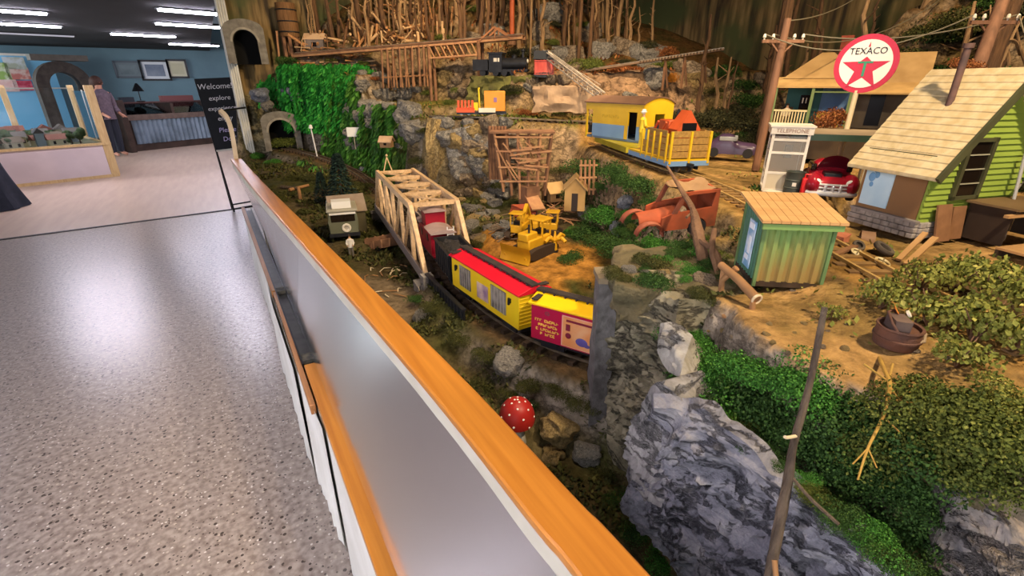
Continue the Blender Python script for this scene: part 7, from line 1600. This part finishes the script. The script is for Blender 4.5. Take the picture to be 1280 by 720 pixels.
for (px,py,r,m_,lb) in ((858,455,.050,GB,'bright green bush at the left end of the cliff top'),(893,462,.058,GB,'bright green bush second from the left on the cliff top'),(930,492,.062,GB,'bright green bush on the rim above the big rock face'),(972,512,.060,GD,'dark green bush left of the dead grey stick'),(940,452,.048,GB,'green bush behind the rim bushes at the plateau edge'),
    (1012,545,.058,GD,'dark green bush just right of the dead grey stick'),(1052,578,.058,GD,'dark green bush low on the rim below the dry twig'),(1100,610,.060,GD,'dark green bush hanging over the lower right rim'),(1010,478,.052,GB,'green bush behind the dead grey stick'),(1060,500,.056,GD,'green bush left of the dry yellow twig'),
    (1112,540,.058,GO,'olive bush behind the dry yellow twig'),(1150,498,.055,GO,'olive bush right of the dry yellow twig'),(1200,520,.060,GO,'olive bush near the right edge on the cliff top'),(1252,545,.060,GO,'olive bush cut by the right edge above the tan rock'),(1160,560,.056,GD,'dark green bush above the bottom right rock'),
    (1132,655,.045,GD,'dark bush in the hollow left of the bottom right rock'),(1215,580,.050,GO,'olive bush on top of the bottom right rock'),(1270,500,.050,GY,'yellow green bush at the right edge below the track'),(1250,690,.040,GO,'small olive tuft on the face of the bottom right rock'),
    (842,448,.040,GB,'bright green tuft at the cliff edge beside the pale ledge'),(838,474,.040,GB,'bright green tuft above the tall grey slab'),(852,492,.040,GB,'bright green tuft spilling over the left end of the big rock face'),(884,506,.042,GB,'bright green tuft spilling over the rim of the big rock face'),(925,532,.042,GD,'dark green tuft on the rim left of the dead grey stick'),(968,566,.042,GD,'dark green tuft on the rim behind the dead grey stick'),(1012,602,.042,GD,'dark green tuft on the rim right of the dead grey stick'),(1056,638,.042,GD,'dark green tuft low on the rim of the big rock face'),(1095,672,.040,GD,'lowest dark green tuft on the rim of the big rock face'),(868,432,.042,GB,'bright green bush at the back of the plateau edge'),(900,438,.042,GB,'green bush at the plateau edge below the log rail'),(1040,520,.055,GD,'green bush in the middle of the cliff top mass'),(1085,545,.055,GO,'olive bush in the middle of the cliff top mass')):
    p = on(px,py+22)
    if r < .045 and m_ is not GO: p.z = max(p.z, 1.06)
    bush(p-Vector((0,0,.004)), r*1.5, m_, lb, 'fine', None, 'bush', 1.05)
for (px,py,r,lb) in ((1100,372,.040,'leafy yellow green plant left of the tan platform'),(1145,352,.045,'leafy plant below the leaning brown boards'),(1190,352,.050,'leafy plant in front of the tan platform'),(1230,360,.050,'leafy plant below the awning post'),(1268,372,.050,'leafy plant at the right edge below the fuel pump'),(1160,395,.045,'leafy plant beyond the rails at the right'),(1215,410,.050,'leafy plant over the rails near the right edge'),(1262,425,.045,'leafy plant over the rails at the right edge'),(1195,445,.035,'low leafy plant in front of the rails at the right'),(1035,385,.022,'small leafy tuft at the right foot of the shed')):
    p = on(px,py+14); bush(p, r*1.35, GY, lb, 'twig', None, 'leafy_plant', 1.2, True)
for k in range(13):
    p = atz(*[(845,490),(872,500),(900,520),(925,540),(948,560),(972,580),(995,600),(1018,620),(1040,640),(1062,658),(1085,678),(1105,694),(1128,712)][k],1.075)
    bush(p+Vector((.012,-.002,-.014)), random.uniform(.024,.040), (GD,GD,GB,GO)[k%4], 'small green tuft along the upper rim of the big blue grey rock face', 'fine', 'tufts on the rock rim', 'bush', .9)
for (px,py,r,m_,lb) in ((742,215,.09,GD,'green bush at the top of the hillside below the crew cabin'),(775,225,.09,GD,'green bush on the hillside below the flat cars'),(810,238,.075,GD,'green bush above the pale hillside rock'),(730,250,.09,GD,'green bush left of the grey hillside rock'),(765,275,.085,GB,'green bush in the middle of the hillside'),(738,300,.085,GD,'dark green bush low on the hillside'),(715,325,.07,GD,'dark green bush beside the sand pit'),(775,310,.075,GD,'green bush low on the hillside right'),(800,315,.06,GD,'green bush above the tunnel mouth'),(822,305,.05,GB,'green bush in front of the wreck fender'),(848,318,.055,GB,'round green bush below the car wreck'),(862,345,.05,GB,'green bush above the cliff rocks left of the log rail'),(835,345,.045,GD,'dark green bush on the tunnel roof rock'),(820,258,.05,GD,'green bush left of the wreck roof'),(905,322,.035,GO,'olive bush between the stump and the shed'),(880,300,.035,GO,'olive bush at the rear of the car wreck'),
    (800,370,.035,GD,'dark green growth on the rock wall right of the pier'),(790,420,.04,GM,'mossy growth half way up the rock wall'),(812,440,.04,GD,'dark green growth under the pale ledge'),(800,480,.045,GM,'mossy growth left of the tall grey slab'),(795,530,.045,GD,'dark growth at the foot of the rock wall'),(745,590,.05,GM,'dark mossy bush behind the handrail near the pier foot'),(775,625,.05,GD,'dark green bush below the tall slab'),(800,665,.05,GD,'green bush between the handrail and the big rock face'),(830,705,.05,GB,'bright green bush at the bottom edge beside the handrail'),(755,545,.035,GM,'mossy tuft at the pier foot'),
    (580,425,.05,GM,'mossy bush on the bank beside the handrail'),(610,445,.05,GM,'mossy bush left of the grey bank rock'),(600,480,.05,GM,'mossy bush beside the rail left of the toadstool'),(665,480,.05,GM,'mossy bush on the bank right of the grey rock'),(700,490,.05,GM,'mossy bush on the bank below the crimson boxcar'),(728,505,.045,GM,'mossy bush beside the pier below the track'),(655,505,.05,GD,'dark bush right behind the toadstool'),(635,490,.04,GM,'mossy tuft above the toadstool'),(545,385,.05,GM,'mossy bush beside the girder fence'),(525,372,.045,GD,'green tuft on the rock near the bridge end'),(690,540,.03,GM,'mossy tuft on the flat tan rock'),
    (500,255,.08,GM,'dark brush at the far end of the truss bridge'),(620,235,.10,GM,'green brush left of the timber tower foot'),(640,255,.07,GM,'brush below the timber tower'),(600,305,.05,GM,'brush at the right side of the truss bridge'),(725,215,.08,GM,'brush right of the timber trestle bent'),
    (340,205,.09,GB,'blue green brush in front of the lower tunnel portal'),(365,225,.09,GM,'dark brush beside the far handrail'),(395,225,.10,GM,'dark brush along the lower track'),(450,235,.09,GM,'brush between the conifer and the track'),(320,195,.08,GB,'brush at the corner of the end wall'),(345,250,.08,GM,'dark brush left of the pale log'),(410,250,.07,GM,'dark brush beside the conifer'),(385,265,.06,GM,'low brush left of the old bus'),(500,310,.05,GM,'low brush at the pond under the bridge'),
    (905,95,.15,GD,'large green bush behind the utility pole'),(930,110,.13,GD,'green bush left of the porch cottage'),(890,115,.09,GM,'grey green brush beyond the work train'),(930,185,.05,GO,'olive brush in front of the parked purple car'),(890,180,.06,GM,'dark brush left of the parked purple car'),(958,215,.045,GY,'yellow grass clump at the foot of the utility pole'),(845,160,.06,GO,'olive brush behind the crew cabin'),
    (660,150,.07,GO,'olive brush right of the orange rail crane'),(700,142,.07,GO,'olive brush along the middle track'),(640,118,.08,GO,'olive brush above the orange rail crane'),(720,140,.06,GO,'olive brush left of the crew cabin roof'),(570,115,.08,GO,'olive brush below the trestle truss'),(690,55,.08,GO,'olive brush right of the dragline'),(770,40,.08,GO,'olive brush on the back slope'),(600,55,.07,GD,'dark green bush among the pale boulders'),(300,20,.14,GO,'mossy brush above the upper tunnel portal'),(320,35,.12,GD,'green brush right above the upper tunnel portal'),
    (505,190,.08,GM,'brown green brush on the crag above the bridge'),(525,205,.08,GM,'brush in the cleft left of the tall tan column'),(510,165,.08,GO,'brush under the crag top'),(535,165,.07,GM,'brush at the top of the tall tan column'),(640,225,.08,GD,'green brush at the foot of the post wall'),(700,215,.09,GM,'brush right of the timber tower'),(712,240,.08,GD,'green brush behind the ore shed'),(600,250,.07,GM,'brush among the scree stones'),(560,130,.07,GO,'brush on the middle ledge left of the orange crane'),(505,120,.08,DRY,'brown brush below the trestle posts'),(535,118,.08,GO,'olive brush below the trestle posts'),(480,135,.06,GM,'brush between the pale crag rocks'),(752,345,.03,GM,'tuft behind the cap of the stone pier'),(850,385,.04,GD,'dark tuft at the cliff edge left of the log rail'),(880,385,.035,GM,'tuft on the pale rocks below the log rail'),
    (415,78,.07,GM,'brush at the top of the vine cliff'),(455,80,.07,GO,'brush under the trestle at the cliff top'),(385,82,.06,DRY,'brown brush at the top of the vine cliff'),(470,100,.06,DRY,'brown brush beside the pale crag')):
    p = on(px,py); p.y = min(p.y, 6.25-r*1.9); p.x = min(p.x, 4.3)
    if hypot(p.x-.99,p.y-.80) < .21: p.z = max(p.z, 1.160); r *= 1.1
    if 715 < px < 890 and 190 < py < 350: r *= 1.4
    bush(p-Vector((0,0,.012)), r*1.2, m_, lb, 'fine', None, 'bush', .95)
p = on(834,108); bush(p+Vector((0,0,.03)), .09, OR, 'bright orange autumn shrub beneath the inclined tramway', 'fine', None, 'shrub', 1.3)
p = atd(1042,142,2.35); bush(p-Vector((0,0,.06)), .09, DRY, 'rusty brown dry shrub in front of the cottage plank wall', 'mid', None, 'shrub', 1.4)
p = atd(1210,72,1.92); bush(p-Vector((0,0,.04)), .05, DRY, 'orange brown tuft behind the filling station ridge', 'mid', None, 'shrub', 1.2)
for k in range(34):
    x = random.uniform(3.0,4.25); y = random.uniform(.5,2.8)
    bush((x,y,ground(x,y)), random.uniform(.14,.26), (DKF,GD,DKF,GM)[k%4], 'dark forest shrub on the shaded slope behind the cottage', 'fine', 'forest shrubs behind the cottage', 'bush', 1.1)
for k in range(26):
    x = random.uniform(2.2,4.2); y = random.uniform(3.6,5.6)
    bush((x,y,ground(x,y)), random.uniform(.10,.2), (DKF,GO,DKF,DRY)[k%4], 'brown green undergrowth in the dead forest at the back', 'fine', 'undergrowth in the back forest', 'bush', .9)
for k in range(46):
    p = on(random.uniform(715,845), random.uniform(205,335))
    if ground(p.x,p.y) > 1.17 or pline(np.array([p.x]),np.array([p.y]),[tuple(q) for q in T1][::2])[0][0] < .15 or nopit(np.array([p.x]),np.array([p.y]))[0] == False: continue
    bush(p-Vector((0,0,.015)), random.uniform(.05,.085), (GD,GB,GD,GO)[k%4], 'green foliage clump in the carpet on the hillside below the work train', 'fine', 'hillside foliage clumps', 'bush', .9)
for k,(x,y,r,lb) in enumerate(((.90,.83,.035,'green tuft on the tunnel roof behind the pier cap'),(.97,.86,.045,'green bush at the back left of the tunnel roof'),(1.06,.88,.05,'green bush at the back of the tunnel roof by the dead trunk'),(1.00,.77,.045,'green bush in the middle of the tunnel roof'),(1.08,.78,.045,'green bush on the tunnel roof beside the log rail'),(.93,.74,.035,'green tuft at the front edge of the tunnel roof'),(1.02,.68,.035,'green tuft on the tunnel roof below the log rail'),(1.13,.86,.045,'green bush at the right end of the tunnel roof'))):
    bush((x,y,1.148), r, (GD,GB)[k%2], lb, 'fine', None, 'bush', .9)
for k,(x,y,r,lb) in enumerate(((.90,.78,.028,'tan stone at the front of the tunnel roof'),(.96,.70,.032,'pale stone on the tunnel roof edge above the rock wall'),(.86,.86,.022,'small stone beside the pier cap'))):
    boulder((x,y,1.15), r, (TANROCK,WARMROCK,GREYROCK)[k], lb)
# conifers
def conifer(p, h_, label, group=None):
    t = thing('conifer', label, 'tree', p, 0, group); MB().cyl((0,0,-.02),(0,0,h_*.95),h_*.035,h_*.008,8).build('trunk', BARK2, t)
    rs = np.random.RandomState(5); vs = []; fs = []
    for k in range(1500):
        u = rs.rand()**.8; a = rs.uniform(0,6.28); r = h_*.36*(1-u)**.9*(.45+.55*rs.rand())*(1-.25*((u*7)%1)); q = np.array([r*cos(a),r*sin(a),h_*(.10+.9*u)-r*.35]); l = h_*.085
        d = np.array([cos(a),sin(a),-.35]); s_ = np.array([-sin(a),cos(a),rs.uniform(-.5,.5)]); i = len(vs); vs += [q,q+d*l*.5+s_*l*.2,q+d*l,q+d*l*.5-s_*l*.2]; fs.append((i,i+1,i+2,i+3))
    me = bpy.data.meshes.new('needles'); me.from_pydata([tuple(map(float,v)) for v in vs],[],fs); me.materials.append(PINE_); o = bpy.data.objects.new('needles', me); C.objects.link(o); o.parent = t
p = on(430,262); conifer((p.x,p.y,p.z), .40, 'dark blue green conifer behind the old bus and hut')
p = on(405,255); conifer((p.x,p.y,p.z), .24, 'small dark conifer left of the larger conifer')
# vines over the cliff
def vines(a0, a1, zr, n, m_, label, ls, ridge=.05, seed=1):
    rs = np.random.RandomState(seed); seg = [(.40,6.22),(.55,6.15),(.74,5.86),(.98,5.38),(1.16,4.8),(1.22,4.3),(1.36,3.95)]
    S = [0]; 
    for p, q in zip(seg[:-1],seg[1:]): S.append(S[-1]+hypot(q[0]-p[0],q[1]-p[1]))
    s = rs.uniform(a0,a1,n)*S[-1]; bx = np.interp(s,S,[p[0] for p in seg]); by = np.interp(s,S,[p[1] for p in seg])
    e = .02; tx = np.interp(s+e,S,[p[0] for p in seg])-bx; ty = np.interp(s+e,S,[p[1] for p in seg])-by; ln = np.hypot(tx,ty)+1e-9; nx_, ny_ = -ty/ln, tx/ln
    z = rs.uniform(zr[0],zr[1],n); z -= .12*rs.rand(n)*(z < zr[0]+.2)
    sgn = np.where(terrain(bx+nx_*.5,by+ny_*.5) > terrain(bx-nx_*.5,by-ny_*.5), 1, -1); nx_ *= sgn; ny_ *= sgn
    tt = np.linspace(-.25,.6,60); found = np.full(n,.6)
    for t in tt[::-1]:
        hh = terrain(bx+nx_*t,by+ny_*t); found = np.where(hh >= z, t, found)
    rd = ridge*(.5+.5*np.sin(s*46+2*np.sin(s*13)))+.03*rs.rand(n); f = found-rd
    X_ = bx+nx_*f; Y_ = by+ny_*f; vs = []; fs = []
    for k in range(n):
        if found[k] > .59: continue
        d = np.array([rs.normal()*.35-nx_[k]*.25, rs.normal()*.35-ny_[k]*.25, -1.]); d /= np.linalg.norm(d); w_ = np.array([ny_[k],-nx_[k],rs.normal()*.4]); l = ls*rs.uniform(.6,1.4); p = np.array([X_[k],Y_[k],z[k]]); i = len(vs)
        o_ = np.array([-nx_[k],-ny_[k],0])*l*.25; vs += [p,p+d*l*.5+w_*l*.3+o_*.5,p+d*l+o_,p+d*l*.5-w_*l*.3+o_*.5]; fs.append((i,i+1,i+2,i+3))
    c = np.mean(vs,0); me = bpy.data.meshes.new('vine_curtain'); me.from_pydata([tuple(map(float,v-c)) for v in vs],[],fs); me.materials.append(m_); o = bpy.data.objects.new('vine_curtain', me); C.objects.link(o); o.location = c; tag(o, label, 'vines', None, 'stuff')
VB = leaf_mat('vivid_vine','1f6a22','38963a','5cb048'); VM = leaf_mat('vine_green','2c5a1e','4a7c2c','6a9440'); VO = leaf_mat('vine_olive','3a5420','56702c','7a8a40')
vines(.0,.13,(1.50,1.80),2600,VB,'vivid green vines hanging below the upper tunnel portal',.045,.03,2)
vines(.13,.50,(1.26,1.80),12000,VB,'long vivid green vine curtain at the left of the cliff',.05,.09,3)
vines(.38,.90,(.92,1.76),15000,VM,'mid green ivy covering the middle of the cliff',.05,.07,4)
vines(.60,.95,(.88,1.45),5000,VO,'olive ivy low on the cliff beside the truss bridge',.042,.05,5)
vines(.84,.98,(1.0,1.6),1800,VO,'thin olive creepers on the crag above the bridge',.04,.04,6)
# ground cover nobody could count
def tufts(label, region, n, m_, ls, cond=None, seed=1, name='ground_moss'):
    rs = np.random.RandomState(seed); x = rs.uniform(region[0],region[1],n); y = rs.uniform(region[2],region[3],n); keep = fbm(x*6+seed,y*6,3) > -.05
    if cond: keep &= cond(x,y)
    x, y = x[keep], y[keep]; z = terrain(x,y); vs = []; fs = []
    for k in range(len(x)):
        a = rs.uniform(0,6.28); tl = rs.uniform(.2,1.2); d = np.array([cos(a)*cos(tl),sin(a)*cos(tl),sin(tl)]); w_ = np.array([-sin(a),cos(a),rs.normal()*.3]); l = ls*rs.uniform(.5,1.4); p = np.array([x[k],y[k],z[k]+.001+.004*rs.rand()]); i = len(vs)
        vs += [p,p+d*l*.5+w_*l*.3,p+d*l,p+d*l*.5-w_*l*.3]; fs.append((i,i+1,i+2,i+3))
    c = np.mean(vs,0); me = bpy.data.meshes.new(name); me.from_pydata([tuple(map(float,v-c)) for v in vs],[],fs); me.materials.append(m_); o = bpy.data.objects.new(name, me); C.objects.link(o); o.location = c; tag(o, label, 'moss', None, 'stuff')
def off(T, w_): 
    P_ = [tuple(p) for p in T][::3]; return lambda x,y: pline(x,y,P_)[0] > w_
o1, o2, o3 = off(T1,.07), off(T2,.085), off(T3,.07)
nopit_ = lambda x,y: (np.hypot((x-1.22)/.36,(y-1.95)/.42) > 1.0) & (np.hypot((x-.42)/.24,(y-2.05)/.33) > 1.05)
tufts('dark mossy ground cover of the low valley beside the handrail', (.42,1.3,.6,1.8), 15000, GM, .014, lambda x,y: o1(x,y) & nopit(x,y), 3)
tufts('dark mossy ground cover around the pond and far track', (.2,1.5,1.8,6.0), 16000, GM, .026, lambda x,y: o1(x,y) & nopit(x,y) & (terrain(x,y) < 1.1), 4)
tufts('green ground cover on the hillside below the work train', (1.0,2.1,1.05,2.8), 14000, GD, .022, lambda x,y: o2(x,y) & (terrain(x,y) > .85) & (terrain(x,y) < 1.165), 5)
tufts('sparse yellow weeds on the sandy village ground', (.75,3.2,-.2,2.6), 9000, GY, .014, lambda x,y: o2(x,y) & (terrain(x,y) > 1.12) & (terrain(x,y) < 1.26) & (fbm(x*4,y*4,3) > .12), 6)
tufts('olive weeds on the middle ledge', (1.3,4.4,2.5,4.2), 9000, GO, .026, lambda x,y: o3(x,y) & (terrain(x,y) > 1.28) & (terrain(x,y) < 1.5), 7)
tufts('brown forest litter on the back slope', (.6,3.7,3.2,5.8), 12000, DRY, .035, lambda x,y: terrain(x,y) > 1.66, 8)
# loose pebbles in the village sand
random.seed(55)
for k in range(60):
    p = on(random.uniform(860,1270), random.uniform(330,470)); boulder(p, random.uniform(.003,.008), (TANROCK,WARMROCK)[k%2], 'tiny tan pebble on the sandy village ground', 'village pebbles', 'pebble')
# ------------------------------------------------------------------ dead forest: trunks, stumps, fallen logs
TB = mat('forest_bark','6b4c30','4a3422',rough=.9,scale=16,stretch=(4,4,.5),bump=.4); TB2 = mat('pale_trunk','9a7a54','76593a',rough=.9,scale=16,stretch=(4,4,.5))
def trunk_mb(seed, h_=1.):
    r_ = random.Random(seed); m = MB(); pts = [(r_.uniform(-.008,.008)*k, r_.uniform(-.008,.008)*k, -.05+h_*1.05*k/6) for k in range(7)]; m.tube(pts, [.034,.028,.025,.022,.019,.016,.010], 9)
    for k in range(7):
        z = r_.uniform(.25,.95)*h_; a = r_.uniform(0,6.28); l = r_.uniform(.05,.16); i = min(5,int(z/h_*6)); b = Vector(pts[i]).lerp(Vector(pts[i+1]),z/h_*6-i); m.tube([b,b+Vector((cos(a)*l,sin(a)*l,l*.5))],[.008,.003],5)
    return m
protos = [trunk_mb(k).build('bare_tree', (TB,TB2)[k%2]) for k in range(6)]
TLAB = 'bare leafless trunk standing in the dead forest at the back'
used = [False]*6; random.seed(12)
def put_trunk(x, y, s, g='bare trunks of the dead forest', lab=TLAB):
    k = random.randrange(6); o = protos[k]
    if used[k]: o = protos[k].copy(); C.objects.link(o)
    used[k] = True; o.location = (x,y,ground(x,y)-.01); o.scale = (s*random.uniform(.7,1.2),)*2+(s,); o.rotation_euler = (random.gauss(0,.05),random.gauss(0,.05),random.uniform(0,6.28)); tag(o, lab, 'tree', g)
for k in range(230):
    x = random.uniform(.9,4.1); y = random.uniform(4.6,6.25)-max(0,x-2.6)*.9
    if y < 3.3 or ground(x,y) < 1.84: continue
    put_trunk(x, y, random.uniform(.35,.95))
for k in range(16): put_trunk(random.uniform(3.3,4.2), random.uniform(1.0,3.0), random.uniform(.5,.9))
for k in range(6):
    if not used[k]: put_trunk(2.0+.2*k, 5.6, .6)
for (px,py,d,h_,r,lb) in ((724,45,4.6,.8,.016,'slim straight trunk rising right of the red post'),(738,43,4.55,.8,.018,'second slim trunk rising above the tramway'),(663,38,4.6,.7,.010,'thin pale pole right of the red post'),(1243,70,2.3,.7,.03,'dark trunk behind the leaning utility pole'),(957,150,3.1,.9,.035,'dark thick trunk behind the cottage utility pole')):
    p = atd(px,py,d); z0 = ground(p.x,p.y); m = MB(); m.tube([(0,0,min(0,z0-p.z)-.02),(0.01,0,h_*.5),(0,.01,h_)],[r*1.1,r,r*.8],9); solo('bare_tree', m, TB if r > .012 else TB2, lb, 'tree', p)
for k in range(9):     # bare branches at the far right
    a = atd(random.uniform(1235,1290),random.uniform(60,110),2.4); b = atd(random.uniform(1235,1300),random.uniform(5,60),2.3); m = MB(); m.tube(spline([a-a,(b-a)*.5+Vector((random.uniform(-.05,.05),0,random.uniform(-.03,.05))),b-a],5),[.010*(1-.07*i) for i in range(11)],7); solo('bare_branch', m, TB2, 'bare crooked branch at the right edge behind the leaning utility pole', 'branch', a, 0, 'branches at the right edge')
LOGM = [mat('fresh_log','b98452','94653a',rough=.8,scale=14), mat('old_log','7a5636','5c3f28',rough=.9,scale=14), mat('pale_log','d0aa7c','b08a5e',rough=.8,scale=14)]
lg = []
for k in range(6):
    m = MB(); m.tube([(-.5,0,0),(0,random.uniform(-.01,.01),0),(.5,0,0)],[.055,.050,.044],10); lg.append(m.build('log', LOGM[k%3]))
first = [True]*6; random.seed(77)
def onr(x0, x1, y0, y1):
    """a random spot of the back slope seen between these image bounds"""
    for _ in range(40):
        p = on(random.uniform(x0,x1), random.uniform(y0,y1))
        if p.y < 6.1 and p.x < 4.2: break
    return p
def put_log(p, s, rot, lab, g):
    k = random.randrange(6); o = lg[k]
    if not first[k]: o = lg[k].copy(); C.objects.link(o)
    first[k] = False; o.location = p; o.scale = (s,s*.8,s*.8); o.rotation_euler = rot; tag(o, lab, 'log', g)
for k in range(85):
    p = onr(375,530,5,62); put_log(p+Vector((0,0,.015+.05*random.random())), random.uniform(.10,.34), (0,random.uniform(-.9,.9),random.uniform(0,3.14)), 'felled log in the tangled log heap above the trestle', 'logs in the log heap')
for k in range(40):
    p = onr(300,470,58,92); put_log(p+Vector((0,0,.012)), random.uniform(.06,.20), (0,random.uniform(-.2,.2),random.uniform(0,3.14)), 'cut log lying along the top of the vine cliff', 'logs along the cliff top')
for k in range(70):    # upright stumps and posts in the heap
    p = onr(330,570,4,66); put_log(p+Vector((0,0,.05)), random.uniform(.12,.30), (0,pi/2+random.uniform(-.35,.35),random.uniform(0,3.14)), 'upright stump among the logs above the trestle', 'upright stumps in the heap')
for k in range(6):
    if first[k]: put_log(on(400+10*k,80), .15, (0,0,.3), 'cut log lying along the top of the vine cliff', 'logs along the cliff top')
for k in range(22):
    p = on(random.uniform(455,545), random.uniform(330,372)); m = MB(); a = random.uniform(0,3.14); L_ = random.uniform(.03,.10); m.tube([(-L_/2,0,0),(0,.01,.008),(L_/2,0,0)],[.003,.0025,.001],5); solo('driftwood', m, PAL if k%3 else LOG, 'thin driftwood twig on the muddy bank of the pond', 'twig', p+Vector((0,0,.004)), a, 'driftwood at the pond')
